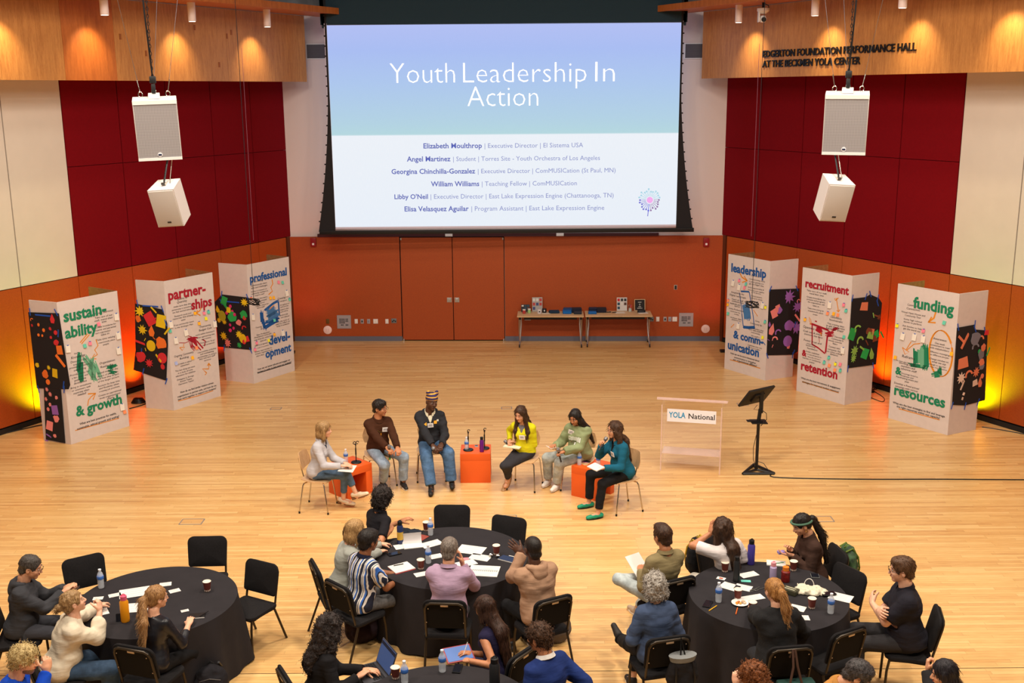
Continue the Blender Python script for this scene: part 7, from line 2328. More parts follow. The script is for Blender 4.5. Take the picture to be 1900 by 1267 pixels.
person('D2', 'person with fluffy grey curly hair in slate blue sweater, one leg crossed', (1214, 1086), 104, ('sweater', cloth('slate_blue_sweater', (66, 80, 108))), ('trousers', BLK), 'curly_mid', H_GREY, 'fair', True, 1.02, 1.05,
       lean=5, hyaw=4, hpitch=4, lh=('l', -.14, .26, .68), rh=('l', .12, .26, .68), lf=(1146, 1182, .26), lk=(-1, .6, .6), rf=('l', -.10, .36, .09), chair='black', loose=0.014, shoe=(M('black_canvas_shoe', (40, 34, 32), 0.7), SOLE_W), bare_ankle=0.10, pantw=1.2)
person('D3', 'person with long dark wavy hair in white tee, head leaning on one hand', (1340, 979), 122, ('tee', cloth('white_tee', (216, 206, 204))), ('trousers', cloth('white_trousers', (206, 198, 184))), 'long_wavy', H_DBROWN, 'tan', True, 0.98, 1.05,
       lean=3, side=-6, hyaw=6, hpitch=0, hroll=-8, lh=(1318, 990, 1.08), rh=('l', .16, .2, .74), le=(-1, -.2, -.8), sleeve='short', chair='black', chp=(1312, 1034, .66, -38), loose=0.012, shoe=(M('white_sneaker', (226, 218, 210), 0.6), SOLE_W), lfd=(.4, .2, 1, -1, 0, .2), hands=('flat', 'relax'))
person('D4', 'person with long dark ponytail and green headband in brown jacket', (1487, 973), 188, ('jacket', cloth('dark_brown_jacket', (62, 42, 34))), ('trousers', BLK), 'pony_long', H_BLACK, 'light', True, 1.02, 1.0,
       lean=9, hyaw=6, hpitch=24, lh=(1470, 1030, .86), rh=(1466, 1020, .88), chair='black', collar='shirt', loose=0.008, shoe=(SH_B, SOLE_B), hands=('relax', 'relax'), lfd=(.3, 1, .1, -.3, 0, -1))
person('D5', 'person with thick brown hair and glasses in black polo, arms crossed', (1673, 1057), 166, ('polo', cloth('navy_black_polo', (32, 30, 38))), ('trousers', cloth('dark_grey_trousers', (46, 44, 46))), 'short', H_BROWN, 'fair', False, 1.10, 1.32,
       lean=3, hyaw=4, hpitch=4, rh=('l', -.10, .27, .87), lh=('l', .10, .31, .84), re_=(.9, .1, -1), le=(-.9, .1, -1), sleeve='short', glasses=GLS, badge=(-.1, .30), collar='shirt', chair='black', loose=0.012, shoe=(SH_B, SOLE_B), rfd=(-1, -.1, .25, 0, 1, .3), lfd=(1, .1, .3, 0, 1, .3))
person('D6', 'person with golden ponytail in fuzzy black sweater seen from behind', (1436, 1096), 98, ('sweater', M('fuzzy_black_knit', (20, 19, 21), 0.95, bump=0.9, bs=90)), ('trousers', M('dark_grey_knit_skirt', (40, 40, 44), 0.95, bump=0.6, bs=60)), 'pony', H_GOLD, 'fair', True, 1.03, 1.2,
       lean=10, hyaw=12, hpitch=10, lh=(1396, 1128, .80), rh=(1474, 1140, .80), chair='black', loose=0.022, shoe=(SH_B, SOLE_B), hem=0.12)
person('E1', 'person with curly auburn hair, only head and a hand showing at bottom edge', (1396, 1256), 150, ('top', cloth('dark_plum_top', (52, 34, 40))), ('trousers', BLK), 'curly_mid', H_AUB, 'fair', True, 0.94, 0.95,
       lean=16, hyaw=6, hpitch=22, lh=(1366, 1270, 1.0), le=(-.5, .2, -1), chair=None, shoe=(SH_B, SOLE_B), hands=('grip', 'relax'), lfd=(.3, .2, 1, -1, 0, .2))
person('E2', 'person with slicked dark hair, beard and glasses in camel blazer bending forward', (1592, 1252), -22, ('blazer', cloth('camel_blazer', (176, 122, 60))), ('trousers', BLK), 'short', hairmat('hair_slick_black', (16, 14, 15), (90, 84, 84)), 'light', False, 1.02, 1.1,
       lean=26, hyaw=4, hpitch=34, glasses=GLS, beard=hairmat('beard_dark', (44, 30, 22), (84, 60, 44)), collar='shirt', chair=None, loose=0.014, shoe=(SH_B, SOLE_B))
person('E3', 'person with smooth black hair, hand raised to face, at the lower right corner', (1752, 1250), 160, ('sweater', M('black_textured_knit', (24, 22, 24), 0.95, bump=0.9, bs=70)), ('trousers', BLK), 'long', hairmat('hair_sleek_black', (10, 8, 10), (44, 38, 44)), 'light', True, 0.98, 1.0,
       lean=10, hyaw=4, hpitch=12, lh=(1722, 1244, 1.02), le=(-.4, .4, -1), chair=None, loose=0.015, shoe=(SH_B, SOLE_B), hands=('grip', 'relax'), lfd=(.25, .1, 1, 0, .6, .3))


def pworld(pid, x, y, z):
    p = PEOPLE[pid]
    return Matrix.Translation((*p['pos'], 0)) @ Matrix.Rotation(rad(p['yaw'] - 90), 4, 'Z') @ Vector((x, y, z))


# accessories worn: part of their person
def worn(pid, name, mb, mats, smooth=40):
    return mb.obj(name, mats, PEOPLE[pid]['root'], smooth=smooth)


# the knitted beanie
p = PEOPLE['P3']
rb = rotm(22, 6, -8)
F_ = Field(p['HC'] - 0.2, p['HC'] + 0.26, 0.008)
hp = lambda x, y, z: p['HC'] + rb @ np.array((x, y, z))
F_.ell(hp(0, -0.016, 0.045), (0.090, 0.108, 0.098), rb, k=0)
F_.ell(hp(0.07, -0.02, 0.13), (0.032, 0.03, 0.04), rb, k=0.02)
F_.ell(hp(-0.07, -0.02, 0.13), (0.032, 0.03, 0.04), rb, k=0.02)
F_.plane(hp(0, 0.08, 0.040), rb @ np.array((0, 0.25, -1.0)))
F_.rough(0.003, (60, 60, 60), 2)
v, f = F_.mesh()
link('beanie', npmesh('beanie', v, f, stripes('beanie_knit', [(0, (38, 30, 92)), (0.34, (214, 156, 50)), (0.67, (38, 30, 92)), (0.8, (60, 44, 40))], 0.045, axis=2)), p['root'])
# green headband
p = PEOPLE['D4']
rb = rotm(6, 24, 0)
Xh_ = Matrix.Translation(p['HC']) @ Matrix(rb.tolist()).to_4x4()
worn('D4', 'headband', MB().tube([Xh_ @ Vector((0.088 * math.cos(a), -0.012 + 0.108 * math.sin(a), 0.035 + 0.035 * math.sin(a))) for a in [k * math.pi / 14 for k in range(28)]], 0.012, 6, closed=True), M('grey_green_headband', (70, 104, 84), 0.7))
worn('D4', 'earring', MB().tube([Xh_ @ Vector((0.0 - 0.080, 0.0 + 0.012 * math.cos(a), -0.055 + 0.016 * math.sin(a))) for a in [k * math.pi / 6 for k in range(12)]], 0.003, 5, closed=True), M('gold', (200, 160, 80), 0.25, 1.0))
p = PEOPLE['P6']
Xh_ = Matrix.Translation(p['HC']) @ Matrix(rotm(6, 4, 0).tolist()).to_4x4()
worn('P6', 'earring', MB().tube([Xh_ @ Vector((-0.084, 0.022 * math.cos(a), -0.062 + 0.024 * math.sin(a))) for a in [k * math.pi / 8 for k in range(16)]], 0.0035, 5, closed=True), m_chrome)
# necklace, hoodie print, sweatshirt print
p = PEOPLE['P2']
pp = lambda pid, x, u, f_: PEOPLE[pid]['P0'] + PEOPLE[pid]['Rt'] @ np.array((x, f_, u))
worn('P2', 'necklace', MB().tube([Vector(pp('P2', 0.06 * math.cos(a), 0.43 - 0.10 * math.sin(a), 0.085 + 0.055 * math.sin(a))) for a in [k * math.pi / 10 for k in range(11)]], 0.003, 5).box(Vector(pp('P2', 0, 0.30, 0.150)), (0.02, 0.006, 0.035)), M('gold', (200, 160, 80), 0.25, 1.0))


def print_on(pid, lst, name='shirt_print'):
    """printed marks on the chest laid just off the cloth: (x, u, w, h, mat)"""
    root = PEOPLE[pid]['root']
    sh = [c for c in root.children if c.name.split('.')[0] in ('sweatshirt', 'hoodie', 'black_tee', 'sweater', 'jacket')][0]
    me = sh.data
    co_ = np.zeros(len(me.vertices) * 3)
    me.vertices.foreach_get('co', co_)
    co_ = co_.reshape(-1, 3)
    Rt_ = PEOPLE[pid]['Rt']
    q = (co_ - PEOPLE[pid]['P0']) @ Rt_
    fr = q[(q[:, 1] > 0) & (q[:, 1] < 0.185)]
    for x, u, w, h, m in lst:
        def yy(a, b_):
            d = (fr[:, 0] - a) ** 2 + (fr[:, 2] - b_) ** 2
            i = np.argsort(d)[:4]
            return fr[i, 1].max() + 0.005
        vs = []
        nx = 5
        for j in (0, 1):
            for i in range(nx):
                a, b_ = x - w / 2 + w * i / (nx - 1), u - h / 2 + h * j
                vs.append(tuple(PEOPLE[pid]['P0'] + Rt_ @ np.array((a, yy(a, b_), b_))))
        fs = [(i, i + 1, nx + i + 1, nx + i) for i in range(nx - 1)]
        MB().add(vs, fs).obj(name, m, root, smooth=0)


m_wp = M('white_print', (220, 218, 206), 0.8)
L = []
for k in range(9):
    L.append((0.095 - k * 0.024, 0.315 + 0.004 * (k % 2), 0.016, 0.058, m_wp))
for k in range(8):
    L.append((0.075 - k * 0.021, 0.25, 0.013, 0.022, m_wp))
print_on('P5', L)
print_on('P6', [(0.05, 0.26, 0.07, 0.06, M('print_blue', (20, 130, 220), 0.7)), (0.045, 0.20, 0.08, 0.07, M('print_red', (170, 20, 60), 0.7)), (0.0, 0.25, 0.025, 0.035, M('print_yellow', (230, 180, 40), 0.7)), (0.06, 0.31, 0.03, 0.02, M('print_red', (170, 20, 60), 0.7))])
print_on('P3', [(-0.075, 0.40, 0.045, 0.045, M('gold_patch', (226, 160, 40), 0.7)), (-0.11, 0.42, 0.03, 0.03, m_wp), (0.075, 0.39, 0.035, 0.03, M('gold_patch', (226, 160, 40), 0.7))])

# empty black chairs: (backrest centre px, yaw)
for px, py, yaw, lab in ((386, 1022, -88, 'empty black chair facing the camera behind the left table'), (487, 1070, -118, 'empty black chair pulled out to the right of the left table, shown whole'),
                         (156, 1060, -56, 'empty black chair turned to the right behind the water bottle on the left table'), (839, 962, -92, 'empty black chair at the back of the centre table'),
                         (945, 984, -112, 'empty black chair at the back right of the centre table'), (1576, 1082, -150, 'empty black chair at the back right of the right table'),
                         (1572, 1198, 118, 'empty black chair in front of the man with crossed arms, seen from behind'), (1010, 1042, 150, 'empty black chair showing only its corner behind the beige hoodie')):
    if px == 1010:
        continue
    p = W(px, py, 0.70)
    a = rad(yaw)
    black_chair(p.x + math.cos(a) * 0.25, p.y + math.sin(a) * 0.25, yaw, lab)
# ------------------------------------------------------------------ small things
m_paper = M('white_paper', (222, 218, 212), 0.75)
m_ink = M('grey_ink_lines', (150, 148, 156), 0.8)


def paper(px, py, w, h, rz, label, z=0.7515, mat_=None, lines=4, name='paper', cat='paper', group='papers on the tables', th=0.0015):
    p = W(px, py, z)
    t = MB().box((0, 0, th / 2), (w, h, th)).obj(name, mat_ or m_paper, None, (p.x, p.y, z), (0, 0, rad(rz)), smooth=0)
    setp(t, label, cat, group)
    if lines:
        q = MB()
        for k in range(lines):
            q.box((-w * 0.05 * (k % 3), h * (0.36 - 0.72 * k / max(lines - 1, 1)), th + 0.0004), (w * (0.75 - 0.1 * (k % 2)), 0.003, 0.0004))
        q.obj('printed_lines', m_ink, t, smooth=0)
    return t


m_clear = M('clear_plastic', (222, 228, 236), 0.08, alpha=0.5, spec=0.8)
m_label = M('blue_bottle_label', (60, 110, 190), 0.5)
m_cupb = M('maroon_paper_cup', (104, 44, 34), 0.6, var=0.15, vs=40)
m_cupw = M('cup_white_rim', (228, 214, 196), 0.6)
m_coffee = M('milky_coffee', (158, 98, 54), 0.3)


def protos():
    b = empty('water_bottle', (0, 0, 0))
    MB().lathe([(0.001, 0.002), (0.028, 0.0), (0.032, 0.01), (0.031, 0.04), (0.033, 0.06), (0.031, 0.08), (0.032, 0.135), (0.026, 0.160), (0.013, 0.182), (0.012, 0.195)], 18).obj('body', m_clear, b)
    MB().lathe([(0.0335, 0.100), (0.0345, 0.102), (0.0345, 0.132), (0.0335, 0.134)], 18).obj('label_band', m_label, b)
    MB().lathe([(0.015, 0.190), (0.015, 0.207), (0.001, 0.208)], 14).obj('cap', M('white_cap', (232, 232, 236), 0.5), b)
    c = empty('coffee_cup', (0, 0, 0))
    MB().lathe([(0.001, 0.0), (0.029, 0.0), (0.041, 0.105), (0.0385, 0.105), (0.036, 0.088)], 22).obj('cup', m_cupb, c)
    MB().lathe([(0.041, 0.103), (0.0435, 0.106), (0.041, 0.109), (0.038, 0.105)], 22).obj('rim', m_cupw, c)
    MB().lathe([(0.001, 0.089), (0.037, 0.089)], 22).obj('drink', m_coffee, c)
    q = MB()
    for k in range(12):
        a = 2 * math.pi * k / 12
        q.box((0.0305 * math.cos(a), 0.0305 * math.sin(a), 0.012), (0.002, 0.007, 0.016), rz=a)
    q.obj('base_marks', m_cupw, c)
    freeze(b)
    freeze(c)
    return b, c


PB, PC = protos()
first = {'b': True, 'c': True}


def put(kind, px, py, label, z=0.752, s=1.0):
    """px, py: photo position of the foot of the thing"""
    p = W(px, py, z)
    pr = PB if kind == 'b' else PC
    if first[kind]:
        o = pr
        first[kind] = False
    else:
        o = copy_tree(pr)
    o.location = (p.x, p.y, z)
    o.scale = (s, s, s)
    return setp(o, label, 'bottle' if kind == 'b' else 'cup', 'clear water bottles' if kind == 'b' else 'maroon paper coffee cups')


for kd, px, py, lab in (('b', 188, 1090, 'clear water bottle on the left table near the tilted empty chair'), ('b', 799, 992, 'clear water bottle at the back of the centre table beside a cup'), ('b', 795, 1044, 'clear water bottle left of the lavender shirt on the centre table'),
                        ('b', 1333, 1116, 'clear water bottle on the left side of the right table'), ('b', 1541, 1137, 'clear water bottle on the right side of the right table'),
                        ('b', 751, 1266, 'clear water bottle beside a cup on the bottom table'), ('b', 821, 1245, 'clear water bottle on the bottom table in front of the tablet'),
                        ('c', 385, 1096, 'paper coffee cup alone on the right of the left table'), ('c', 791, 984, 'paper coffee cup behind the farthest bottle on the centre table'), ('c', 781, 1055, 'paper coffee cup beside the notepad on the centre table'), ('c', 921, 1028, 'paper coffee cup wrapped in foil on the centre table'),
                        ('c', 1345, 1060, 'paper coffee cup left of the tall black bottle on the right table'), ('c', 1369, 1111, 'paper coffee cup just behind the plate on the right table'), ('c', 1396, 1135, 'paper coffee cup right of the plate on the right table'), ('c', 1472, 1058, 'paper coffee cup in front of the brown jacket on the right table'), ('c', 1506, 1128, 'paper coffee cup beside the white cloth bag on the right table'),
                        ('c', 734, 1258, 'paper coffee cup at the left of the bottom table')):
    put(kd, px, py, lab)
for kd, px, py, lab, z in (('b', 642, 858, 'clear water bottle on the orange cube beside the blonde moderator', 0.459), ('b', 866, 835, 'clear water bottle on the middle orange cube', 0.459), ('b', 1110, 865, 'clear water bottle on the right orange cube near the teal blazer', 0.459)):
    put(kd, px, py, lab, z)
o = put('b', 1075, 862, 'clear bottle with a blue cap on the corner of the right orange cube', 0.459)


def flask(px, py, h, r, mats, label, z=0.752, handle=True, cap_h=0.04, name='water_flask', band=None):
    p = W(px, py, z)
    t = empty(name, (p.x, p.y, z), rad(20), label, 'bottle')
    MB().lathe([(0.001, 0), (r * .94, 0), (r, 0.008), (r, h * .78), (r * .72, h * .86), (r * .68, h * .88)], 22).obj('body', mats[0], t)
    MB().lathe([(r * .74, h * .87), (r * .74, h * .87 + cap_h), (r * .5, h * .88 + cap_h), (0.001, h * .88 + cap_h)], 18).obj('cap', mats[1], t)
    if handle:
        MB().tube([(r * .5 * math.cos(a), 0, h * .9 + cap_h * .5 + r * .75 * math.sin(a)) for a in [k * math.pi / 8 for k in range(9)]], 0.004, 6).obj('carry_loop', mats[1], t)
    if band:
        MB().lathe([(r * 1.005, h * .2), (r * 1.01, h * .21), (r * 1.01, h * .55), (r * 1.005, h * .56)], 22).obj('decal_band', band, t)
    return t


m_yel = M('amber_flask', (232, 148, 20), 0.4)
flask(233, 1152, 0.26, 0.042, (m_yel, M('pink_cap', (222, 90, 120), 0.5)), 'amber orange flask with a pink lid on the left table')
flask(743, 1008, 0.26, 0.036, (M('navy_flask', (34, 48, 92), 0.4), m_black), 'navy flask with yellow print and black lid on the centre table', band=M('yellow_print_band', (206, 164, 60), 0.5))
flask(1393, 1046, 0.27, 0.040, (M('violet_flask', (72, 60, 150), 0.4), m_black), 'tall violet flask with a black lid on the right table')
flask(1366, 1078, 0.27, 0.034, (M('matte_black_flask', (30, 30, 32), 0.5), m_black), 'tall matte black flask on the right table', handle=False)
flask(918, 1275, 0.27, 0.046, (M('matte_black_flask', (30, 30, 32), 0.5), m_black), 'large black flask at the front of the bottom table')
flask(894, 838, 0.22, 0.032, (M('purple_flask', (108, 28, 132), 0.35, 0.3), m_black), 'shiny purple flask on the middle orange cube', z=0.459, handle=False)
flask(1434, 1074, 0.17, 0.036, (M('lilac_tumbler', (186, 168, 206), 0.3), M('pink_ribbon_lid', (236, 150, 160), 0.5)), 'lilac tumbler with a pink lid on the right table', handle=True, name='tumbler')
flask(1457, 1078, 0.14, 0.045, (M('red_black_box', (120, 24, 20), 0.5, var=0.5, vs=30), M('orange_lid', (220, 120, 30), 0.5)), 'small red and orange patterned container on the right table', handle=False, name='container')

# table mic stands
for px, py, lab, clip in ((661, 858, 'empty black table microphone stand on the left orange cube', 0), (869, 835, 'black table microphone stand at the left of the middle cube', 1), (899, 832, 'black table microphone stand behind the purple flask', 1)):
    p = W(px, py, 0.459)
    t = empty('microphone_stand', (p.x, p.y, 0.459), rad(30), lab, 'microphone stand', 'table microphone stands')
    MB().lathe([(0.001, 0), (0.075, 0), (0.078, 0.008), (0.07, 0.016), (0.012, 0.024)], 24).obj('base', m_black, t)
    MB().tube([(0, 0, 0.02), (0, 0, 0.15)], 0.008, 8).tube([(0, 0, 0.12), (0, 0, 0.22)], 0.011, 8).tube([(0, 0, 0.2), (0, -0.005, 0.27)], 0.007, 8).obj('pole', m_black, t)
    MB().tube([(0.0, -0.005, 0.27), (-0.01, -0.02, 0.295)], 0.012, 8).obj('swivel', m_black, t)
    q = MB()
    for s in ((-1, 1) if clip == 0 else (0,)):
        q.tube([(s * 0.022 + 0.02 * math.cos(a), -0.02, 0.31 + 0.02 * math.sin(a)) for a in [k * math.pi / 6 for k in range(11)]], 0.006, 6)
    q.obj('clip', m_black, t)

# hand microphones held by the panel
for pid, sd, off, rot, lab, band in (('P2', 'R', (0.0, 0.075, -0.035), (0, 90, 0), 'handheld microphone with a green band held upright by the man in brown', (30, 140, 70)), ('P3', 'R', (0.0, 0.08, -0.035), (0, 90, 0), 'handheld microphone held in the lap of the person in the beanie', (40, 40, 44)),
                                     ('P4', 'R', (0, 0.08, -0.035), (0, 90, 0), 'handheld microphone resting in the hand of the woman in the yellow cardigan', (60, 60, 66)), ('P5', 'L', (0, 0.08, -0.035), (0, 90, 0), 'handheld microphone held by the woman in the sage sweatshirt', (40, 40, 44)), ('P6', 'R', (0, 0.075, -0.032), (0, 90, 0), 'handheld microphone raised to the mouth of the woman in the teal blazer', (40, 40, 44))):
    t = empty('handheld_microphone', (0, 0, 0), 0, lab, 'microphone', 'handheld microphones')
    MB().lathe([(0.001, -0.11), (0.011, -0.108), (0.012, -0.02), (0.017, 0.055), (0.02, 0.07)], 16).obj('handle', M('mic_black', (26, 26, 28), 0.4), t)
    MB().lathe([(0.02, 0.068), (0.0255, 0.076), (0.027, 0.095), (0.022, 0.115), (0.001, 0.124)], 16).obj('grille', M('mic_grille', (130, 128, 130), 0.45, 0.6), t)
    MB().lathe([(0.013, -0.112), (0.0135, -0.085), (0.0125, -0.084)], 16).obj('colour_band', M('mic_band_%d' % band[1], band, 0.5), t)
    p = PEOPLE[pid]
    W_, R3 = p[sd]
    Xp = Matrix.Translation((*p['pos'], 0)) @ Matrix.Rotation(rad(p['yaw'] - 90), 4, 'Z')
    y = R3[:, 1]
    c = Vector(W_ + y * 0.075 - R3[:, 2] * 0.036)
    if pid == 'P6':
        d = Vector(p['HC'] + np.array((-0.0, 0.10, -0.07))) - c
    elif pid == 'P2':
        d = Vector((0.05, 0.1, 1))
    elif pid == 'P3':
        d = Vector((0.2, 0.9, 0.7))
    elif pid == 'P4':
        d = Vector((0.8, -0.3, 0.5))
    else:
        d = Vector((0.1, 0.3, 1))
    d.normalize()
    Q = d.to_track_quat('Z', 'Y').to_matrix().to_4x4()
    t.matrix_world = Xp @ Matrix.Translation(c) @ Q

# notes and tablets held
def onlap(pid, x, y, z, w, h, rx, rz, label, m_=None, name='note_paper', th=0.004, cat='paper'):
    p = PEOPLE[pid]
    Xp = Matrix.Translation((*p['pos'], 0)) @ Matrix.Rotation(rad(p['yaw'] - 90), 4, 'Z')
    t = MB().box((0, 0, 0), (w, h, th)).obj(name, m_ or m_paper, None, smooth=0)
    t.matrix_world = Xp @ Matrix.Translation((x, y, z)) @ Matrix.Rotation(rad(rz), 4, 'Z') @ Matrix.Rotation(rad(rx), 4, 'X')
    setp(t, label, cat)
    return t


def lapof(pid, side, dz=0.07):
    p = PEOPLE[pid]
    return p[side][0]


w_ = lapof('P1', 'L')
onlap('P1', w_[0] + .06, w_[1] + .05, w_[2] - .055, .28, .21, -4, 4, 'white notes on the lap of the blonde moderator')
w_ = lapof('P4', 'L')
onlap('P4', w_[0] + .06, w_[1] + .04, w_[2] - .05, .26, .17, -6, -6, 'open cream notebook on the lap of the woman in the yellow cardigan', M('cream_pages', (226, 216, 186), 0.8), 'open_notebook', 0.014, 'notebook')
w_ = lapof('P5', 'R')
for s in (-1, 1):
    onlap('P5', w_[0] - .02 + s * .05, w_[1] + .09, w_[2] - .015, .10, .15, 25, 0, ('left' if s > 0 else 'right') + ' leaf of folded white notes held by the woman in the sage sweatshirt').rotation_euler.y = s * -.4
w_ = lapof('P6', 'L')
onlap('P6', w_[0] - .0, w_[1] + .12, w_[2] + .03, .22, .14, -12, 10, 'stack of white cards held on the lap of the woman in the teal blazer', None, 'note_cards', 0.012)
w_ = lapof('D1', 'L')
onlap('D1', w_[0] + .02, w_[1] + .10, w_[2] + .03, .20, .26, 40, 10, 'white programme held by the man in the olive jacket')
# tablet
w_ = lapof('B2', 'R')
p = W(851, 1213, 0.80)
t = empty('tablet', (p.x, p.y, 0.80), rad(148 - 90), 'tablet with a red case and blue screen held by the woman with long dark hair', 'tablet')
t.rotation_euler = (rad(18), 0, rad(20))
MB().box((0, 0, 0), (0.26, 0.19, 0.012), ch=0.004).obj('case', M('red_tablet_case', (150, 50, 50), 0.5), t)
MB().box((0, 0, 0.0075), (0.235, 0.165, 0.002)).obj('screen', M('tablet_screen', (62, 96, 156), 0.3, emit=0.35), t)
st_ = MB().tube([(0.03, -0.05, 0.012), (0.08, -0.02, 0.11)], 0.004, 6).obj('stylus', M('white_stylus', (228, 226, 226), 0.4), None)
st_.matrix_world = Matrix.Translation((p.x, p.y, 0.80)) @ Matrix.Rotation(rad(20), 4, 'Z')
setp(st_, 'white stylus over the tablet screen', 'stylus')
# laptop
p = W(688, 1252, 0.70)
t = empty('laptop', (p.x, p.y, 0.715), rad(-50), 'open dark laptop with a blue screen on the lap of the curly haired woman', 'laptop')
t.rotation_euler = (0, 0, rad(-62))
MB().box((0, 0, 0), (0.33, 0.23, 0.016), ch=0.004).obj('base', M('laptop_grey', (74, 74, 80), 0.4, 0.5), t)
q = MB()
for r_ in range(5):
    for c_ in range(12):
        q.box((-0.135 + c_ * 0.0245, 0.075 - r_ * 0.022, 0.0095), (0.019, 0.017, 0.003))
q.obj('keyboard', m_black, t)['kind'] = 'stuff'
XL2 = Matrix.Translation((0, 0.115, 0.008)) @ Matrix.Rotation(rad(-20), 4, 'X')
MB().box((0, 0, 0.115), (0.33, 0.008, 0.23), X=XL2, ch=0.002).obj('lid', M('laptop_grey', (74, 74, 80), 0.4, 0.5), t)
MB().box((0, -0.005, 0.118), (0.31, 0.002, 0.205), X=XL2).obj('screen', M('laptop_screen', (58, 78, 122), 0.3, emit=0.35), t)
MB().box((0, -0.0062, 0.20), (0.31, 0.002, 0.03), X=XL2).obj('screen_bar', M('laptop_bar', (30, 34, 50), 0.3, emit=0.2), t)

# papers
TQ = 'on the left table'
for a in ((250, 1099, .30, .215, 20, 'large white sheet pile at the middle of the left table'), (256, 1127, .28, .2, 8, 'white sheet under the amber flask on the left table'), (213, 1104, .12, .08, 28, 'small white card left of the sheet pile on the left table'), (182, 1110, .10, .07, 10, 'white card near the raised hand on the left table'), (180, 1137, .21, .15, 30, 'white sheet under the elbow of the cream shirt'),
          (307, 1084, .12, .09, 15, 'white card behind the ponytail on the left table'), (324, 1096, .11, .08, 32, 'white card right of the ponytail on the left table'), (343, 1133, .075, .05, 28, 'small blank card near the dark notebook on the left table'),
          (800, 1009, .25, .15, 34, 'white sheet behind the lavender shirt at the left'), (874, 1020, .30, .22, -18, 'large printed sheet right of the lavender man'), (891, 1034, .23, .15, -22, 'sheet overlapping the large printed sheet on the centre table'), (809, 1032, .14, .11, 24, 'small white sheet touching the lavender shoulder'), (865, 1045, .22, .14, 28, 'white sheet under the pink note on the centre table'), (783, 1065, .16, .1, 24, 'blank white card left of the lavender sleeve'), (744, 1014, .15, .13, 22, 'white sheet under the writing hands on the centre table'),
          (1354, 1088, .19, .15, -38, 'white sheet behind the clear bottle on the right table'), (1379, 1090, .17, .13, -28, 'second white sheet right of the tall black flask'), (1389, 1066, .20, .11, 22, 'white sheet behind the tall black flask on the right table'), (1396, 1109, .24, .11, 18, 'white sheet behind the plate on the right table'),
          (1560, 1108, .22, .17, -32, 'white sheet under the phone at the right of the right table'), (1480, 1128, .15, .12, -30, 'white sheet right of the golden ponytail'), (1487, 1146, .15, .10, -4, 'white card with a teal note in front of the right table'), (1403, 1149, .06, .05, 20, 'tiny white card at the edge of the fuzzy black sleeve')):
    paper(*a)
paper(861, 1037, .10, .06, 10, 'pink sticky note on the centre table', 0.7545, M('pink_note', (236, 130, 140), 0.8), 0, 'sticky_note', 'sticky note', 'sticky notes on the tables')
paper(1384, 1078, .10, .05, -5, 'teal card in front of the tall black flask', 0.7525, M('teal_card', (110, 206, 190), 0.8), 0, 'sticky_note', 'sticky note', 'sticky notes on the tables')
paper(1483, 1151, .06, .035, -5, 'teal sticky note on the card near the front of the right table', 0.7545, M('teal_card', (110, 206, 190), 0.8), 0, 'sticky_note', 'sticky note', 'sticky notes on the tables')
pp_ = paper(1338, 1073, .09, .06, -28, 'white card with a small red picture on the right table', 0.7525, None, 0, 'picture_card', 'card', None)
MB().box((0, 0, 0.002), (.04, .03, .001)).obj('picture', M('red_picture', (170, 70, 50), 0.7), pp_, smooth=0)
# notepads and books
np_ = paper(745, 1054, .235, .20, 32, 'white notepad with a red edge and a black pen on the centre table', 0.7525, None, 0, 'notepad', 'notepad', None, 0.012)
MB().box((0, -0.004, 0.0), (.236, .20, .006)).obj('red_backing', M('red_backing', (190, 40, 44), 0.6), np_, smooth=0)
MB().tube([(-.06, .07, .018), (.05, .055, .018)], .0045, 6).obj('pen', m_black, np_)
ob = paper(898, 1060, .32, .26, -8, 'open white spiral notebook in front of the beige hoodie', 0.7525, None, 6, 'spiral_notebook', 'notebook', None, 0.008)
q = MB()
for k in range(14):
    q.tube([(-.14 + k * .0215, .012 * math.cos(a) + 0.0, .010 + .008 * math.sin(a)) for a in [j * math.pi / 4 for j in range(8)]], .0018, 4, closed=True)
q.obj('spiral_binding', m_black, ob)
p = W(766, 1012, 0.752)
bk = empty('open_pad', (p.x, p.y, 0.752), rad(14), 'white pad with its top pages flipped up on the centre table', 'notepad')
MB().box((0, 0.0, 0.004), (.22, .17, .008)).obj('pages', m_paper, bk, smooth=0)
q = MB()
n_ = 8
vs = []
for i in range(n_ + 1):
    t_ = i / n_
    y_, z_ = 0.06 + 0.03 * math.sin(3 * t_), 0.01 + 0.12 * t_
    vs += [(-.11, y_, z_), (.11, y_ - .01, z_)]
q.add(vs, [(2 * i, 2 * i + 1, 2 * i + 3, 2 * i + 2) for i in range(n_)])
q.obj('flipped_page', M('lined_page', (220, 214, 214), 0.8), bk)
paper(777, 996, .20, .14, -30, 'flat brick red folder behind the flipped pad on the centre table', 0.7525, M('brick_folder', (140, 62, 52), 0.6), 0, 'folder', 'folder', None, 0.004)
nb = paper(943, 1038, .20, .11, -32, 'closed navy notebook with white edge near the beige sleeve', 0.7525, M('navy_book', (28, 42, 74), 0.5), 0, 'notebook', 'notebook', None, 0.012)
MB().box((0, -0.052, 0.004), (.2, .012, .01)).obj('page_edge', m_paper, nb, smooth=0)
MB().tube([(-.04, .08, .006), (.10, .085, .006)], .005, 6).obj('pen', m_paper, nb)
nb = paper(366, 1143, .15, .10, 8, 'dark notebook with white page edge and a black pen on the left table', 0.7525, m_black, 0, 'notebook', 'notebook', None, 0.010)
MB().box((0, -0.048, 0.004), (.15, .01, .009)).obj('page_edge', m_paper, nb, smooth=0)
MB().tube([(.03, -.04, .016), (.10, .06, .016)], .004, 6).obj('pen', m_black, nb)
nb = paper(1440, 1046, .20, .13, -12, 'white notebook with a green pencil before the brown jacket', 0.7525, None, 2, 'notebook', 'notebook', None, 0.012)
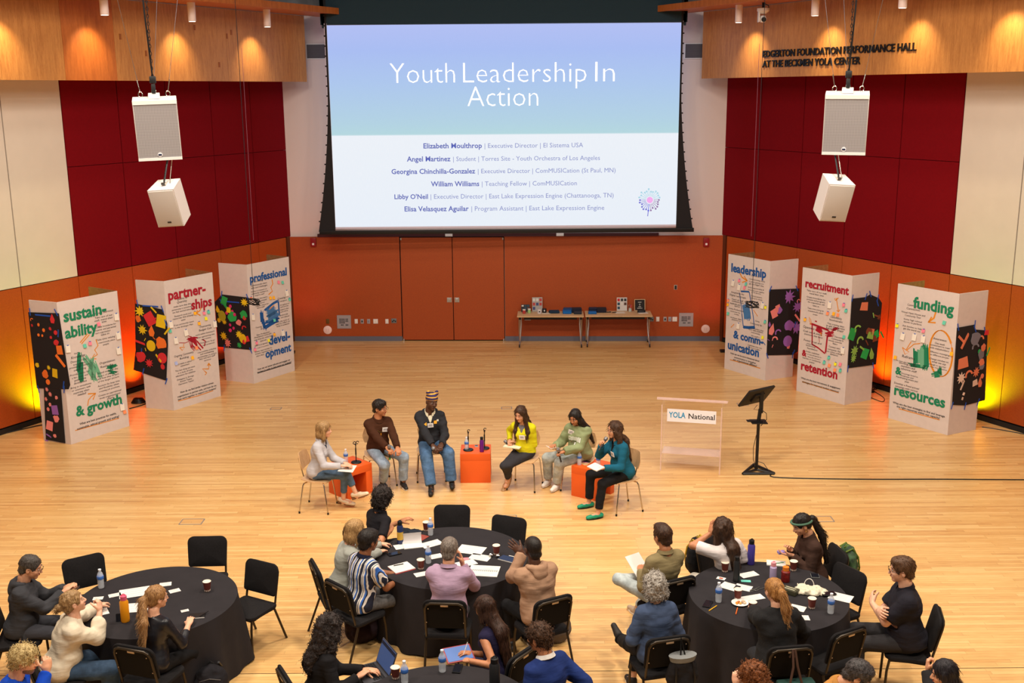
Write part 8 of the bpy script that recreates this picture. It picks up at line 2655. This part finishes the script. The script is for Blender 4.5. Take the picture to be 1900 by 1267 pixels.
MB().tube([(-.02, -.03, .016), (.08, .02, .016)], .004, 6).obj('pencil', M('green_pencil', (60, 140, 90), 0.5), nb)


def phone(px, py, rz, label, z=0.7525, c=None, w=.075, h=.15):
    p = W(px, py, z)
    t = empty('phone', (p.x, p.y, z), rad(rz), label, 'phone', 'phones')
    MB().box((0, 0, 0.005), (w, h, 0.010), ch=0.003).obj('case', c or m_black, t)
    MB().box((0, 0, 0.0105), (w * .9, h * .94, 0.001)).obj('screen', M('phone_glass', (22, 24, 32), 0.12), t)
    return t


phone(732, 1028, -62, 'black phone beside the writing hands on the centre table')
phone(1313, 1121, -24, 'black phone beside a yellow pencil on the right table')
phone(1512, 1069, -8, 'square dark phone with a pale rim near the green backpack', c=M('grey_phone_case', (110, 112, 110), 0.4), w=.085, h=.10)
phone(1537, 1102, -76, 'black phone lying on papers beside the white bag', 0.762)
phone(849, 1241, -8, 'black phone on the bottom table right of the bottle')
phone(1088, 857, 58, 'pink phone lying on the right orange cube', 0.459, M('pink_phone_case', (190, 96, 170), 0.4))
t = phone(223, 1152, 4, 'black phone propped against the amber flask', 0.7525)
t.rotation_euler = (rad(74), 0, rad(10))
t = phone(884, 828, 10, 'small pale card holder on the middle orange cube', 0.459, m_paper, .05, .08)
for (px, py, rz, c, lab, z) in ((1323, 1128, 48, (226, 170, 30), 'yellow pencil beside the black phone on the right table', .756), (1367, 1133, 72, (230, 104, 30), 'orange marker in front of the plate on the right table', .758)):
    p = W(px, py, z)
    o = MB().tube([(-.075, 0, 0), (.06, 0, 0), (.078, 0, 0)], [.005, .005, .001], 6).obj('pencil' if c[1] > 120 else 'marker', M('pen_%d' % c[1], c, 0.5), None, (p.x, p.y, z), (0, 0, rad(rz)))
    setp(o, lab, 'pencil')
# plate with food
p = W(1373, 1120, .752)
pl = empty('paper_plate', (p.x, p.y, .752), 0, 'white paper plate with leftover food on the right table', 'plate')
MB().lathe([(0.001, 0.002), (0.055, 0.002), (0.085, 0.014), (0.086, 0.016), (0.05, 0.005), (0.001, 0.005)], 26).obj('plate', m_paper, pl)
for i, (x, y, r_, c) in enumerate(((-.03, 0, .016, (206, 120, 40)), (-.01, .012, .018, (170, 96, 50)), (.0, -.014, .015, (214, 160, 70)), (.035, .008, .024, (190, 160, 130)), (.045, -.008, .018, (206, 186, 160)), (-.035, -.016, .012, (224, 140, 40)))):
    setp(MB().lathe([(0.001, 0), (r_, r_ * .3), (r_ * .8, r_ * .9), (0.001, r_ * 1.1)], 9, c=(x, y, .005)).obj('food_scrap', M('food_%d' % i, c, 0.7, bump=0.8, bs=120), None, (p.x, p.y, .752)), '%s scrap of food on the paper plate' % ('orange', 'brown crusty', 'golden', 'large pale tan', 'beige', 'small bright orange')[i], 'food', 'food scraps on the paper plate')
# foil balls and foil around cup
for px, py, lab in ((911, 1033, 'crumpled foil ball left of the foil wrapped cup'), (924, 1034, 'crumpled foil ball at the foot of the foil wrapped cup')):
    p = W(px, py, .752)
    F_ = Field((-.045,) * 3, (.045,) * 3, .006)
    F_.ell((0, 0, 0), (.026, .024, .021), k=0)
    F_.rough(.006, (60, 60, 60), px)
    v, f = F_.mesh()
    o = link('foil_ball', npmesh('foil_ball', v, f, M('foil', (200, 196, 190), 0.25, 1.0)), None)
    o.location = (p.x, p.y, .752 + .021)
    setp(o, lab, 'foil')
# white crumpled cloth bag
p = W(1502, 1097, .752)
F_ = Field((-.22, -.16, -.02), (.22, .17, .12), .009)
F_.ell((0, 0, .01), (.16, .10, .035), k=0)
F_.ell((-.06, -.05, .02), (.07, .06, .03), k=.03)
F_.ell((.09, .04, .015), (.09, .05, .025), k=.03)
F_.rough(.022, (22, 22, 22), 4)
F_.plane((0, 0, 0.0), (0, 0, -1))
v, f = F_.mesh()
bg = link('cloth_bag', npmesh('cloth_bag', v, f, cloth('white_cloth_bag', (212, 202, 180))), None)
bg.location = (p.x, p.y, .752)
bg.rotation_euler = (0, 0, rad(-25))
setp(bg, 'crumpled white cloth bag lying on the right table', 'bag')
MB().tube([(-.02 + .05 * math.cos(a), .08 + .015 * math.sin(a), .02 + .075 * math.sin(a)) for a in [k * math.pi / 9 for k in range(10)]], .004, 6).obj('carry_loop', m_paper, bg)
# dark olive box
p = W(1466, 1100, .752)
t = empty('box', (p.x, p.y, .752), rad(-40), 'dark olive box with a pale slotted lid on the right table', 'box')
MB().box((0, 0, .025), (.16, .10, .05), ch=.004).obj('body', M('olive_box', (64, 62, 44), 0.5), t)
for s in (-1, 1):
    MB().box((0, s * .018, .0515), (.11, .012, .002)).obj('slot', M('pale_slot2', (190, 186, 160), 0.5), t)
# folded spectacles on the table
p = W(1405, 1094, .757)
o = MB().tube([(-.06 + .022 * math.cos(a), .018 * math.sin(a), 0.002) for a in [k * math.pi / 7 for k in range(14)]], .002, 5, closed=True).tube([(-.01 + .022 * math.cos(a), .018 * math.sin(a), 0.002) for a in [k * math.pi / 7 for k in range(14)]], .002, 5, closed=True).tube([(.012, 0, .002), (.11, .03, .002)], .0025, 5).tube([(-.082, 0, .002), (.05, .05, .002)], .0025, 5).obj('spectacles', M('silver_spectacles', (150, 152, 146), 0.3, 0.8), None, (p.x, p.y, .757), (0, 0, rad(15)))
setp(o, 'folded silver spectacles on the right table', 'glasses')
# dark garment on the centre table edge
p = W(762, 987, .752)
F_ = Field((-.2, -.12, -.02), (.2, .12, .08), .009)
F_.ell((0, 0, .0), (.13, .05, .03), k=0)
F_.ell((-.08, -.01, .0), (.06, .06, .035), k=.03)
F_.rough(.016, (22, 22, 22), 9)
F_.plane((0, 0, 0.0), (0, 0, -1))
v, f = F_.mesh()
o = link('jacket', npmesh('jacket', v, f, cloth('dark_navy_garment', (34, 38, 48))), None)
o.location = (p.x, p.y, .752)
setp(o, 'bundled dark jacket at the back left of the centre table', 'jacket')

# ------------------------------------------------------------------ bags
def bag(px, py, z, r, c, label, name='backpack', rz=0, strap=None, pocket=True, cz=None, tilt=0, ledge=None):
    """soft bag: centre at the photo point and height z"""
    p = W(px, py, z)
    t = empty(name, (p.x, p.y, max(0, z - r[2])), rad(rz), label, 'backpack' if name == 'backpack' else 'bag')
    F_ = Field((-r[0] - .06, -r[1] - .08, -.03), (r[0] + .06, r[1] + .08, 2 * r[2] + .06), .011)
    F_.ell((0, 0, r[2] * .85), (r[0], r[1], r[2] * .95), k=0)
    F_.ell((0, 0, r[2] * .45), (r[0] * .98, r[1] * 1.05, r[2] * .5), k=.05)
    if pocket:
        F_.ell((0, -r[1] * .75, r[2] * .6), (r[0] * .7, r[1] * .5, r[2] * .45), k=.02)
    F_.rough(.012, (14, 14, 14), len(label))
    F_.plane((0, 0, 0.002), (0, 0, -1))
    v, f = F_.mesh()
    link('body', npmesh('body', v, f, cloth('bag_' + label[:14], c)), t)
    sm = strap or m_black
    for s in (-1, 1):
        MB().tube([(s * r[0] * .45, r[1] * .6, r[2] * 1.7), (s * r[0] * .6, r[1] * 1.25, r[2] * 1.2), (s * r[0] * .55, r[1] * 1.1, r[2] * .4)], .012, 6).obj('shoulder_strap', sm, t)
    MB().tube([(-.03, r[1] * .3, r[2] * 1.78), (0, r[1] * .3, r[2] * 1.9), (.03, r[1] * .3, r[2] * 1.78)], .008, 6).obj('carry_loop', sm, t)
    MB().tube([(-r[0] * .62, -r[1] * .72, r[2] * 1.25), (0, -r[1] * .88, r[2] * 1.42), (r[0] * .62, -r[1] * .72, r[2] * 1.25)], .004, 5).obj('zip', M('zip_grey', (110, 106, 104), 0.4, 0.5), t)
    return t


def behind(pid, d, x=0.0):
    p = PEOPLE[pid]
    cx_, cy_, yw = p['chair']
    a = rad(yw)
    return Vector((cx_ - math.cos(a) * d + math.sin(a) * x, cy_ - math.sin(a) * d - math.cos(a) * x, 0))


q = bag(672, 1150, 0.22, (.19, .15, .22), (36, 22, 26), 'dark plum backpack on the floor behind the striped shirt chair', rz=20)
q = bag(1030, 1148, 0.24, (.17, .13, .24), (94, 86, 82), 'grey backpack on the floor right of the beige hoodie chair', rz=-20)
q = bag(392, 1262, 0.2, (.16, .14, .2), (28, 26, 30), 'shiny black bag on the floor right of the leather jacket', rz=10)
for pid, d, z, r, c, lab, st, nm, x in (('D3', .37, .42, (.17, .09, .24), (26, 26, 28), 'black backpack with mustard straps hung on the chair of the white tee', M('mustard_strap', (188, 150, 40), 0.7), 'backpack', .02),
                                        ('D4', .37, .44, (.17, .09, .24), (44, 66, 40), 'green patterned backpack hung behind the brown jacket', M('olive_strap', (90, 110, 30), 0.7), 'backpack', .0),
                                        ('D2', .36, .30, (.15, .08, .22), (30, 28, 30), 'black shoulder bag hung on the chair of the grey haired person', m_black, 'shoulder_bag', .10)):
    p = behind(pid, d, x)
    t = empty(nm, (p.x, p.y, z), rad(PEOPLE[pid]['chair'][2] - 90), lab, 'backpack' if nm == 'backpack' else 'bag')
    F_ = Field((-r[0] - .05, -r[1] - .08, -.04), (r[0] + .05, r[1] + .06, 2 * r[2] + .05), .011)
    F_.ell((0, 0, r[2]), (r[0], r[1], r[2]), k=0)
    F_.ell((0, -r[1] * .7, r[2] * .7), (r[0] * .7, r[1] * .5, r[2] * .45), k=.02)
    F_.rough(.012, (14, 14, 14), 3)
    v, f = F_.mesh()
    m_b = cloth('hung_' + lab[:9], c)
    if pid == 'D4':
        m_b = M('green_pattern', (52, 78, 48), 0.7, var=0.8, vs=18)
    link('body', npmesh('body', v, f, m_b), t)
    for s in (-1, 1):
        MB().tube([(s * r[0] * .45, r[1] * .7, r[2] * 1.75), (s * r[0] * .5, -r[1] * .1, r[2] * 1.9), (s * r[0] * .55, -r[1] * .8, r[2] * 1.5), (s * r[0] * .6, -r[1] * 1.0, r[2] * 1.0), (s * r[0] * .5, -r[1] * .95, r[2] * .5)], .010, 6).obj('shoulder_strap', st, t)
    MB().tube([(-.02, 0, r[2] * 1.95), (0, .05, .86 - z + .02), (.02, 0, r[2] * 1.95)], .008, 6).obj('carry_loop', st, t)
    if pid == 'D2':
        MB().lathe([(.001, 0), (.12, .0), (.135, .05)], 20, c=(0, 0, r[2] * 1.72), sx=1.0, sy=.55).obj('grey_lining', cloth('grey_lining', (120, 122, 122)), t)
# patterned tote
p = behind('D6', .36, 0.02)
t = empty('tote_bag', (p.x, p.y, .28), rad(PEOPLE['D6']['yaw'] - 90), 'dark green tote with cream round motifs and brown straps hung on a chair', 'bag')
MB().box((0, 0, .15), (.34, .11, .30), ch=.02).obj('body', cloth('bottle_green_canvas', (38, 66, 60)), t)
rnd = random.Random(2)
for k in range(9):
    x, z = -.12 + .12 * (k % 3) + .03 * ((k // 3) % 2), .06 + .10 * (k // 3)
    o = MB().lathe([(.001, .0012), (.030, .0012), (.032, 0)], 14, X=Matrix.Translation((x, -.056, z)) @ Matrix.Rotation(math.pi / 2, 4, 'X')).obj('round_motif', M('cream_motif', (222, 198, 162), 0.8), t)
    MB().box((x, -.0585, z - .005), (.012, .002, .022)).obj('motif_centre', M('motif_red', (150, 60, 50), 0.8), o)
for s in (-1, 1):
    MB().tube([(s * .06 - .02, -.05, .28), (s * .02 - .02, -.02, .45), (s * .01 - .02, .03, .59), (s * .02 - .02, .07, .50)], .011, 6).obj('shoulder_strap', M('brown_leather_strap', (72, 48, 38), 0.6), t)

# ------------------------------------------------------------------ things on the back folding tables
def onback(px, py):
    p = WY(px, py, 24.6)
    return p


ZT = 0.744
XT_ = lambda px, d=0.0: W(px, 580, ZT).x
for px, y, w, h, c1, nm, lab in ((975, 24.75, .20, .17, (46, 44, 48), 'photo_stand', 'cluttered dark photo display at the left end of the left folding table'), (997, 24.78, .24, .33, (166, 160, 156), 'photo_stand', 'tall photo collage board on the left folding table'),
                                 (1154, 24.78, .24, .31, (206, 200, 196), 'photo_stand', 'white collage board with a red corner on the right folding table'), (1187, 24.76, .24, .27, (22, 20, 22), 'letter_board', 'black letter board in a pale frame on the right folding table')):
    x = WY(px, 575, y).x
    t = empty(nm, (x, y, ZT), 0, lab, 'display board')
    X_ = Matrix.Rotation(rad(-10), 4, 'X')
    MB().box((0, 0, h / 2), (w, .012, h), X=X_).obj('board', M('board_%d' % px, c1, 0.7), t, smooth=0)
    MB().box((0, .06, h * .35), (.04, .1, .01), X=X_).obj('prop', m_black, t, smooth=0)
    rnd = random.Random(px)
    if nm == 'letter_board':
        q = MB()
        for a in ((0, h / 2 - 0, w, .012, 0, h), ):
            pass
        q.box((0, -.008, .006), (w, .01, .014), X=X_).box((0, -.008, h - .006), (w, .01, .014), X=X_).box((-w / 2, -.008, h / 2), (.014, .01, h), X=X_).box((w / 2, -.008, h / 2), (.014, .01, h), X=X_)
        q.obj('frame', m_tt, t, smooth=0)
        q = MB()
        for zz, ww in ((.20, .08), (.155, .03), (.13, .02), (.095, .06), (.06, .12)):
            q.box((0, -.008, zz), (ww, .003, .010), X=X_)
        q.obj('letter_rows', m_paper, t, smooth=0)
    else:
        for k in range(7 if px != 975 else 6):
            cc = rnd.choice([(40, 40, 46), (60, 70, 120), (180, 60, 60), (210, 206, 200), (90, 60, 50), (40, 70, 90)])
            if px == 1154 and k == 0:
                cc = (190, 30, 40)
            MB().box((-w * .32 + w * .32 * (k % 3), -.008, h * (.82 - .3 * (k // 3))), (w * .24, .003, h * .2), X=X_).obj('photo', M('pic_%d_%d_%d' % cc, cc, 0.6), t, smooth=0)
for px, y, nm, c, lab in ((982, 24.62, 'jar', (160, 200, 130), 'green jar on the left folding table'), (972.5, 24.55, 'jar', (180, 60, 60), 'red and white jar at the left of the left folding table'), (1169, 24.70, 'pen_pot', (190, 196, 190), 'pot of coloured pens between the two boards on the right folding table')):
    x = WY(px, 580, y).x
    t = empty(nm, (x, y, ZT), 0, lab, 'jar' if nm == 'jar' else 'pen pot')
    MB().lathe([(.001, 0), (.036, 0), (.04, .02), (.034, .07), (.036, .08), (.03, .078), (.001, .02)], 16).obj('body', M('jar_%d' % px, c, 0.3), t)
    if nm == 'pen_pot':
        for k, cc in enumerate(((220, 60, 90), (60, 60, 190), (230, 230, 225), (40, 40, 44), (220, 120, 50))):
            a = k * 1.25
            MB().tube([(0.012 * math.cos(a), 0.012 * math.sin(a), .02), (0.035 * math.cos(a), 0.03 * math.sin(a), .15)], .006, 6).obj('pen', M('pen_c%d' % k, cc, 0.4), t)
    else:
        MB().lathe([(.036, .078), (.036, .098), (.001, .1)], 14).obj('lid', M('jar_lid_%d' % px, (226, 226, 220), 0.5), t)
for px, y, c, w, h, lab in ((1028, 24.62, (24, 46, 66), .24, .05, 'flat dark teal cloth pile on the left folding table'), (1052, 24.55, (16, 96, 170), .20, .07, 'bright blue folded shirt pile on the left folding table'), (1054, 24.70, (30, 60, 100), .22, .09, 'navy folded shirt pile behind the bright blue pile'), (1070, 24.66, (34, 34, 50), .22, .10, 'tall dark folded shirt pile at the right of the left folding table'), (1072, 24.50, (42, 46, 56), .18, .05, 'low charcoal folded pile at the front right of the left folding table'),
                            (1100, 24.72, (28, 34, 58), .20, .09, 'navy folded shirt pile on the right folding table'), (1099, 24.50, (18, 92, 160), .19, .04, 'thin bright blue folded pile at the front of the right folding table'), (1116, 24.66, (34, 32, 44), .22, .10, 'dark folded shirt pile right of the blue one on the right folding table')):
    x = WY(px, 580, y).x
    t = empty('folded_clothes', (x, y, ZT), rad(px % 7 - 3), lab, 'folded clothes', 'folded clothes on the folding tables')
    n_ = max(2, int(h / .02))
    for k in range(n_):
        MB().box((0.004 * (k % 2), 0.003 * (k % 3), h / n_ * (k + .5)), (w - .01 * (k % 2), .19, h / n_ * .95), ch=.006).obj('shirt_layer', M('fold_%d_%d' % (c[2], k % 2), tuple(min(255, int(v * (1 + .15 * (k % 2)))) for v in c), 0.9), t)
for px, y, w, h, c, lab, nm in ((1013, 24.52, .2, .12, (216, 202, 180), 'cream sheets on the left folding table', 'paper'), (1150, 24.55, .22, .16, (222, 214, 200), 'white sheets on the right folding table', 'paper'), (1193, 24.50, .22, .14, (226, 220, 210), 'white card fan at the right end of the right folding table', 'paper')):
    x = WY(px, 580, y).x
    o = MB().box((0, 0, .003), (w, h, .006)).obj(nm, M('sheet_%d' % px, c, 0.8), None, (x, y, ZT), (0, 0, rad(8)), smooth=0)
    setp(o, lab, 'paper')
for px, y, r_, lab, c in ((1001, 24.55, .05, 'white and black mug shaped tin on the left folding table', (214, 206, 206)), (1010, 24.66, .05, 'round black tin on the left folding table', (30, 28, 32))):
    x = WY(px, 580, y).x
    t = empty('tin', (x, y, ZT), 0, lab, 'tin')
    MB().lathe([(.001, 0), (r_, 0), (r_, .09), (r_ * .95, .095), (.001, .096)], 18).obj('body', M('tin_%d' % px, c, 0.4), t)
    MB().box((0, -r_ - .001, .05), (.03, .004, .03)).obj('print', M('tin_p%d' % px, tuple(255 - v for v in c), 0.5), t)
x = WY(1190, 580, 24.55).x
t = empty('small_box', (x, 24.55, ZT), 0, 'small black box before the letter board', 'box')
MB().box((0, 0, .03), (.18, .06, .06), ch=.004).obj('body', m_black, t)
MB().box((0, -.031, .035), (.12, .002, .02)).obj('label_strip', M('slate_strip', (60, 62, 70), 0.5), t)
for px, y, lab in ((1138, 24.56, 'pair of small black headset parts on the right folding table'), (1128, 24.6, 'tangle of small black clips on the right folding table')):
    x = WY(px, 580, y).x
    o = MB().tube([(.03 * math.cos(a), .02 * math.sin(a), .006) for a in [k * math.pi / 6 for k in range(12)]], .005, 5, closed=True).box((.05, 0, .01), (.04, .03, .02), ch=.003).obj('headset', m_black, None, (x, y, ZT))
    setp(o, lab, 'headset')

# woman's phone in the dark hoodie man's hands
w_ = PEOPLE['C1']['L'][0]
o = onlap('C1', 0, w_[1] + .09, w_[2] + .01, .075, .15, 35, 0, 'phone held by the man in the dark grey hoodie', m_black, 'phone', .01, 'phone')
w_ = PEOPLE['A2']['R'][0]
o = MB().tube([(0, 0, 0), (.02, .05, .12)], .004, 6).obj('pen', m_black)
Xp = Matrix.Translation((*PEOPLE['A2']['pos'], 0)) @ Matrix.Rotation(rad(PEOPLE['A2']['yaw'] - 90), 4, 'Z')
o.matrix_world = Xp @ Matrix.Translation((w_[0] - .02, w_[1] + .10, w_[2] - .03))
setp(o, 'black pen in the hand of the blonde woman writing', 'pen')
w_ = PEOPLE['D4']['L'][0]
o = MB().box((0, 0, 0), (.06, .09, .03), ch=.01).obj('small_pouch', M('lavender_pouch', (150, 130, 190), 0.7))
Xp = Matrix.Translation((*PEOPLE['D4']['pos'], 0)) @ Matrix.Rotation(rad(PEOPLE['D4']['yaw'] - 90), 4, 'Z')
o.matrix_world = Xp @ Matrix.Translation((w_[0] + .05, w_[1] + .10, w_[2] + .02))
setp(o, 'small lavender craft in the hands of the woman in the brown jacket', 'craft')
